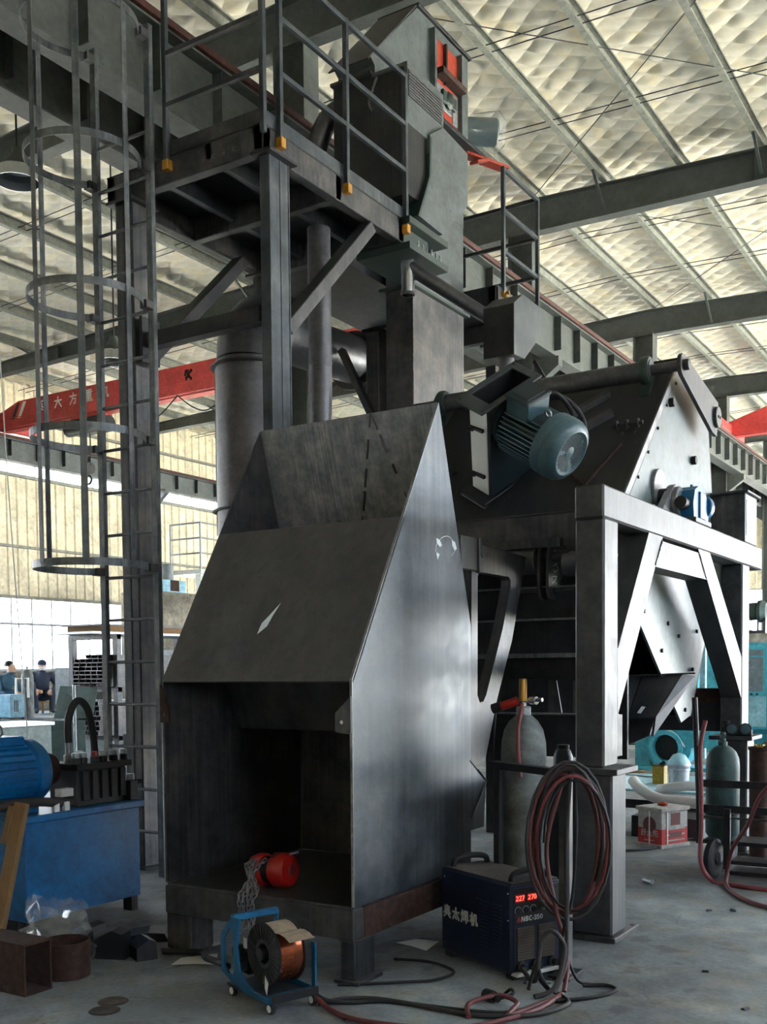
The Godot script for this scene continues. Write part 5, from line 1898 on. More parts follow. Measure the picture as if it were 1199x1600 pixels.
	m.bar(Vector3(-5.64, 4.05, -8.84), Vector3(-6.03, 4.82, -8.84), 0.06, 0.08, Vector3.BACK)
	part(k, "strut", m, "steel_dark")

# ---------------------------------------------------------------- hydraulic power unit
func build_hydraulics():
	var o := thing("hydraulic_unit", "bright blue hydraulic tank with finned motor and black valve block on top", "power unit", Vector3(-5.8, 0, -4.6))
	var m := mb()
	m.bx(-6.6, -5.14, 0.10, 0.70, -5.06, -4.12, 0.006)
	part(o, "tank", m, "tank_blue")
	m = mb()
	m.bx(-6.62, -5.115, 0.70, 0.745, -5.085, -4.095, 0.006)
	part(o, "tank_lid", m, "tank_blue")
	for p in [[-5.2, -4.16], [-5.2, -5.02], [-6.55, -5.02], [-6.55, -4.16]]:
		m = mb()
		m.bx(p[0] - 0.04, p[0] + 0.04, 0.0, 0.10, p[1] - 0.03, p[1] + 0.03)
		part(o, "leg", m, "steel_dark")
	# motor lying along the tank
	var c := Vector3(-5.4, 0.985, -4.42)
	m = mb()
	m.spin(c + Vector3(0, 0, 0.75), c, [Vector2(0, 0), Vector2(0.19, 0), Vector2(0.19, 0.62), Vector2(0.212, 0.63), Vector2(0.212, 0.69), Vector2(0.19, 0.73), Vector2(0.12, 0.75), Vector2(0, 0.75)], 32)
	var mo := part(o, "motor", m, "tank_blue")
	m = mb()
	for k in 28:
		var an := TAU * k / 28.0
		var rd := Vector3(cos(an), sin(an), 0)
		m.bar(c + Vector3(0, 0, 0.73) + rd * 0.198, c + Vector3(0, 0, 0.15) + rd * 0.198, 0.01, 0.03, rd, 0.0)
	part(mo, "cooling_fins", m, "tank_blue")
	m = mb()
	m.bx(c.x - 0.1, c.x + 0.1, c.y + 0.17, c.y + 0.23, c.z + 0.15, c.z + 0.4, 0.01)
	part(mo, "terminal_box", m, "tank_blue")
	m = mb()
	m.tube(arc(c + Vector3(0.02, 0.265, 0.28), Vector3.RIGHT, Vector3.UP, 0.03, 0, TAU, 14), 0.008, 6, true)
	part(mo, "lifting_eye", m, "galvanised")
	m = mb()
	m.bx(c.x - 0.15, c.x + 0.15, 0.745, 0.80, c.z + 0.1, c.z + 0.31)
	part(mo, "foot", m, "tank_blue")
	m = mb()
	m.spin(c, c - Vector3(0, 0, 1), [Vector2(0.0, 0), Vector2(0.15, 0.0), Vector2(0.12, 0.05), Vector2(0.10, 0.12), Vector2(0.0, 0.12)], 20)
	part(o, "bell_housing", m, "rusty")
	# valve block with capped spools
	m = mb()
	m.bx(-5.46, -5.2, 0.745, 1.0, -5.0, -4.58, 0.006)
	m.bx(-5.48, -5.17, 0.98, 1.02, -5.03, -4.56, 0.004)
	for k in 5: m.bx(-5.205, -5.185, 0.78, 0.97, -4.62 - k * 0.08, -4.67 - k * 0.08, 0.004)
	part(o, "valve_block", m, "black")
	var caps := [["galvanised", -4.59, 0], ["galvanised", -4.65, 0], ["galvanised", -4.73, 1], ["hose_bright", -4.75, 0], ["galvanised", -4.82, 0], ["hose_bright", -4.86, 1], ["galvanised", -4.91, 0], ["galvanised", -5.0, 0]]
	for i in caps.size():
		m = mb()
		var z: float = caps[i][1]
		var x: float = -5.22 - 0.12 * caps[i][2]
		m.cyl(Vector3(x, 1.02, z), Vector3(x, 1.055, z), 0.03, 12)
		var b := part(o, "solenoid", m, "black")
		m = mb()
		m.cyl(Vector3(x, 1.055, z), Vector3(x, 1.09, z), 0.026, 10, 0.005)
		part(b, "cap", m, caps[i][0])
	m = mb()
	m.cyl(Vector3(-5.25, 0.86, -5.0), Vector3(-5.2, 0.86, -5.14), 0.018, 8)
	m.bx(-5.24, -5.16, 0.745, 0.88, -5.07, -5.0, 0.006)
	part(o, "gauge_pipe", m, "black")
	m = mb()
	m.cyl(Vector3(-5.2, 0.88, -5.04), Vector3(-5.2, 0.92, -5.04), 0.03, 12)
	part(o, "gauge", m, "galvanised")
	# hoses of the unit
	m = mb()
	m.tube(curve([Vector3(-5.3, 0.80, -3.9), Vector3(-5.2, 0.82, -4.02), Vector3(-5.15, 0.825, -4.2), Vector3(-5.16, 0.80, -4.38), Vector3(-5.2, 0.79, -4.52)], 6), 0.03, 10)
	part(o, "suction_hose", m, "hose_grey")
	m = mb()
	m.tube(curve([Vector3(-5.34, 1.15, -4.64), Vector3(-5.34, 1.28, -4.64), Vector3(-5.33, 1.38, -4.67), Vector3(-5.32, 1.42, -4.72), Vector3(-5.31, 1.36, -4.78), Vector3(-5.31, 1.2, -4.82), Vector3(-5.31, 1.02, -4.84)], 6), 0.024, 10)
	part(o, "pressure_hose", m, "rubber")
	m = mb()
	m.cyl(Vector3(-5.34, 1.02, -4.64), Vector3(-5.34, 1.17, -4.64), 0.022, 10)
	m.cyl(Vector3(-5.34, 1.02, -4.64), Vector3(-5.34, 1.07, -4.64), 0.034, 6)
	part(o, "brass_fitting", m, "steel_bright")
	for z in [-4.36, -4.44]:
		m = mb()
		m.bx(-5.16, -5.13, 0.745, 0.80, z - 0.02, z + 0.02)
		part(o, "pipe_clip", m, "white")
	m = mb()
	m.bx(-5.2, -5.14, 0.83, 0.88, -4.5, -4.4, 0.003)
	single("white_block", m, "paper", "small white block lying on the grey suction hose", "block")

# ---------------------------------------------------------------- welding gear
func coil_path(c: Vector3, n: Vector3, rx: float, ry: float, turns: float, wob: float, seed_: int) -> Array:
	var r := RandomNumberGenerator.new()
	r.seed = seed_
	var side := n.cross(Vector3.UP).normalized()
	var k := int(turns * 22)
	var out := []
	var p1 := r.randf() * TAU
	for i in k + 1:
		var a := TAU * turns * i / k
		var s := 1.0 + wob * sin(a * 0.37 + p1)
		out.append(c + side * cos(a) * rx * s + Vector3.UP * (sin(a) * ry * (1.0 + wob * 0.6 * sin(a * 0.23 + p1)) + (0.0)) + n * (0.035 * sin(a * 0.5 + p1) + 0.02 * (i / float(k) - 0.5)))
	return out

func build_welding():
	# inverter welder
	var o := thing("welding_machine", "dark blue inverter welder with red digital displays and dusty lid", "welder")
	var L := 0.64
	var D := 0.33
	var H := 0.50
	var m := mb()
	m.bx(-L, -0.012, 0.03, H, -D, 0.0, 0.014)
	var body := part(o, "case", m, "welder_blue")
	m = mb()
	m.bx(-L + 0.01, -0.02, H - 0.001, H + 0.004, -D + 0.012, -0.012, 0.002)
	part(body, "dust_film", m, "dust")
	m = mb()
	for p in [[-0.05, -0.04], [-0.05, -D + 0.04], [-L + 0.05, -0.04], [-L + 0.05, -D + 0.04]]: m.bx(p[0] - 0.03, p[0] + 0.03, 0.0, 0.03, p[1] - 0.025, p[1] + 0.025)
	part(o, "foot", m, "rubber")
	m = mb()
	m.bx(-0.03, 0.02, 0.025, 0.045, -D + 0.01, -0.01, 0.003)
	part(o, "front_sill", m, "paper")
	# louvres on the side
	m = mb()
	for r in [-0.24, -0.13]:
		for k in 13: m.bx(r - 0.04, r + 0.04, 0.13 + k * 0.02, 0.138 + k * 0.02, -0.002, 0.005, 0.0)
	part(body, "side_louvres", m, "welder_blue")
	m = mb()
	m.bx(-L + 0.05, -0.03, 0.36, 0.363, 0.0, 0.002, 0.0)
	part(body, "seam", m, "black")
	m = mb()
	for p in [[-L + 0.04, 0.45], [-0.04, 0.45], [-0.04, 0.31], [-L + 0.04, 0.08], [-0.3, 0.38]]: m.spin(Vector3(p[0], p[1], 0.0), Vector3(p[0], p[1], 1.0), [Vector2(0, 0), Vector2(0.006, 0), Vector2(0.005, 0.003), Vector2(0, 0.003)], 8)
	part(body, "screw", m, "chrome")
	var gx := -L + 0.03
	for g in ["ao", "tai", "han", "ji"]:
		m = mb()
		m.glyph(Vector3(gx, 0.225, 0.001), Vector3.RIGHT, Vector3.UP, 0.068, CJK[g], 0.0105)
		part(body, "lettering", m, "paper")
		gx += 0.082
	# handles
	for x in [-0.58, -0.07]:
		m = mb()
		m.tube(curve([Vector3(x, H - 0.005, -D * 0.5 - 0.12), Vector3(x, H + 0.04, -D * 0.5 - 0.1), Vector3(x, H + 0.055, -D * 0.5), Vector3(x, H + 0.04, -D * 0.5 + 0.1), Vector3(x, H - 0.005, -D * 0.5 + 0.12)], 6), 0.017, 10)
		part(o, "handle", m, "rubber")
	# front panel
	m = mb()
	m.bx(-0.014, -0.004, 0.05, H - 0.02, -D + 0.012, -0.012, 0.003)
	var fp := part(o, "front_panel", m, "welder_blue")
	m = mb()
	m.bx(-0.004, 0.0, 0.29, H - 0.03, -D + 0.018, -0.018, 0.002)
	part(fp, "control_fascia", m, "black")
	var front := Basis(Vector3.UP, PI / 2)
	for d in [[-0.045, "227"], [-0.125, "270"]]:
		m = mb()
		m.bx(0.0, 0.003, 0.405, 0.452, d[0] - 0.034, d[0] + 0.034, 0.001)
		part(fp, "display_frame", m, "steel_dark")
		m = mb()
		m.bx(0.003, 0.0045, 0.41, 0.447, d[0] - 0.03, d[0] + 0.03, 0.0)
		part(fp, "display", m, "display")
		text(fp, "digits", d[1], Vector3(0.0055, 0.4285, d[0]), front, 0.027, "digits", 0.001)
	for z in [-0.035, -0.085, -0.135]:
		m = mb()
		m.cyl(Vector3(0.0, 0.365, z), Vector3(0.012, 0.365, z), 0.016, 14, 0.003)
		m.bar(Vector3(0.012, 0.353, z), Vector3(0.012, 0.377, z), 0.006, 0.008, Vector3.RIGHT)
		var kn := part(fp, "knob", m, "rubber")
		m = mb()
		m.tube(arc(Vector3(0.001, 0.365, z), Vector3(0, 0, -1), Vector3.UP, 0.02, -0.6, PI + 0.6, 12), 0.0012, 4)
		part(kn, "dial_scale", m, "paper")
	m = mb()
	for q in [[-0.19, 0.4], [-0.19, 0.36], [-0.235, 0.38]]: m.cyl(Vector3(0, q[1], q[0]), Vector3(0.02, q[1], q[0]), 0.006, 8)
	part(fp, "toggle", m, "galvanised")
	text(fp, "model_lettering", "NBC-350", Vector3(0.001, 0.318, -0.125), front, 0.027, "paper", 0.001)
	m = mb()
	m.polyplate([Vector3(0.0008, 0.305, -0.025), Vector3(0.0008, 0.305, -0.055), Vector3(0.0008, 0.335, -0.04)], 0.0008)
	part(fp, "emblem", m, "hoist_red")
	# front louvres
	for cz in [-0.085, -0.225]:
		m = mb()
		m.bx(-0.004, -0.002, 0.1, 0.275, cz - 0.058, cz + 0.058, 0.0)
		var gr := part(fp, "grille", m, "black")
		var sm := mb()
		sm.box(Vector3.ZERO, Vector3(0.003, 0.0125, 0.112))
		var sl := sm.mesh()
		for k in 12: shared(gr, "slat", sl, "dust", Vector3(0.002, 0.11 + k * 0.0145, cz), Basis(Vector3.BACK, 0.5))
	for z in [-0.05, -0.15, -0.26]:
		m = mb()
		m.spin(Vector3(-0.004, 0.075, z), Vector3(1, 0.075, z), [Vector2(0.03, 0), Vector2(0.028, 0.02), Vector2(0.02, 0.022), Vector2(0.018, 0.05), Vector2(0, 0.05)], 14)
		part(fp, "socket", m, "rubber")
	var U := Vector3(0.90, 0, 0.436).normalized()
	o.transform = Transform3D(Basis(U, Vector3.UP, U.cross(Vector3.UP)), Vector3(-2.268, 0, -4.819))
	# cylinder with flowmeter
	var c := Vector3(-2.535, 0.0, -5.54)
	var g := thing("gas_cylinder", "tall worn grey gas cylinder with flow meter behind the welder", "gas cylinder", c)
	m = mb()
	m.spin(c, c + Vector3.UP, [Vector2(0, 0.0), Vector2(0.10, 0.0), Vector2(0.128, 0.03), Vector2(0.13, 0.05), Vector2(0.13, 1.12), Vector2(0.127, 1.18), Vector2(0.112, 1.25), Vector2(0.083, 1.30), Vector2(0.05, 1.33), Vector2(0.045, 1.335), Vector2(0, 1.335)], 30)
	part(g, "body", m, "cylinder_grey")
	m = mb()
	m.cyl(c + Vector3(0, 1.33, 0), c + Vector3(0, 1.385, 0), 0.042, 18, 0.006)
	part(g, "neck_ring", m, "galvanised")
	m = mb()
	m.cyl(c + Vector3(0, 1.38, 0), c + Vector3(0, 1.45, 0), 0.018, 10)
	m.cyl(c + Vector3(-0.02, 1.42, 0), c + Vector3(0.13, 1.425, 0.03), 0.012, 8)
	m.cyl(c + Vector3(0.05, 1.42, 0.01), c + Vector3(0.09, 1.42, 0.02), 0.024, 8)
	part(g, "valve", m, "chrome")
	m = mb()
	m.cyl(c + Vector3(0.01, 1.415, 0.03), c + Vector3(0.01, 1.545, 0.03), 0.022, 14, 0.004)
	part(g, "flow_tube", m, "brass")
	m = mb()
	m.cyl(c + Vector3(-0.12, 1.385, 0.05), c + Vector3(-0.02, 1.42, 0.03), 0.025, 12, 0.004)
	part(g, "heater", m, "hoist_red", "red heater sleeve of the flow meter")
	m = mb()
	m.cyl(c + Vector3(-0.17, 1.37, 0.055), c + Vector3(-0.115, 1.387, 0.05), 0.03, 12)
	m.tube(curve([c + Vector3(-0.15, 1.35, 0.06), c + Vector3(-0.13, 1.2, 0.12), c + Vector3(-0.12, 1.0, 0.14)], 5), 0.006, 6)
	part(g, "heater_lead", m, "rubber")
	m = mb()
	m.tube(curve([c + Vector3(0.015, 1.40, 0.05), c + Vector3(0.02, 1.33, 0.09), c + Vector3(0.03, 1.25, 0.14), c + Vector3(0.035, 1.1, 0.145), c + Vector3(0.05, 0.99, 0.15)], 6), 0.011, 8)
	part(g, "gas_hose", m, "hose_bright")
	# cable stand
	var s := thing("cable_stand", "dark flat-bar stand with hoses slung over its cross bar", "stand", Vector3(-2.35, 0, -5.2))
	for p in [[Vector3(-2.6, 0, -5.335), 0.04], [Vector3(-2.08, 0, -5.06), 0.06]]:
		m = mb()
		m.bx(p[0].x - p[1] * 0.5, p[0].x + p[1] * 0.5, 0.0, 1.05, p[0].z - 0.025, p[0].z + 0.025, 0.004)
		part(s, "upright", m, "steel" if p[1] > 0.05 else "steel_dark")
	m = mb()
	m.bar(Vector3(-2.64, 1.06, -5.355), Vector3(-2.02, 1.06, -5.03), 0.06, 0.04)
	part(s, "cross_bar", m, "steel_dark")
	m = mb()
	m.bx(-2.2, -2.1, 0.84, 0.98, -5.2, -5.19)
	part(s, "name_plate", m, "steel_dark")
	m = mb()
	m.bx(-2.14, -2.02, 0.0, 0.02, -5.16, -4.96)
	part(s, "foot", m, "steel_dark")
	# coils hanging on the stand
	var n := Vector3(0.45, 0, 0.89)
	var hc := Vector3(-2.05, 0.72, -5.0)
	var spec := [["hose_red", 0.175, 0.36, 2.8, 0.10, 11, 0.011, "dusty red welding hose coiled over the stand"], ["hose_grey", 0.19, 0.38, 2.6, 0.14, 12, 0.009, "grey welding cable coiled over the stand"], ["hose_bright", 0.17, 0.335, 1.0, 0.05, 13, 0.010, "brighter red hose loop on the stand"], ["rubber", 0.15, 0.31, 1.6, 0.2, 14, 0.007, "thin black cable loop on the stand"]]
	for i in spec.size():
		var q = spec[i]
		m = mb()
		m.tube(coil_path(hc + n * (0.018 * i) + Vector3(0.012 * i, 0.0, 0), n, q[1], q[2], q[3], q[4], q[5]), q[6], 8)
		single("coiled_hose", m, q[0], q[7], "hose")
	# lines dropping from the coil to the floor
	var drops := [["hose_red", [Vector3(-2.06, 1.04, -4.98), Vector3(-2.13, 0.7, -4.93), Vector3(-2.07, 0.4, -4.9), Vector3(-1.99, 0.16, -4.86), Vector3(-1.96, 0.02, -4.75)], 0.011, "red hose dropping straight from the coil to the floor"],
		["hose_grey", [Vector3(-2.02, 1.05, -4.97), Vector3(-2.01, 0.7, -4.9), Vector3(-2.0, 0.4, -4.88), Vector3(-1.98, 0.15, -4.82), Vector3(-1.99, 0.02, -4.7)], 0.012, "grey cable dropping from the coil to the floor"],
		["rubber", [Vector3(-2.0, 1.05, -4.99), Vector3(-1.97, 0.75, -4.93), Vector3(-1.98, 0.45, -4.9), Vector3(-2.02, 0.25, -4.88), Vector3(-1.96, 0.05, -4.9), Vector3(-1.9, 0.012, -4.95)], 0.008, "thin black cable dropping from the coil"],
		["hose_grey", [Vector3(-2.215, 0.075, -4.82), Vector3(-2.1, 0.06, -4.72), Vector3(-2.07, 0.25, -4.72), Vector3(-2.02, 0.31, -4.75), Vector3(-1.97, 0.22, -4.78), Vector3(-1.99, 0.05, -4.7), Vector3(-2.06, 0.012, -4.62)], 0.012, "grey cable looping out of the welder socket"],
		["rubber", [Vector3(-2.19, 0.075, -4.88), Vector3(-2.1, 0.03, -4.8), Vector3(-2.03, 0.015, -4.74), Vector3(-2.06, 0.09, -4.7), Vector3(-2.1, 0.14, -4.73), Vector3(-2.12, 0.02, -4.68)], 0.009, "black lead curling below the welder sockets"]]
	for q in drops:
		m = mb()
		m.tube(curve(q[1], 7), q[2], 8)
		single("hanging_hose", m, q[0], q[3], "hose")
	# hoses lying on the floor, from the wire cart to the coil
	var floor_runs := [["hose_red", [Vector3(-3.02, 0.075, -4.06), Vector3(-2.9, 0.03, -4.0), Vector3(-2.75, 0.014, -3.93), Vector3(-2.6, 0.014, -3.9), Vector3(-2.4, 0.014, -3.93), Vector3(-2.2, 0.014, -4.0), Vector3(-2.06, 0.014, -4.2), Vector3(-1.97, 0.014, -4.45), Vector3(-1.96, 0.014, -4.72)], 0.013, "long red hose lying on the floor between wire cart and coil"],
		["rubber", [Vector3(-3.0, 0.07, -4.04), Vector3(-2.88, 0.03, -4.02), Vector3(-2.78, 0.012, -4.1), Vector3(-2.65, 0.012, -4.2), Vector3(-2.4, 0.012, -4.24), Vector3(-2.2, 0.012, -4.28), Vector3(-2.05, 0.012, -4.36), Vector3(-1.98, 0.012, -4.6)], 0.012, "black cable lying on the floor beside the long red hose"],
		["hose_grey", [Vector3(-2.9, 0.013, -4.0), Vector3(-2.84, 0.013, -4.12), Vector3(-2.72, 0.013, -4.2), Vector3(-2.55, 0.013, -4.22), Vector3(-2.35, 0.013, -4.22), Vector3(-2.15, 0.013, -4.24), Vector3(-1.95, 0.014, -4.38), Vector3(-1.88, 0.014, -4.6), Vector3(-1.98, 0.014, -4.72)], 0.012, "grey hose with a tight bend lying on the floor"],
		["hose_red", [Vector3(-2.2, 0.013, -4.2), Vector3(-2.26, 0.03, -4.32), Vector3(-2.18, 0.045, -4.46), Vector3(-2.06, 0.04, -4.42), Vector3(-2.05, 0.014, -4.3), Vector3(-2.0, 0.014, -4.5), Vector3(-1.95, 0.014, -4.68)], 0.012, "short red hose arched in a loop on the floor"],
		["rubber", [Vector3(-1.93, 0.011, -4.92), Vector3(-1.83, 0.011, -4.98), Vector3(-1.76, 0.011, -4.92), Vector3(-1.82, 0.011, -4.76), Vector3(-1.95, 0.011, -4.62)], 0.01, "black cable loop on the floor beside the base column"],
		["rubber", [Vector3(-4.2, 0.02, -4.3), Vector3(-4.05, 0.03, -4.33), Vector3(-3.9, 0.05, -4.3), Vector3(-3.7, 0.1, -4.1), Vector3(-3.5, 0.13, -3.98), Vector3(-3.42, 0.13, -3.95)], 0.018, "thick black cable running into the blue wire cart"],
		["rubber", [Vector3(-3.0, 0.011, -4.3), Vector3(-2.75, 0.011, -4.5), Vector3(-2.62, 0.011, -4.62), Vector3(-2.6, 0.011, -4.8), Vector3(-2.8, 0.011, -4.9), Vector3(-3.0, 0.011, -4.85)], 0.008, "thin black cable curling round the front leg of the skip"]]
	for q in floor_runs:
		m = mb()
		m.tube(curve(q[1], 7), q[2], 8)
		single("floor_hose", m, q[0], q[3], "hose")
	m = mb()
	m.cyl(Vector3(-2.26, 0.03, -4.49), Vector3(-2.2, 0.032, -4.46), 0.03, 12, 0.004)
	m.cyl(Vector3(-2.2, 0.032, -4.46), Vector3(-2.17, 0.032, -4.445), 0.018, 10)
	m.tube(curve([Vector3(-2.17, 0.032, -4.445), Vector3(-2.12, 0.05, -4.5), Vector3(-2.16, 0.05, -4.56), Vector3(-2.2, 0.012, -4.55)], 5), 0.008, 6)
	single("cable_plug", m, "rubber", "black cable plug lying on the floor in front of the welder", "plug")
	# wire spool cart
	var w := thing("wire_cart", "blue wheeled wire feeder cart with a copper wire spool", "wire feeder")
	var pts_o := [Vector2(-0.24, 0.09), Vector2(-0.24, 0.27), Vector2(-0.13, 0.385), Vector2(0.0, 0.385), Vector2(0.02, 0.36), Vector2(-0.06, 0.34), Vector2(-0.07, 0.2), Vector2(-0.03, 0.11), Vector2(0.08, 0.05), Vector2(0.22, 0.055), Vector2(0.22, 0.02), Vector2(0.0, 0.02), Vector2(-0.14, 0.05)]
	m = mb()
	m.ringplate(2, [Vector2(-0.235, 0.10), Vector2(-0.235, 0.28), Vector2(-0.13, 0.385), Vector2(-0.055, 0.385), Vector2(-0.085, 0.24), Vector2(-0.06, 0.12), Vector2(0.0, 0.045), Vector2(-0.12, 0.06)], [Vector2(-0.205, 0.125), Vector2(-0.205, 0.265), Vector2(-0.155, 0.325), Vector2(-0.125, 0.325), Vector2(-0.115, 0.24), Vector2(-0.11, 0.13), Vector2(-0.12, 0.10), Vector2(-0.16, 0.10)], -0.006, 0.006)
	m.prism(2, [Vector2(-0.12, 0.062), Vector2(-0.06, 0.13), Vector2(0.0, 0.085), Vector2(0.06, 0.06), Vector2(0.2, 0.055), Vector2(0.2, 0.035), Vector2(0.0, 0.035)], -0.006, 0.006)
	var fr := part(w, "side_frame", m, "frame_blue")
	m = mb()
	m.bar(Vector3(-0.13, 0.38, 0.0), Vector3(-0.13, 0.38, -0.26), 0.03, 0.03)
	part(w, "top_bar", m, "frame_blue")
	m = mb()
	m.bar(Vector3(0.19, 0.05, 0.0), Vector3(0.19, 0.05, -0.26), 0.04, 0.03)
	part(w, "lower_bar", m, "frame_blue")
	m = mb()
	m.bar(Vector3(0.19, 0.05, -0.26), Vector3(0.19, 0.28, -0.26), 0.03, 0.012, Vector3.BACK)
	m.bar(Vector3(-0.23, 0.05, -0.26), Vector3(-0.13, 0.38, -0.26), 0.03, 0.012, Vector3.BACK)
	m.bar(Vector3(-0.23, 0.06, -0.26), Vector3(0.2, 0.05, -0.26), 0.03, 0.012, Vector3.BACK)
	part(w, "rear_frame", m, "frame_blue")
	m = mb()
	m.bx(-0.2, 0.21, 0.03, 0.045, -0.27, -0.005, 0.003)
	m.bx(0.195, 0.215, 0.03, 0.07, -0.27, -0.005, 0.003)
	part(w, "tray", m, "steel_dark")
	for p in [Vector2(-0.18, -0.03), Vector2(0.18, -0.02), Vector2(0.19, -0.25), Vector2(-0.18, -0.25)]:
		m = mb()
		m.cyl(Vector3(p.x, 0.004, p.y - 0.011), Vector3(p.x, 0.004, p.y + 0.011), 0.028, 16, 0.003)
		var wh := part(w, "castor", m, "rubber")
		m = mb()
		m.cyl(Vector3(p.x, 0.004, p.y + 0.0111), Vector3(p.x, 0.004, p.y + 0.0125), 0.018, 12)
		part(wh, "hub", m, "white")
	var sc := Vector3(0.07, 0.235, -0.05)
	m = mb()
	m.spin(sc, sc - Vector3(0, 0, 1), [Vector2(0.05, 0.0), Vector2(0.145, 0.0), Vector2(0.15, 0.006), Vector2(0.145, 0.012), Vector2(0.05, 0.012)], 36)
	m.spin(sc + Vector3(0, 0, -0.14), sc - Vector3(0, 0, 1), [Vector2(0.05, 0.0), Vector2(0.145, 0.0), Vector2(0.15, 0.006), Vector2(0.145, 0.012), Vector2(0.05, 0.012)], 36)
	m.spin(sc + Vector3(0, 0, -0.005), sc - Vector3(0, 0, 1), [Vector2(0.052, 0), Vector2(0.052, 0.14)], 24)
	for k in 30:
		var a := TAU * k / 30.0
		var d := Vector3(cos(a), sin(a), 0)
		m.bar(sc + d * 0.07 + Vector3(0, 0, 0.002), sc + d * 0.142 + Vector3(0, 0, 0.001), 0.006, 0.006, Vector3.BACK, 0.0)
	var sp := part(w, "spool", m, "rubber")
	m = mb()
	m.spin(sc + Vector3(0, 0, -0.012), sc - Vector3(0, 0, 1), [Vector2(0.138, 0.0), Vector2(0.138, 0.128)], 40)
	part(sp, "copper_wire", m, "copper", "bright copper welding wire")
	m = mb()
	m.cyl(sc + Vector3(0, 0, 0.02), sc + Vector3(0, 0, -0.2), 0.02, 12)
	m.cyl(sc + Vector3(0, 0, 0.008), sc + Vector3(0, 0, 0.022), 0.03, 8)
	part(w, "axle", m, "steel_dark")
	# card cover curling over the spool
	m = mb()
	var cp := []
	for k in 9:
		var a := lerpf(1.75, 0.42, k / 8.0)
		cp.append(sc + Vector3(cos(a), sin(a), 0) * (0.142 + 0.028 * maxf(0, k - 5)))
	for k in 8:
		m.plate(cp[k] + Vector3(0, 0, -0.015), cp[k + 1] + Vector3(0, 0, -0.015), cp[k + 1] + Vector3(0, 0, -0.155), cp[k] + Vector3(0, 0, -0.155), 0.002)
	part(w, "card_cover", m, "card", "brown card strip curled over the spool")
	m = mb()
	m.polyplate([sc + Vector3(0.02, -0.1, 0.004), sc + Vector3(0.05, -0.13, 0.004), sc + Vector3(0.045, -0.19, 0.01), sc + Vector3(0.02, -0.16, 0.006)], 0.001)
	part(sp, "label_scrap", m, "paper")
	m = mb()
	m.bx(-0.2, -0.09, 0.09, 0.2, -0.2, -0.06, 0.01)
	m.cyl(Vector3(-0.15, 0.2, -0.06), Vector3(-0.15, 0.2, -0.03), 0.04, 14)
	m.cyl(Vector3(-0.12, 0.14, -0.06), Vector3(-0.12, 0.14, -0.02), 0.03, 12)
	part(w, "feed_unit", m, "steel_dark")
	m = mb()
	m.bx(-0.07, -0.04, 0.24, 0.29, -0.03, -0.025)
	part(w, "feed_tag", m, "paper")
	var nn := Vector3(-0.33, 0, 0.944).normalized()
	var rr := Vector3.UP.cross(nn)
	w.transform = Transform3D(Basis(rr, Vector3.UP, nn), Vector3(-3.2, 0.024, -3.83))
	# chain hoist inside the mouth of the skip
	var h := thing("chain_hoist", "bright red manual chain hoist lying on the skip floor", "hoist", Vector3(-3.6, 0.4, -4.6))
	var a0 := Vector3(-3.60, 0.497, -4.565)
	var ad := Vector3(0.80, 0.05, -0.05).normalized()
	m = mb()
	m.spin(a0, a0 + ad, [Vector2(0, 0), Vector2(0.085, 0.0), Vector2(0.097, 0.014), Vector2(0.097, 0.085), Vector2(0.085, 0.105), Vector2(0.05, 0.112), Vector2(0.0, 0.112)], 28)
	part(h, "hand_wheel_cover", m, "hoist_red")
	m = mb()
	m.spin(a0 + ad * 0.112, a0 + ad, [Vector2(0, 0), Vector2(0.034, 0.0), Vector2(0.03, 0.006), Vector2(0.0, 0.006)], 16)
	part(h, "name_disc", m, "carton_dark")
	m = mb()
	m.spin(a0 - ad * 0.05, a0 + ad, [Vector2(0, 0), Vector2(0.075, 0.0), Vector2(0.075, 0.05), Vector2(0, 0.05)], 20)
	part(h, "chain_wheel", m, "black")
	m = mb()
	m.spin(a0 - ad * 0.11, a0 + ad, [Vector2(0, 0), Vector2(0.08, 0.0), Vector2(0.092, 0.008), Vector2(0.092, 0.05), Vector2(0.085, 0.058), Vector2(0, 0.058)], 24)
	m.spin(a0 - ad * 0.15, a0 + ad, [Vector2(0, 0), Vector2(0.06, 0.0), Vector2(0.08, 0.012), Vector2(0.08, 0.03), Vector2(0, 0.03)], 24)
	part(h, "gear_cover", m, "hoist_red")
	m = mb()
	m.cyl(a0 + ad * 0.112 + Vector3(-0.01, 0.088, 0), a0 + ad * 0.16 + Vector3(0, 0.1, 0), 0.006, 8)
	part(h, "pawl_pin", m, "galvanised")
	# falls of chain over the floor edge: interlocking links in each fall
	var lk := mb()
	var lp := []
	for k in 12:
		var t := TAU * k / 12.0
		lp.append(Vector3(cos(t) * 0.0095, sin(t) * 0.0095 + (0.01 if sin(t) > 0 else -0.01), 0))
	lk.tube(lp, 0.0042, 5, true)
	var lmesh := lk.mesh()
	var cm := mb()
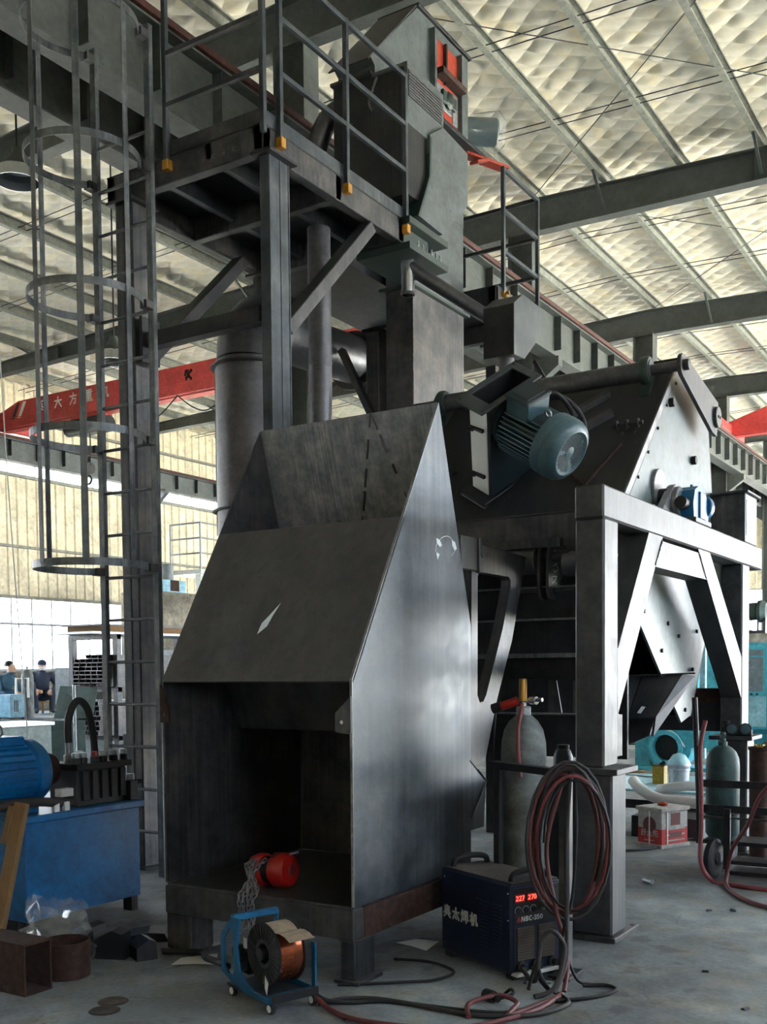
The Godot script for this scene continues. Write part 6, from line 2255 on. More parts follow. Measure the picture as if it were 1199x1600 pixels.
	for st in 4:
		var p0 := a0 - ad * (0.025 + 0.02 * (st % 3)) + Vector3(-0.018 * st, 0.06, 0.06)
		var edge := Vector3(-3.665 + st * 0.032, 0.40 + 0.012, -4.345 + 0.004 * (st % 2))
		var path := curve([p0, p0 + Vector3(-0.01, -0.03, 0.05), edge + Vector3(0, 0.012, -0.03), edge + Vector3(0, -0.03, 0.012), edge + Vector3(0.002, -0.1, 0.012), edge + Vector3(0.004, -0.22 + 0.02 * st, 0.012)], 14)
		var dist := 0.0
		var nxt := 0.0
		var flip := false
		for i in path.size() - 1:
			var seg: Vector3 = path[i + 1] - path[i]
			while nxt <= dist + seg.length():
				var p: Vector3 = path[i] + seg.normalized() * (nxt - dist)
				var y := seg.normalized()
				var x := y.cross(Vector3(0.3, 0.2, 1)).normalized()
				if flip: x = y.cross(x)
				cm.t = Transform3D(Basis(x, y, x.cross(y)), p)
				cm.v.append_array(PackedVector3Array())
				for k in lk.v.size():
					cm.v.append(cm.t * lk.v[k]); cm.n.append(cm.t.basis * lk.n[k])
				flip = not flip
				nxt += 0.029
			dist += seg.length()
	var chn := part(h, "load_chain", cm, "steel_bright")
	chn.set_meta("kind", "stuff")
	# bottle and shelf behind the cylinder
	m = mb()
	var bc := Vector3(-2.49, 0.985, -5.95)
	m = mb()
	m.bx(-2.78, -2.37, 0.0, 0.93, -6.3, -5.9, 0.004)
	single("tool_cabinet", m, "steel_dark", "dark steel cabinet behind the grey gas cylinder", "cabinet")
	bc.y = 0.93
	bc.z = -6.02
	var bt := thing("black_bottle", "small dark bottle standing beside the grey gas cylinder", "bottle", bc)
	m = mb()
	m.spin(bc, bc + Vector3.UP, [Vector2(0, 0), Vector2(0.06, 0), Vector2(0.06, 0.13), Vector2(0.045, 0.17), Vector2(0.035, 0.18), Vector2(0, 0.18)], 20)
	part(bt, "body", m, "motor_dark")
	m = mb()
	m.cyl(bc + Vector3(0, 0.18, 0), bc + Vector3(0, 0.205, 0), 0.038, 16, 0.004)
	part(bt, "cap", m, "rubber")
	m = mb()
	m.bx(-2.43, -2.38, 0.93, 0.95, -6.25, -5.95)
	single("paper_stack", m, "paper", "thin stack of white paper on the dark cabinet", "paper")

# ---------------------------------------------------------------- right-hand yard
func build_right_yard():
	var m: Mb
	# cylinder cart
	var c := Vector3(-2.085, 0.28, -8.22)
	var k := thing("cylinder_cart", "dark flat-bar cylinder cart on two wheels beside the far post", "cart", Vector3(-1.9, 0, -8.1))
	for y in [0.715, 0.525]:
		m = mb()
		m.bx(-2.24, -1.2, y - 0.028, y + 0.028, -8.075, -8.06)
		part(k, "cross_bar", m, "steel_dark")
	m = mb()
	m.cyl(Vector3(-2.24, 0.46, -8.06), Vector3(-1.2, 0.455, -8.06), 0.009, 8)
	part(k, "rod", m, "steel")
	m = mb()
	m.bx(-2.03, -1.98, 0.1, 0.53, -8.06, -8.03)
	part(k, "upright", m, "steel_dark")
	m = mb()
	m.bx(-2.24, -2.2, 0.25, 1.0, -8.08, -8.05)
	part(k, "upright", m, "steel_dark")
	for z in [-8.06, -8.38]:
		m = mb()
		m.bx(-1.24, -1.2, 0.0, 0.8, z - 0.02, z + 0.02)
		part(k, "upright", m, "steel_dark")
	m = mb()
	m.tube(curve([Vector3(-2.27, 1.37, -8.1), Vector3(-2.25, 1.0, -8.09), Vector3(-2.23, 0.62, -8.08), Vector3(-2.22, 0.3, -8.08)], 5), 0.022, 10)
	part(k, "handle", m, "steel_dark")
	m = mb()
	m.bx(-2.2, -1.2, 0.25, 0.28, -8.4, -8.08)
	m.bx(-2.0, -1.2, 0.1, 0.13, -8.35, -8.1)
	m.bx(-2.0, -1.2, 0.02, 0.05, -8.35, -8.1)
	part(k, "tray", m, "steel_dark")
	for z in [-8.0, -8.42]:
		m = mb()
		m.spin(Vector3(-2.12, 0.155, z), Vector3(-1, 0.155, z + 0.15), [Vector2(0.05, 0.0), Vector2(0.13, 0.0), Vector2(0.152, 0.012), Vector2(0.155, 0.03), Vector2(0.152, 0.048), Vector2(0.13, 0.06), Vector2(0.05, 0.06), Vector2(0.05, 0.0)], 28)
		var wh := part(k, "wheel", m, "rubber")
		m = mb()
		m.cyl(Vector3(-2.13, 0.155, z), Vector3(-2.05, 0.155, z + 0.01), 0.045, 12)
		part(wh, "hub", m, "steel")
	m = mb()
	m.cyl(Vector3(-2.1, 0.155, -8.0), Vector3(-2.1, 0.155, -8.42), 0.014, 8)
	part(k, "axle", m, "steel_dark")
	var g := thing("gas_cylinder", "green-grey gas cylinder standing in the cart", "gas cylinder", c)
	m = mb()
	m.spin(c, c + Vector3.UP, [Vector2(0, 0), Vector2(0.1, 0), Vector2(0.126, 0.04), Vector2(0.126, 0.56), Vector2(0.12, 0.62), Vector2(0.1, 0.67), Vector2(0.07, 0.70), Vector2(0.045, 0.715), Vector2(0, 0.715)], 28)
	part(g, "body", m, "cylinder_green")
	m = mb()
	m.cyl(c + Vector3(0, 0.71, 0), c + Vector3(0, 0.75, 0), 0.035, 14, 0.005)
	m.cyl(c + Vector3(0, 0.75, 0), c + Vector3(0, 0.82, 0), 0.022, 12, 0.004)
	m.cyl(c + Vector3(0, 0.79, 0.0), c + Vector3(0.02, 0.79, 0.06), 0.02, 10)
	part(g, "valve", m, "cylinder_green")
	for y in [0.2, 0.42]:
		m = mb()
		m.tube(arc(c + Vector3(0, y, 0), Vector3.RIGHT, Vector3.BACK, 0.131, 0, TAU, 20), 0.008, 6, true)
		part(g, "band", m, "rubber")
	# red oxygen hose of the cart, falling to the floor and looping away
	m = mb()
	m.tube(curve([Vector3(-2.16, 1.2, -8.0), Vector3(-2.19, 1.0, -7.98), Vector3(-2.17, 0.7, -7.93), Vector3(-2.16, 0.4, -7.9), Vector3(-2.14, 0.15, -7.82), Vector3(-2.05, 0.016, -7.82), Vector3(-1.88, 0.016, -7.74), Vector3(-1.65, 0.016, -7.7), Vector3(-1.3, 0.016, -7.72)], 7), 0.017, 8)
	single("red_hose", m, "hose_bright", "bright red hose dropping past the cart handle to the floor", "hose")
	m = mb()
	m.tube(curve([Vector3(-1.22, 0.78, -8.02), Vector3(-1.25, 0.95, -7.6), Vector3(-1.54, 0.8, -7.25), Vector3(-1.72, 0.5, -7.45), Vector3(-1.93, 0.25, -7.9), Vector3(-1.98, 0.05, -7.95), Vector3(-1.9, 0.016, -7.65), Vector3(-1.7, 0.016, -7.3), Vector3(-1.45, 0.016, -7.1), Vector3(-1.1, 0.016, -7.0)], 7), 0.015, 8)
	single("red_hose", m, "hose_red", "dull red hose swinging down in a bow to the open floor", "hose")
	# gauges on the cap plate, brown bucket behind
	var q := thing("pressure_regulator", "black regulator with two round gauges on the far column cap", "regulator", Vector3(-2.2, 1.02, -9.0))
	for x in [-2.22, -2.11]:
		m = mb()
		m.spin(Vector3(x, 1.075, -9.06), Vector3(x + 0.02, 1.10, -8.9), [Vector2(0, 0), Vector2(0.05, 0), Vector2(0.052, 0.03), Vector2(0.045, 0.034), Vector2(0.0, 0.03)], 18)
		var ga := part(q, "gauge", m, "black")
		m = mb()
		m.spin(Vector3(x, 1.075, -9.06), Vector3(x + 0.02, 1.10, -8.9), [Vector2(0, 0.036), Vector2(0.04, 0.034), Vector2(0.04, 0.032)], 18)
		part(ga, "dial", m, "motor_teal")
	m = mb()
	m.bx(-2.26, -2.06, 1.02, 1.08, -9.09, -9.05, 0.008)
	m.cyl(Vector3(-2.27, 1.09, -9.07), Vector3(-2.27, 1.15, -9.07), 0.03, 12)
	part(q, "body", m, "black")
	m = mb()
	var bk := Vector3(-1.98, 0.28, -8.75)
	var bb := thing("brown_cylinder", "rusty brown open drum standing behind the green-grey cylinder", "drum", Vector3(-1.95, 0, -8.85))
	m.spin(Vector3(-1.95, 0.0, -8.85), Vector3(-1.95, 3, -8.85), [Vector2(0, 0), Vector2(0.075, 0), Vector2(0.08, 0.92), Vector2(0.09, 0.925), Vector2(0.09, 0.95), Vector2(0.078, 0.95), Vector2(0.075, 0.88), Vector2(0, 0.88)], 24)
	part(bb, "shell", m, "rusty")
	m = mb()
	for i in 9:
		var a := i * 0.7
		m.bar(Vector3(-1.95 + cos(a) * 0.05, 0.92, -8.85 + sin(a) * 0.05), Vector3(-1.95 - cos(a) * 0.04, 0.965, -8.85 + sin(a * 2.0) * 0.04), 0.025, 0.015)
	part(bb, "rag_waste", m, "khaki_tin")
	# red carton
	var cl := Vector3(-3.094, 0, -9.194)
	var cf := Vector3(-2.827, 0, -9.071)
	var U := (cf - cl).normalized()
	var ct := thing("red_carton", "red and cream carton tied with white string on the floor", "carton")
	m = mb()
	m.bx(-0.28, 0.0, 0.01, 0.17, -0.34, 0.0, 0.004)
	part(ct, "lower_box", m, "carton_red")
	m = mb()
	m.bx(-0.279, -0.001, 0.17, 0.335, -0.339, -0.001, 0.004)
	part(ct, "upper_box", m, "carton_cream")
	for y in [0.0, 0.325]:
		m = mb()
		m.bx(-0.295, 0.015, y, y + 0.035, -0.355, 0.015, 0.004)
		part(ct, "edge_guard", m, "carton_cream")
	m = mb()
	m.spin(Vector3(-0.14, 0.2, 0.0), Vector3(-0.14, 0.2, 1.0), [Vector2(0, 0.0012), Vector2(0.075, 0.001), Vector2(0.075, 0.0)], 20)
	part(ct, "round_print", m, "carton_dark")
	var gx := -0.24
	for gl in ["hao", "tai", "yang"]:
		m = mb()
		m.glyph(Vector3(gx, 0.10, 0.001), Vector3.RIGHT, Vector3.UP, 0.06, CJK[gl], 0.008)
		part(ct, "lettering", m, "carton_cream")
		gx += 0.07
	m = mb()
	for j in 5: m.bx(0.0, 0.0012, 0.06 + j * 0.05, 0.072 + j * 0.05, -0.3, -0.06, 0.0)
	m.bx(-0.2, -0.08, 0.06, 0.068, 0.0, 0.0012, 0.0)
	part(ct, "print_lines", m, "carton_cream")
	m = mb()
	m.bx(0.0, 0.0015, 0.2, 0.31, -0.24, -0.12, 0.0)
	m.bx(0.0, 0.0015, 0.09, 0.14, -0.26, -0.1, 0.0)
	part(ct, "side_print", m, "carton_dark")
	m = mb()
	m.bx(-0.146, -0.134, 0.03, 0.362, -0.345, 0.004, 0.0)
	m.bx(-0.285, 0.004, 0.03, 0.362, -0.08, -0.068, 0.0)
	part(ct, "string", m, "white")
	m = mb()
	m.spin(Vector3(-0.14, 0.36, -0.17), Vector3(-0.14, 1, -0.17), [Vector2(0.045, 0), Vector2(0.05, 0.02), Vector2(0.03, 0.035), Vector2(0, 0.03)], 10)
	part(ct, "red_rag", m, "orange")
	ct.transform = Transform3D(Basis(U, Vector3.UP, U.cross(Vector3.UP)), cf)
	# clear suction hose
	m = mb()
	m.tube(curve([Vector3(-3.5, 0.46, -10.3), Vector3(-3.38, 0.40, -10.15), Vector3(-3.15, 0.33, -10.0), Vector3(-2.9, 0.325, -9.9), Vector3(-2.55, 0.33, -9.85)], 7), 0.055, 14)
	single("suction_hose", m, "clear_hose", "clear ribbed suction hose bending above the carton", "hose")
	m = mb()
	m.tube(curve([Vector3(-3.3, 0.36, -10.5), Vector3(-3.0, 0.42, -10.4), Vector3(-2.7, 0.42, -10.4), Vector3(-2.4, 0.36, -10.5)], 6), 0.05, 12)
	single("suction_hose", m, "clear_hose", "clear suction hose lying behind the bent one", "hose")
	m = mb()
	m.bx(-3.6, -2.6, 0.18, 0.27, -10.62, -10.3)
	m.bx(-3.3, -2.62, 0.0, 0.2, -10.2, -9.65, 0.004)
	single("steel_skid", m, "steel_dark", "dark low steel skid carrying the clear hoses", "skid")
	m = mb()
	m.bx(-5.2, -3.5, 0.0, 0.03, -15.2, -13.2, 0.004)
	single("floor_sheet", m, "teal_pale", "pale teal sheet lying on the floor under bucket and tin", "sheet")
	# bucket and can
	var b := Vector3(-4.1, 0.03, -13.9)
	var bu := thing("metal_bucket", "ribbed silver bucket with teal lid beside the yellow tin", "bucket", b)
	m = mb()
	m.spin(b, b + Vector3.UP, [Vector2(0, 0), Vector2(0.125, 0), Vector2(0.14, 0.2), Vector2(0.15, 0.205), Vector2(0.15, 0.225), Vector2(0.142, 0.23), Vector2(0.147, 0.26), Vector2(0.155, 0.265), Vector2(0.155, 0.29), Vector2(0, 0.29)], 28)
	part(bu, "body", m, "galvanised")
	m = mb()
	m.spin(b + Vector3(0, 0.29, 0), b + Vector3.UP, [Vector2(0.145, 0), Vector2(0.14, 0.03), Vector2(0.08, 0.12), Vector2(0.02, 0.14), Vector2(0, 0.14)], 24)
	part(bu, "lid", m, "teal_pale")
	m = mb()
	m.bx(-4.46, -4.3, 0.03, 0.28, -14.05, -13.89, 0.006)
	var tin := single("yellow_tin", m, "khaki_tin", "square yellow tin beside the silver bucket", "tin")
	m = mb()
	m.cyl(Vector3(-4.37, 0.28, -13.95), Vector3(-4.32, 0.32, -13.99), 0.03, 8)
	m.bx(-4.47, -4.29, 0.275, 0.285, -14.06, -13.88)
	part(tin, "cap", m, "steel_dark")
	# teal blower with a round black inlet
	var f := thing("teal_blower", "teal fan housing with a round open inlet facing the hall", "blower", Vector3(-5.0, 0, -16.2))
	m = mb()
	m.spin(Vector3(-4.95, 0.36, -16.6), Vector3(-4.95, 0.36, -15.9), [Vector2(0, 0), Vector2(0.36, 0), Vector2(0.36, 0.4), Vector2(0.22, 0.4), Vector2(0.22, 0.38)], 32)
	m.bx(-4.95, -4.15, 0.36, 0.72, -16.6, -16.2, 0.01)
	part(f, "scroll_housing", m, "teal")
	m = mb()
	m.spin(Vector3(-4.95, 0.36, -16.2), Vector3(-4.95, 0.36, -15.0), [Vector2(0.235, 0.0), Vector2(0.235, 0.14), Vector2(0.27, 0.14), Vector2(0.27, 0.165), Vector2(0.205, 0.165), Vector2(0.205, 0.0), Vector2(0.0, 0.0)], 32)
	part(f, "inlet_ring", m, "teal")
	m = mb()
	m.spin(Vector3(-4.95, 0.36, -16.2), Vector3(-4.95, 0.36, -15.0), [Vector2(0, 0.004), Vector2(0.203, 0.004)], 28)
	part(f, "dark_inlet_disc", m, "black")  # black disc painting the dark inside of the open inlet
	m = mb()
	m.bx(-5.5, -5.25, 0.0, 0.5, -16.55, -16.25, 0.006)
	m.bx(-5.4, -4.3, 0.0, 0.06, -16.7, -16.1, 0.006)
	part(f, "base", m, "teal")
	m = mb()
	var sh := []
	for i in 7:
		for j in 5:
			sh.append(Vector3(-5.45 + i * 0.13, 0.76 - pow(absf(i - 2.6), 1.6) * 0.055 + rng.randf_range(-0.03, 0.03), -16.65 + j * 0.15))
	for i in 6:
		for j in 4:
			m.quadd(sh[i * 5 + j], sh[i * 5 + j + 1], sh[i * 5 + j + 6], sh[i * 5 + j + 5], Vector3.UP)
	single("plastic_sheet", m, "clear_hose", "crumpled pale plastic sheet draped over the teal blower", "sheet")
	# teal cabinets and posts
	for e in [[-5.52, -5.38, 0.0, 2.05, -19.6, -19.4, "teal", "tall teal post left of the teal cabinets"], [-5.1, -5.0, 0.0, 2.3, -18.6, -18.5, "teal_pale", "slim pale teal post beside the blower"]]:
		m = mb()
		m.bx(e[0], e[1], e[2], e[3], e[4], e[5], 0.006)
		single("teal_post", m, e[6], e[7], "post")
	for e in [[-5.4, -4.86, 0.3, 2.02, "plain teal cabinet behind the raking brace"], [-4.84, -3.7, 0.45, 2.05, "wide teal cabinet with a grey window and lower doors"]]:
		var cb := thing("teal_cabinet", e[4], "cabinet", Vector3((e[0] + e[1]) * 0.5, 0, -20.4))
		m = mb()
		m.bx(e[0], e[1], e[2], e[3], -20.9, -20.0, 0.006)
		part(cb, "body", m, "teal")
		if e[1] > -4:
			m = mb()
			m.bx(-4.72, -4.35, 1.15, 1.92, -20.0, -19.99, 0.002)
			var wdw := part(cb, "window", m, "shelf_grey")
			m = mb()
			m.bx(-4.72, -4.35, 1.78, 1.81, -19.99, -19.98, 0.0)
			part(wdw, "bar", m, "teal")
			for x in [-4.8, -4.25]:
				m = mb()
				m.bx(x, x + 0.5, 0.5, 1.06, -20.0, -19.975, 0.004)
				part(cb, "door", m, "teal_pale")
			m = mb()
			for x in [-4.66, -4.55, -4.45]: m.cyl(Vector3(x, 1.1, -19.98), Vector3(x, 1.1, -19.95), 0.02, 10)
			part(cb, "latch", m, "black")
		m = mb()
		m.bx(e[0] + 0.05, e[0] + 0.12, 0.0, e[2], -20.1, -20.0)
		m.bx(e[1] - 0.12, e[1] - 0.05, 0.0, e[2], -20.1, -20.0)
		m.bx(e[0] + 0.05, e[1] - 0.05, 0.0, e[2], -20.9, -20.82)
		part(cb, "leg", m, "teal")
	# low block wall with pumps on top
	m = mb()
	m.bx(-6.8, -2.6, 0.0, 2.35, -25.0, -24.2, 0.01)
	single("block_bench", m, "block", "beige block plinth behind the teal cabinets", "plinth")
	for e in [[-5.55, -24.5], [-4.7, -24.45], [-3.9, -24.5]]:
		var pu := thing("green_pump", "dark green pump set standing on the beige plinth", "pump", Vector3(e[0], 2.35, e[1]), "pumps on the plinth")
		m = mb()
		m.cyl(Vector3(e[0] - 0.3, 2.85, e[1]), Vector3(e[0] + 0.1, 2.85, e[1]), 0.2, 18, 0.03)
		part(pu, "motor", m, "bearing_green")
		m = mb()
		m.spin(Vector3(e[0] + 0.1, 2.85, e[1]), Vector3(e[0] + 1, 2.85, e[1]), [Vector2(0, 0), Vector2(0.24, 0.0), Vector2(0.26, 0.08), Vector2(0.18, 0.18), Vector2(0, 0.2)], 18)
		part(pu, "volute", m, "cylinder_green")
		m = mb()
		m.bx(e[0] - 0.35, e[0] + 0.3, 2.35, 2.42, e[1] - 0.2, e[1] + 0.2)
		for x in [-0.3, -0.1, 0.1, 0.25]: m.bx(e[0] + x, e[0] + x + 0.04, 2.42, 2.7, e[1] - 0.15, e[1] + 0.15)
		part(pu, "bed_frame", m, "steel")
	# machine parts high up behind the frame
	m = mb()
	m.bx(-3.9, -2.9, 3.2, 3.6, -24.9, -24.3, 0.02)
	m.bx(-3.6, -3.5, 2.35, 3.2, -24.7, -24.6)
	m.bx(-3.1, -3.0, 2.35, 3.2, -24.7, -24.6)
	single("machine_hood", m, "shelf_grey", "grey sheet hood on legs above the pumps", "hood")
	# boards and scraps on the floor at the blower
	for e in [[-5.9, -15.4, 0.3, 1.6], [-5.3, -15.0, -0.4, 1.3], [-6.1, -14.7, 0.1, 1.2]]:
		m = mb()
		m.t = Transform3D(Basis(Vector3.UP, e[2]), Vector3(e[0], 0, e[1]))
		m.bx(-e[3] * 0.5, e[3] * 0.5, 0.0, 0.03, -0.08, 0.08)
		single("floor_board", m, "plank", "loose wooden board on the floor before the teal blower", "board", "boards before the blower")
	m = mb()
	m.bx(-4.0, -2.9, 0.0, 0.12, -18.6, -17.2, 0.02)
	single("brown_crate", m, "rusty", "low rusty slab on the floor behind the cylinder cart", "slab")
	m = mb()
	m.spin(Vector3(-3.6, 0.12, -17.6), Vector3(-3.6, 1, -17.6), [Vector2(0.3, 0), Vector2(0.32, 0.1), Vector2(0.2, 0.28), Vector2(0.08, 0.36), Vector2(0, 0.37)], 12)
	single("black_sack", m, "rubber", "slumped black sack on the rusty slab", "sack")
	m = mb()
	m.tube(curve([Vector3(-3.3, 0.02, -8.6), Vector3(-2.9, 0.02, -8.9), Vector3(-2.75, 0.02, -9.6), Vector3(-2.4, 0.02, -9.9)], 6), 0.012, 6)
	single("floor_cable", m, "rubber", "black cable on the floor passing the red carton", "cable")

# ---------------------------------------------------------------- figures
func person(called_label: String, at: Vector3, turn: float, J: Dictionary, bones: Array, paint: Callable, cap: Array):
	var o := thing("person", called_label, "person", Vector3.ZERO)
	var lo := Vector3(9, 9, 9)
	var hi := -lo
	for b in bones:
		for e in 2:
			var p: Vector3 = J[b[e]]
			lo = lo.min(p - Vector3.ONE * b[2 + e]); hi = hi.max(p + Vector3.ONE * b[2 + e])
	var h := 0.02
	lo -= Vector3.ONE * h * 2.0
	var d := Vector3i(((hi - lo) / h).ceil()) + Vector3i(3, 3, 3)
	var val := PackedFloat32Array()
	val.resize(d.x * d.y * d.z)
	val.fill(1.0)
	for b in bones:
		var a: Vector3 = J[b[0]]
		var e: Vector3 = J[b[1]]
		var ra: float = b[2]
		var rb: float = b[3]
		var R := maxf(ra, rb) + 0.06
		var l0 := Vector3i(((a.min(e) - Vector3.ONE * R - lo) / h).floor()).clamp(Vector3i.ZERO, d - Vector3i.ONE)
		var l1 := Vector3i(((a.max(e) + Vector3.ONE * R - lo) / h).ceil()).clamp(Vector3i.ZERO, d - Vector3i.ONE)
		var ab := e - a
		var ll := maxf(ab.length_squared(), 1e-9)
		for z in range(l0.z, l1.z + 1):
			for y in range(l0.y, l1.y + 1):
				for x in range(l0.x, l1.x + 1):
					var p := lo + Vector3(x, y, z) * h
					var t := clampf((p - a).dot(ab) / ll, 0.0, 1.0)
					var q := p.distance_to(a + ab * t) - lerpf(ra, rb, t)
					var i := (z * d.y + y) * d.x + x
					var w := val[i]
					var kk := 0.03
					var hh := clampf(0.5 + 0.5 * (w - q) / kk, 0.0, 1.0)
					val[i] = lerpf(w, q, hh) - kk * hh * (1.0 - hh)
	var vid := {}
	var V := PackedVector3Array()
	for z in d.z - 1:
		for y in d.y - 1:
			for x in d.x - 1:
				var i0 := (z * d.y + y) * d.x + x
				var s := 0
				var acc := Vector3.ZERO
				var cnt := 0
				var cv := []
				for k in 8:
					cv.append(val[i0 + (k & 1) + ((k >> 1) & 1) * d.x + (k >> 2) * d.x * d.y])
					if cv[k] < 0.0: s += 1
				if s == 0 or s == 8: continue
				for pr in [[0, 1], [2, 3], [4, 5], [6, 7], [0, 2], [1, 3], [4, 6], [5, 7], [0, 4], [1, 5], [2, 6], [3, 7]]:
					var f0: float = cv[pr[0]]
					var f1: float = cv[pr[1]]
					if (f0 < 0.0) == (f1 < 0.0): continue
					var t := f0 / (f0 - f1)
					var c0 := Vector3(pr[0] & 1, (pr[0] >> 1) & 1, pr[0] >> 2)
					var c1 := Vector3(pr[1] & 1, (pr[1] >> 1) & 1, pr[1] >> 2)
					acc += c0.lerp(c1, t)
					cnt += 1
				vid[i0] = V.size()
				V.append(lo + (Vector3(x, y, z) + acc / cnt) * h)
	var nrm := PackedVector3Array()
	nrm.resize(V.size())
	var idx := PackedInt32Array()
	var st := [1, d.x, d.x * d.y]
	for i0 in vid:
		for ax in 3:
			var u: int = st[(ax + 1) % 3]
			var w: int = st[(ax + 2) % 3]
			var a: bool = val[i0] < 0.0
			var b: bool = val[i0 + st[ax]] < 0.0
			if a == b: continue
			if not (vid.has(i0 - u) and vid.has(i0 - w) and vid.has(i0 - u - w)): continue
			var q := [vid[i0], vid[i0 - u], vid[i0 - u - w], vid[i0 - w]]
			if a: q.reverse()
			for tri in [[q[0], q[1], q[2]], [q[0], q[2], q[3]]]:
				var kx := (V[tri[1]] - V[tri[0]]).cross(V[tri[2]] - V[tri[0]])
				for e in tri: nrm[e] -= kx
				idx.append(tri[0]); idx.append(tri[1]); idx.append(tri[2])
	var col := PackedColorArray()
	for i in V.size():
		nrm[i] = nrm[i].normalized()
		col.append(paint.call(V[i]))
	var arr := []
	arr.resize(Mesh.ARRAY_MAX)
	arr[Mesh.ARRAY_VERTEX] = V
	arr[Mesh.ARRAY_NORMAL] = nrm
	arr[Mesh.ARRAY_COLOR] = col
	arr[Mesh.ARRAY_INDEX] = idx
	var am := ArrayMesh.new()
	am.add_surface_from_arrays(Mesh.PRIMITIVE_TRIANGLES, arr)
	shared(o, "body", am, "figure", Vector3.ZERO)
	var m := mb()
	m.spin(cap[0], cap[0] + Vector3.UP, [Vector2(cap[1], -0.015), Vector2(cap[1] * 1.04, 0.02), Vector2(cap[1] * 0.9, 0.075), Vector2(cap[1] * 0.45, 0.108), Vector2(0, 0.114)], 16)
	if cap[2]: m.prism(1, [Vector2(cap[0].x - 0.075, cap[0].z + 0.06), Vector2(cap[0].x + 0.075, cap[0].z + 0.06), Vector2(cap[0].x + 0.055, cap[0].z + 0.17), Vector2(cap[0].x - 0.055, cap[0].z + 0.17)], cap[0].y - 0.01, cap[0].y + 0.006)
	for sx in [-1.0, 1.0]:
		var em := mb()
		em.spin(J["head"] + Vector3(0.034 * sx, 0.02, 0.078), J["head"] + Vector3(0.034 * sx, 0.02, 1.0), [Vector2(0.0, 0.0), Vector2(0.011, 0.0), Vector2(0.008, 0.008), Vector2(0, 0.01)], 8)
		part(o, "eye", em, "black")
	part(o, "cap" if cap[2] else "hair", m, "cloth_navy" if cap[2] else "black")
	o.position = at
	o.rotation.y = turn

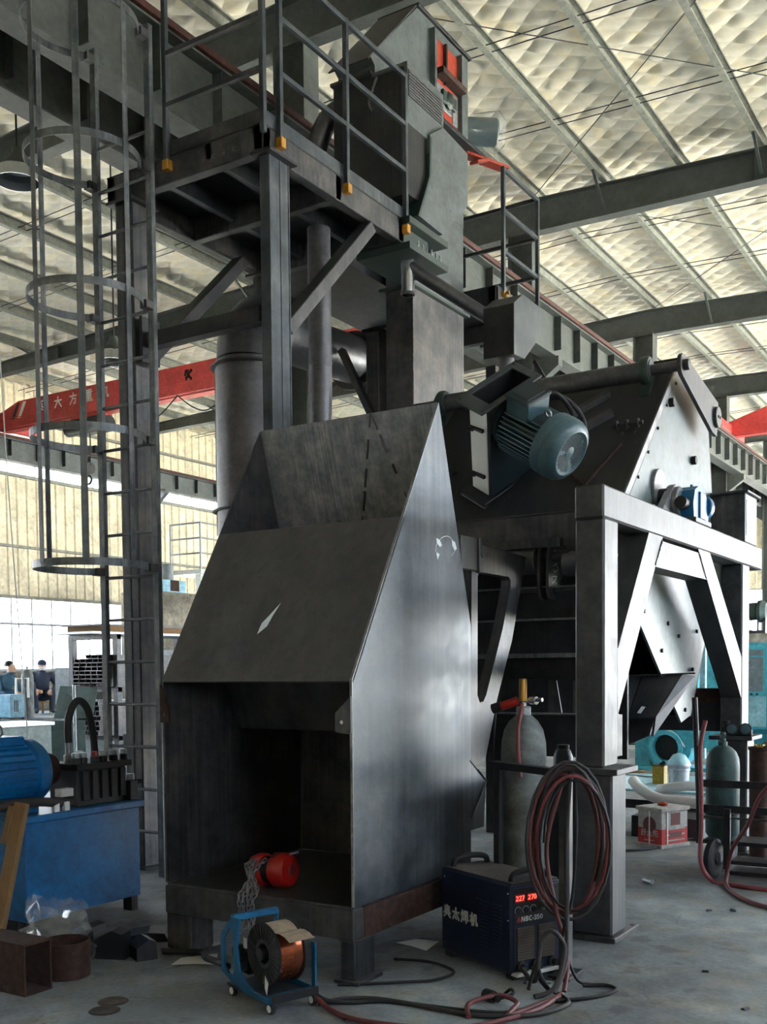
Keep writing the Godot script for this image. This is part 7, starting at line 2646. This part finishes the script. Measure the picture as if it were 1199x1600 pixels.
func build_left_yard():
	var m: Mb
	var dock := 0.68
	m = mb()
	m.bx(XL + 0.02, -17.4, 0.0, dock, -30.0, -6.0, 0.01)
	single("raised_dock", m, "concrete", "raised concrete dock along the left wall under the windows", "dock", "", "structure")
	# two workers on low stools
	var J := {"hip": Vector3(0, 0.42, 0), "belly": Vector3(0, 0.56, 0.03), "chest": Vector3(0, 0.80, 0.06), "neck": Vector3(0, 0.95, 0.08), "head": Vector3(0, 1.08, 0.12), "crown": Vector3(0, 1.14, 0.10), "chin": Vector3(0, 1.03, 0.17), "nose": Vector3(0, 1.075, 0.225),
		"sl": Vector3(-0.2, 0.87, 0.05), "el": Vector3(-0.29, 0.62, 0.12), "wl": Vector3(-0.14, 0.52, 0.34), "hl": Vector3(-0.07, 0.50, 0.42), "f1": Vector3(-0.02, 0.49, 0.47), "f2": Vector3(-0.04, 0.475, 0.485), "f3": Vector3(-0.06, 0.465, 0.49), "tl": Vector3(-0.03, 0.53, 0.44),
		"sr": Vector3(0.2, 0.87, 0.05), "er": Vector3(0.30, 0.64, 0.14), "wr": Vector3(0.17, 0.50, 0.33), "hr": Vector3(0.12, 0.46, 0.41), "g1": Vector3(0.10, 0.42, 0.46), "g2": Vector3(0.125, 0.41, 0.465), "g3": Vector3(0.15, 0.41, 0.46), "tr": Vector3(0.07, 0.47, 0.44),
		"pl": Vector3(-0.11, 0.42, 0.02), "kl": Vector3(-0.2, 0.50, 0.42), "al": Vector3(-0.16, 0.09, 0.40), "ol": Vector3(-0.17, 0.05, 0.56),
		"pr": Vector3(0.11, 0.42, 0.02), "kr": Vector3(0.19, 0.49, 0.42), "ar": Vector3(0.17, 0.09, 0.36), "or": Vector3(0.19, 0.05, 0.52), "earl": Vector3(-0.085, 1.08, 0.1), "earr": Vector3(0.085, 1.08, 0.1)}
	var bones := [["hip", "belly", 0.155, 0.15], ["belly", "chest", 0.15, 0.17], ["chest", "neck", 0.15, 0.065], ["neck", "head", 0.06, 0.085], ["head", "crown", 0.088, 0.08], ["head", "chin", 0.07, 0.045], ["head", "nose", 0.05, 0.014], ["earl", "earl", 0.018, 0.018], ["earr", "earr", 0.018, 0.018],
		["sl", "el", 0.075, 0.058], ["el", "wl", 0.056, 0.042], ["wl", "hl", 0.034, 0.036], ["hl", "f1", 0.016, 0.011], ["hl", "f2", 0.016, 0.011], ["hl", "f3", 0.016, 0.01], ["wl", "tl", 0.016, 0.011],
		["sr", "er", 0.075, 0.058], ["er", "wr", 0.056, 0.042], ["wr", "hr", 0.034, 0.036], ["hr", "g1", 0.016, 0.011], ["hr", "g2", 0.016, 0.011], ["hr", "g3", 0.016, 0.01], ["wr", "tr", 0.016, 0.011],
		["chest", "sl", 0.11, 0.08], ["chest", "sr", 0.11, 0.08], ["pl", "kl", 0.105, 0.075], ["kl", "al", 0.07, 0.05], ["al", "ol", 0.05, 0.042], ["pr", "kr", 0.105, 0.075], ["kr", "ar", 0.07, 0.05], ["ar", "or", 0.05, 0.042], ["pl", "pr", 0.12, 0.12]]
	var navy := Color(0.016, 0.026, 0.05)
	var skin := Color(0.42, 0.26, 0.18)
	var at1 := Vector3(-19.6, dock, -16.3)
	var sc := Basis.from_scale(Vector3.ONE)
	person("worker in dark overalls and cap sitting on a low stool before the windows", at1, 0.95, J, bones, func(p: Vector3) -> Color:
		if p.y > 0.99: return Color(0.55, 0.53, 0.52) if (p.z > 0.14 and p.y < 1.07) else skin
		if p.z > 0.36 and p.y > 0.42 and p.y < 0.56 and absf(p.x) < 0.17: return skin
		if p.y < 0.1: return Color(0.02, 0.02, 0.02)
		return navy if p.y > 0.45 and p.z < 0.34 else navy * 0.8, [Vector3(0, 1.125, 0.105), 0.1, true])
	var J2 := J.duplicate()
	for key in ["belly", "chest", "neck", "head", "crown", "chin", "nose", "earl", "earr", "sl", "sr"]: J2[key] = J2[key] + Vector3(0, -0.06, 0.16) * ((J2[key].y - 0.42) / 0.55)
	for key in ["el", "er", "wl", "hl", "f1", "f2", "f3", "tl", "wr", "hr", "g1", "g2", "g3", "tr"]: J2[key] = J2[key] + Vector3(0, -0.02, 0.14)
	person("worker in blue jacket bending forward beside the pale blue welder", Vector3(-19.3, dock, -14.9), 1.9, J2, bones, func(p: Vector3) -> Color:
		if p.y > 0.95: return skin
		if p.z > 0.5 and p.y > 0.38 and p.y < 0.56: return skin
		if p.y < 0.1: return Color(0.02, 0.02, 0.02)
		return Color(0.02, 0.07, 0.11) if p.y > 0.5 else navy, [Vector3(0, 1.09, 0.24), 0.098, false])
	for p in [[at1, "squat wooden stool under the worker in dark overalls"], [Vector3(-19.3, dock, -14.9), "squat wooden stool under the worker in the blue jacket"]]:
		var s := thing("stool", p[1], "stool", p[0])
		m = mb()
		m.bx(p[0].x - 0.16, p[0].x + 0.16, dock + 0.24, dock + 0.275, p[0].z - 0.14, p[0].z + 0.14, 0.004)
		part(s, "seat", m, "plank")
		for q in [[-0.13, -0.11], [0.13, -0.11], [-0.13, 0.11], [0.13, 0.11]]:
			m = mb()
			m.bx(p[0].x + q[0] - 0.02, p[0].x + q[0] + 0.02, dock, dock + 0.24, p[0].z + q[1] - 0.02, p[0].z + q[1] + 0.02)
			part(s, "leg", m, "plank")
	# bench gas cylinder, pale blue welder, white tubular frame
	var c := Vector3(-18.2, dock, -14.75)
	var g := thing("gas_cylinder", "pale gas cylinder standing between the two workers", "gas cylinder", c)
	m = mb()
	m.spin(c, c + Vector3.UP, [Vector2(0, 0), Vector2(0.12, 0), Vector2(0.125, 0.05), Vector2(0.125, 0.85), Vector2(0.1, 0.96), Vector2(0.05, 1.0), Vector2(0, 1.0)], 20)
	part(g, "body", m, "cylinder_grey")
	m = mb()
	m.cyl(c + Vector3(0, 1.0, 0), c + Vector3(0, 1.07, 0), 0.03, 10)
	m.cyl(c + Vector3(0, 1.05, 0), c + Vector3(0.1, 1.05, 0), 0.012, 6)
	part(g, "valve", m, "galvanised")
	var w := thing("welder_box", "pale blue box welder on the dock in front of the workers", "welder", Vector3(-17.7, dock, -13.95))
	m = mb()
	m.bx(-17.95, -17.55, dock + 0.03, dock + 0.5, -14.15, -13.8, 0.01)
	part(w, "case", m, "sky_box")
	m = mb()
	for z in [-13.98, -13.94, -13.9]: m.bx(-17.55, -17.545, dock + 0.15, dock + 0.38, z, z + 0.015, 0.0)
	part(w, "louvres", m, "black")
	m = mb()
	m.bx(-18.4, -17.95, dock + 0.02, dock + 0.42, -14.4, -14.05, 0.008)
	part(w, "base_unit", m, "steel_dark")
	m = mb()
	m.tube([Vector3(-17.75, dock + 0.5, -14.1), Vector3(-17.75, dock + 0.82, -14.1), Vector3(-17.75, dock + 0.82, -14.4), Vector3(-17.75, dock + 0.42, -14.4)], 0.025, 8)
	part(w, "carry_frame", m, "white")
	m = mb()
	for p in [[-17.92, -14.12], [-17.58, -14.12], [-17.58, -13.83], [-17.92, -13.83], [-18.35, -14.35], [-18.0, -14.1]]: m.bx(p[0] - 0.02, p[0] + 0.02, dock, dock + 0.03, p[1] - 0.02, p[1] + 0.02)
	part(w, "foot", m, "rubber")
	# green-grey trough and sheet hopper behind the power unit
	var t := thing("steel_trough", "long green-grey steel trough behind the blue hydraulic unit", "trough", Vector3(-12.3, 0, -10.0))
	m = mb()
	m.bx(-12.5, -11.85, 0.0, 0.87, -10.0, -8.7, 0.006)
	part(t, "body", m, "trough_green")
	m = mb()
	m.bx(-12.54, -11.81, 0.87, 0.92, -10.03, -8.67, 0.006)
	part(t, "rim", m, "galvanised")
	var hp := thing("sheet_hopper", "slanted green-grey sheet hopper beside the steel trough", "hopper", Vector3(-12.3, 0, -11.1))
	m = mb()
	m.plate(Vector3(-12.45, 0.93, -10.55), Vector3(-12.0, 0.93, -10.9), Vector3(-12.0, 1.38, -11.0), Vector3(-12.35, 1.41, -10.6), 0.02)
	m.plate(Vector3(-12.45, 0.0, -10.4), Vector3(-12.0, 0.0, -10.75), Vector3(-12.0, 0.9, -10.75), Vector3(-12.45, 0.9, -10.4), 0.02)
	part(hp, "sheet", m, "trough_green")
	m = mb()
	m.tube([Vector3(-12.05, 0.0, -10.6), Vector3(-12.05, 1.42, -10.6), Vector3(-11.9, 1.42, -11.1), Vector3(-11.9, 0.0, -11.1)], 0.025, 8)
	part(hp, "pipe_stand", m, "galvanised")
	# tube rack with two bundles
	var r := thing("tube_rack", "steel rack holding bundles of rectangular tube", "rack", Vector3(-12.7, 0, -12.8))
	for p in [[-12.2, -11.6], [-13.2, -11.6], [-12.2, -14.0], [-13.2, -14.0]]:
		m = mb()
		m.bx(p[0] - 0.05, p[0] + 0.05, 0.0, 2.2, p[1] - 0.05, p[1] + 0.05)
		part(r, "upright", m, "steel")
	for y in [0.62, 1.38, 2.2]:
		for z in [-11.6, -14.0]:
			m = mb()
			m.bx(-13.25, -12.15, y - 0.08, y, z - 0.045, z + 0.045)
			part(r, "arm", m, "steel")
	var hollow := func(a: float, b: float) -> ArrayMesh:
		var hm := mb()
		hm.ringplate(2, [Vector2(-a, -b), Vector2(a, -b), Vector2(a, b), Vector2(-a, b)], [Vector2(-a + 0.008, -b + 0.008), Vector2(a - 0.008, -b + 0.008), Vector2(a - 0.008, b - 0.008), Vector2(-a + 0.008, b - 0.008)], -1.4, 1.4)
		return hm.mesh()
	var big: ArrayMesh = hollow.call(0.066, 0.031)
	var small: ArrayMesh = hollow.call(0.043, 0.038)
	for row in 8:
		for k in 5:
			if row == 7 and k < 2: continue
			var o := shared(self, "rectangular_tube", big, "tube_steel", Vector3(-12.92 + k * 0.134 + row * 0.008, 1.412 + row * 0.063, -12.8 + rng.randf_range(-0.02, 0.02)))
			tag(o, "rectangular steel tube in the upper bundle of the rack", "tube", "tubes of the upper bundle")
	for row in 7:
		for k in 7:
			var o := shared(self, "square_tube", small, "tube_steel", Vector3(-12.93 + k * 0.09, 0.66 + row * 0.077, -12.75 + rng.randf_range(-0.03, 0.03)))
			tag(o, "square steel tube in the lower bundle of the rack", "tube", "tubes of the lower bundle")
	for q in [[2.2, 2.24, -11.2, -14.4, "galvanised", "pale steel sheet lying across the top of the rack"], [2.24, 2.33, -11.5, -13.8, "plank", "thick timber board on top of the pale sheet"], [2.33, 2.36, -11.4, -14.2, "steel", "dark steel sheet topping the rack"]]:
		m = mb()
		m.bx(-13.2, -12.3, q[0], q[1], q[3], q[2], 0.003)
		single("stacked_sheet", m, q[4], q[5], "sheet")
	# grey cases with printed labels, stacked
	for i in 4:
		var y := i * 0.27 + 0.95
		var cs := thing("storage_case", ["lowest", "second lowest", "third", "topmost"][i] + " grey steel case of the labelled stack beside the ladder", "case", Vector3(-14.2, y, -14.55))
		m = mb()
		m.bx(-14.9, -13.9, y, y + 0.265, -15.1, -14.35, 0.008)
		part(cs, "body", m, "shelf_grey")
		m = mb()
		for k in 4: m.bx(-13.9, -13.897, y + 0.1, y + 0.17, -14.6 - k * 0.07, -14.57 - k * 0.07, 0.0)
		part(cs, "print", m, "black")
	m = mb()
	m.bx(-14.95, -13.85, 0.0, 0.95, -15.15, -14.3, 0.006)
	single("case_plinth", m, "steel_dark", "dark plinth under the stack of grey cases", "plinth")
	m = mb()
	m.bx(-15.4, -14.5, 0.0, 1.7, -13.6, -13.1, 0.006)
	var pb := single("pallet_boxes", m, "shelf_grey", "grey machine box behind the ladder with a vented face", "box")
	m = mb()
	m.bx(-14.5, -14.49, 1.0, 1.35, -13.5, -13.2, 0.0)
	part(pb, "vent_panel", m, "black")
	m = mb()
	for k in 4: m.bx(-14.49, -14.48, 1.05 + k * 0.0, 1.12, -13.48 + k * 0.07, -13.45 + k * 0.07, 0.0)
	part(pb, "label", m, "white")
	# beige plinth with a small motor, far landing with railing
	m = mb()
	m.bx(-19.2, -18.0, 0.68, 3.55, -20.6, -18.4, 0.01)
	single("machine_plinth", m, "block", "tall beige block plinth behind the ladder", "plinth")
	var mt := thing("plinth_motor", "small grey motor on a pale blue base on the beige plinth", "motor", Vector3(-18.3, 3.55, -19.2))
	m = mb()
	m.bx(-18.6, -18.05, 3.55, 3.85, -19.5, -18.7, 0.01)
	part(mt, "base", m, "sky_box")
	m = mb()
	m.bx(-18.05, -18.04, 3.58, 3.84, -19.25, -18.95, 0.0)
	part(mt, "opening", m, "rusty")
	m = mb()
	m.cyl(Vector3(-18.3, 3.85, -19.1), Vector3(-18.3, 4.25, -19.1), 0.16, 18, 0.02)
	part(mt, "motor", m, "shelf_grey")
	var ld := thing("far_landing", "small far landing with pipe railing against the cream wall", "landing", Vector3(-19.4, 0, -21.9))
	m = mb()
	m.bx(-20.0, -18.9, 4.2, 4.32, -23.2, -21.0)
	part(ld, "deck", m, "galvanised")
	for y in [4.75, 5.15, 5.55]:
		m = mb()
		m.tube([Vector3(-20.0, y, -21.03), Vector3(-18.93, y, -21.03), Vector3(-18.93, y, -23.2)], 0.025, 6)
		part(ld, "rail", m, "galvanised")
	for p in [[-20.0, -21.03], [-18.93, -21.03], [-18.93, -23.2]]:
		m = mb()
		m.cyl(Vector3(p[0], 4.32, p[1]), Vector3(p[0], 5.57, p[1]), 0.025, 8)
		part(ld, "rail_post", m, "galvanised")
	for p in [[-19.1, -21.2], [-19.1, -23.0]]:
		m = mb()
		m.bx(p[0] - 0.1, p[0] + 0.1, 0.68, 4.2, p[1] - 0.1, p[1] + 0.1)
		part(ld, "leg", m, "galvanised")

# ---------------------------------------------------------------- litter at the left front
func build_litter():
	var m := mb()
	m.ringplate(0, [Vector2(-3.54, 0.0), Vector2(-3.37, 0.0), Vector2(-3.37, 0.26), Vector2(-3.54, 0.26)], [Vector2(-3.53, 0.01), Vector2(-3.38, 0.01), Vector2(-3.38, 0.25), Vector2(-3.53, 0.25)], -4.62, -4.235)
	single("rusty_box_section", m, "rusty", "rusty box-section offcut standing on the floor before the blue tank", "offcut")
	m = mb()
	m.spin(Vector3(-4.36, 0.0, -3.74), Vector3(-4.36, 1, -3.74), [Vector2(0.118, 0.0), Vector2(0.125, 0.0), Vector2(0.125, 0.19), Vector2(0.118, 0.19), Vector2(0.118, 0.0)], 30)
	single("pipe_ring", m, "rusty", "short rusty pipe ring behind the box-section offcut", "offcut")
	m = mb()
	m.bar(Vector3(-5.11, 0.0, -3.86), Vector3(-5.07, 0.84, -4.05), 0.1, 0.035, Vector3(0, 0, 1), 0.004)
	var pk := single("wooden_plank", m, "plank", "pale split wooden plank leaning on the blue tank", "plank")
	m = mb()
	m.bar(Vector3(-5.15, 0.6, -3.98), Vector3(-5.13, 0.82, -4.03), 0.05, 0.03, Vector3(0, 0, 1), 0.004)
	part(pk, "splinter", m, "plank")
	# crumpled clear bag
	m = mb()
	var nz := noise(91, 2.2, 3)
	var rings := []
	for i in 9:
		var row := []
		var y := i / 8.0
		for j in 20:
			var a := TAU * j / 20.0
			var s := 1.0 + 0.5 * nz.get_noise_3d(cos(a) * 1.2, y * 2.0, sin(a) * 1.2)
			row.append(Vector3(-4.68, 0.0, -3.95) + Vector3(cos(a) * 0.25 * s * (1.0 - 0.25 * y), 0.02 + y * 0.3 * (1.0 + 0.25 * nz.get_noise_2d(j * 0.5, 3.0)), sin(a) * 0.1 * s))
		rings.append(row)
	for i in 8:
		for j in 20:
			m.quad(rings[i][j], rings[i][(j + 1) % 20], rings[i + 1][(j + 1) % 20], rings[i + 1][j])
	single("plastic_bag", m, "film", "crumpled clear plastic bag in front of the blue tank", "bag")
	# scrap pieces
	var pieces := [[Vector3(-4.42, 0, -4.12), 0.2, 0.14, 0.12, 0.4, "dark steel angle scrap between tank and skip"], [Vector3(-4.26, 0, -4.2), 0.12, 0.1, 0.16, 1.1, "bent dark plate scrap beside the skip leg"], [Vector3(-4.8, 0, -4.3), 0.16, 0.1, 0.13, 0.2, "small dark steel block before the tank leg"], [Vector3(-4.55, 0, -4.5), 0.3, 0.05, 0.2, 0.7, "flat dark steel scrap under the tank edge"]]
	for p in pieces:
		m = mb()
		m.t = Transform3D(Basis(Vector3.UP, p[4]), p[0])
		m.prism(2, [Vector2(-p[1] * 0.5, 0), Vector2(p[1] * 0.5, 0), Vector2(p[1] * 0.42, p[2]), Vector2(p[1] * 0.1, p[2] * 1.15), Vector2(-p[1] * 0.5, p[2] * 0.7)], -p[3] * 0.5, p[3] * 0.5)
		single("steel_scrap", m, "steel_dark", p[5], "scrap")
	m = mb()
	m.spin(Vector3(-4.5, 0.06, -4.0), Vector3(-4.4, 0.06, -3.9), [Vector2(0, 0), Vector2(0.05, 0), Vector2(0.055, 0.05), Vector2(0.04, 0.1), Vector2(0, 0.1)], 14)
	single("scrap_cap", m, "black", "black round cap lying beside the pipe ring", "scrap")
	# papers
	for p in [[Vector3(-3.93, 0.004, -4.27), 0.5, "white paper sheet on the floor under the skip front"], [Vector3(-3.05, 0.004, -5.2), -0.3, "creased white paper on the floor under the skip side"]]:
		m = mb()
		m.t = Transform3D(Basis(Vector3.UP, p[1]), p[0])
		m.polyplate([Vector3(-0.12, 0.002, 0.07), Vector3(0.02, 0.012, 0.08), Vector3(0.02, 0.02, -0.06), Vector3(-0.1, 0.002, -0.07)], 0.001)
		m.polyplate([Vector3(0.02, 0.012, 0.08), Vector3(0.13, 0.002, 0.06), Vector3(0.11, 0.03, -0.06), Vector3(0.02, 0.02, -0.06)], 0.001)
		single("paper_sheet", m, "paper", p[2], "paper")
	# round floor marks: shallow steel discs
	for p in [Vector3(-3.81, 0, -3.55), Vector3(-3.74, 0, -3.43)]:
		m = mb()
		m.spin(p, p + Vector3.UP, [Vector2(0.075, 0.0), Vector2(0.07, 0.004), Vector2(0.055, 0.005), Vector2(0.05, 0.003), Vector2(0, 0.003)], 22)
		single("floor_disc", m, "dust", "flat round disc lying in the floor before the scrap", "disc", "round discs in the floor")
	# small crumbs of slag and offcuts on the open floor
	for i in 26:
		m = mb()
		var p := Vector3(rng.randf_range(-3.2, -0.4), 0, rng.randf_range(-7.5, -3.6))
		if p.x < -2.3 and p.z < -4.2: p.x += 1.6
		var s := rng.randf_range(0.006, 0.014)
		m.t = Transform3D(Basis(Vector3.UP, rng.randf() * TAU), p)
		m.prism(2, [Vector2(-s, 0), Vector2(s, 0), Vector2(s * 0.6, s * 0.7), Vector2(-s * 0.5, s * 0.9)], -s * 1.4, s * 1.4)
		single("slag_crumb", m, "steel_dark", "small dark crumb of slag on the open concrete floor", "slag", "slag crumbs on the floor")
	m = mb()
	m.cyl(Vector3(-2.5, 0.02, -7.6), Vector3(-2.42, 0.02, -7.55), 0.02, 10)
	single("steel_plug", m, "galvanised", "small bright steel plug on the floor beside the base column", "plug")
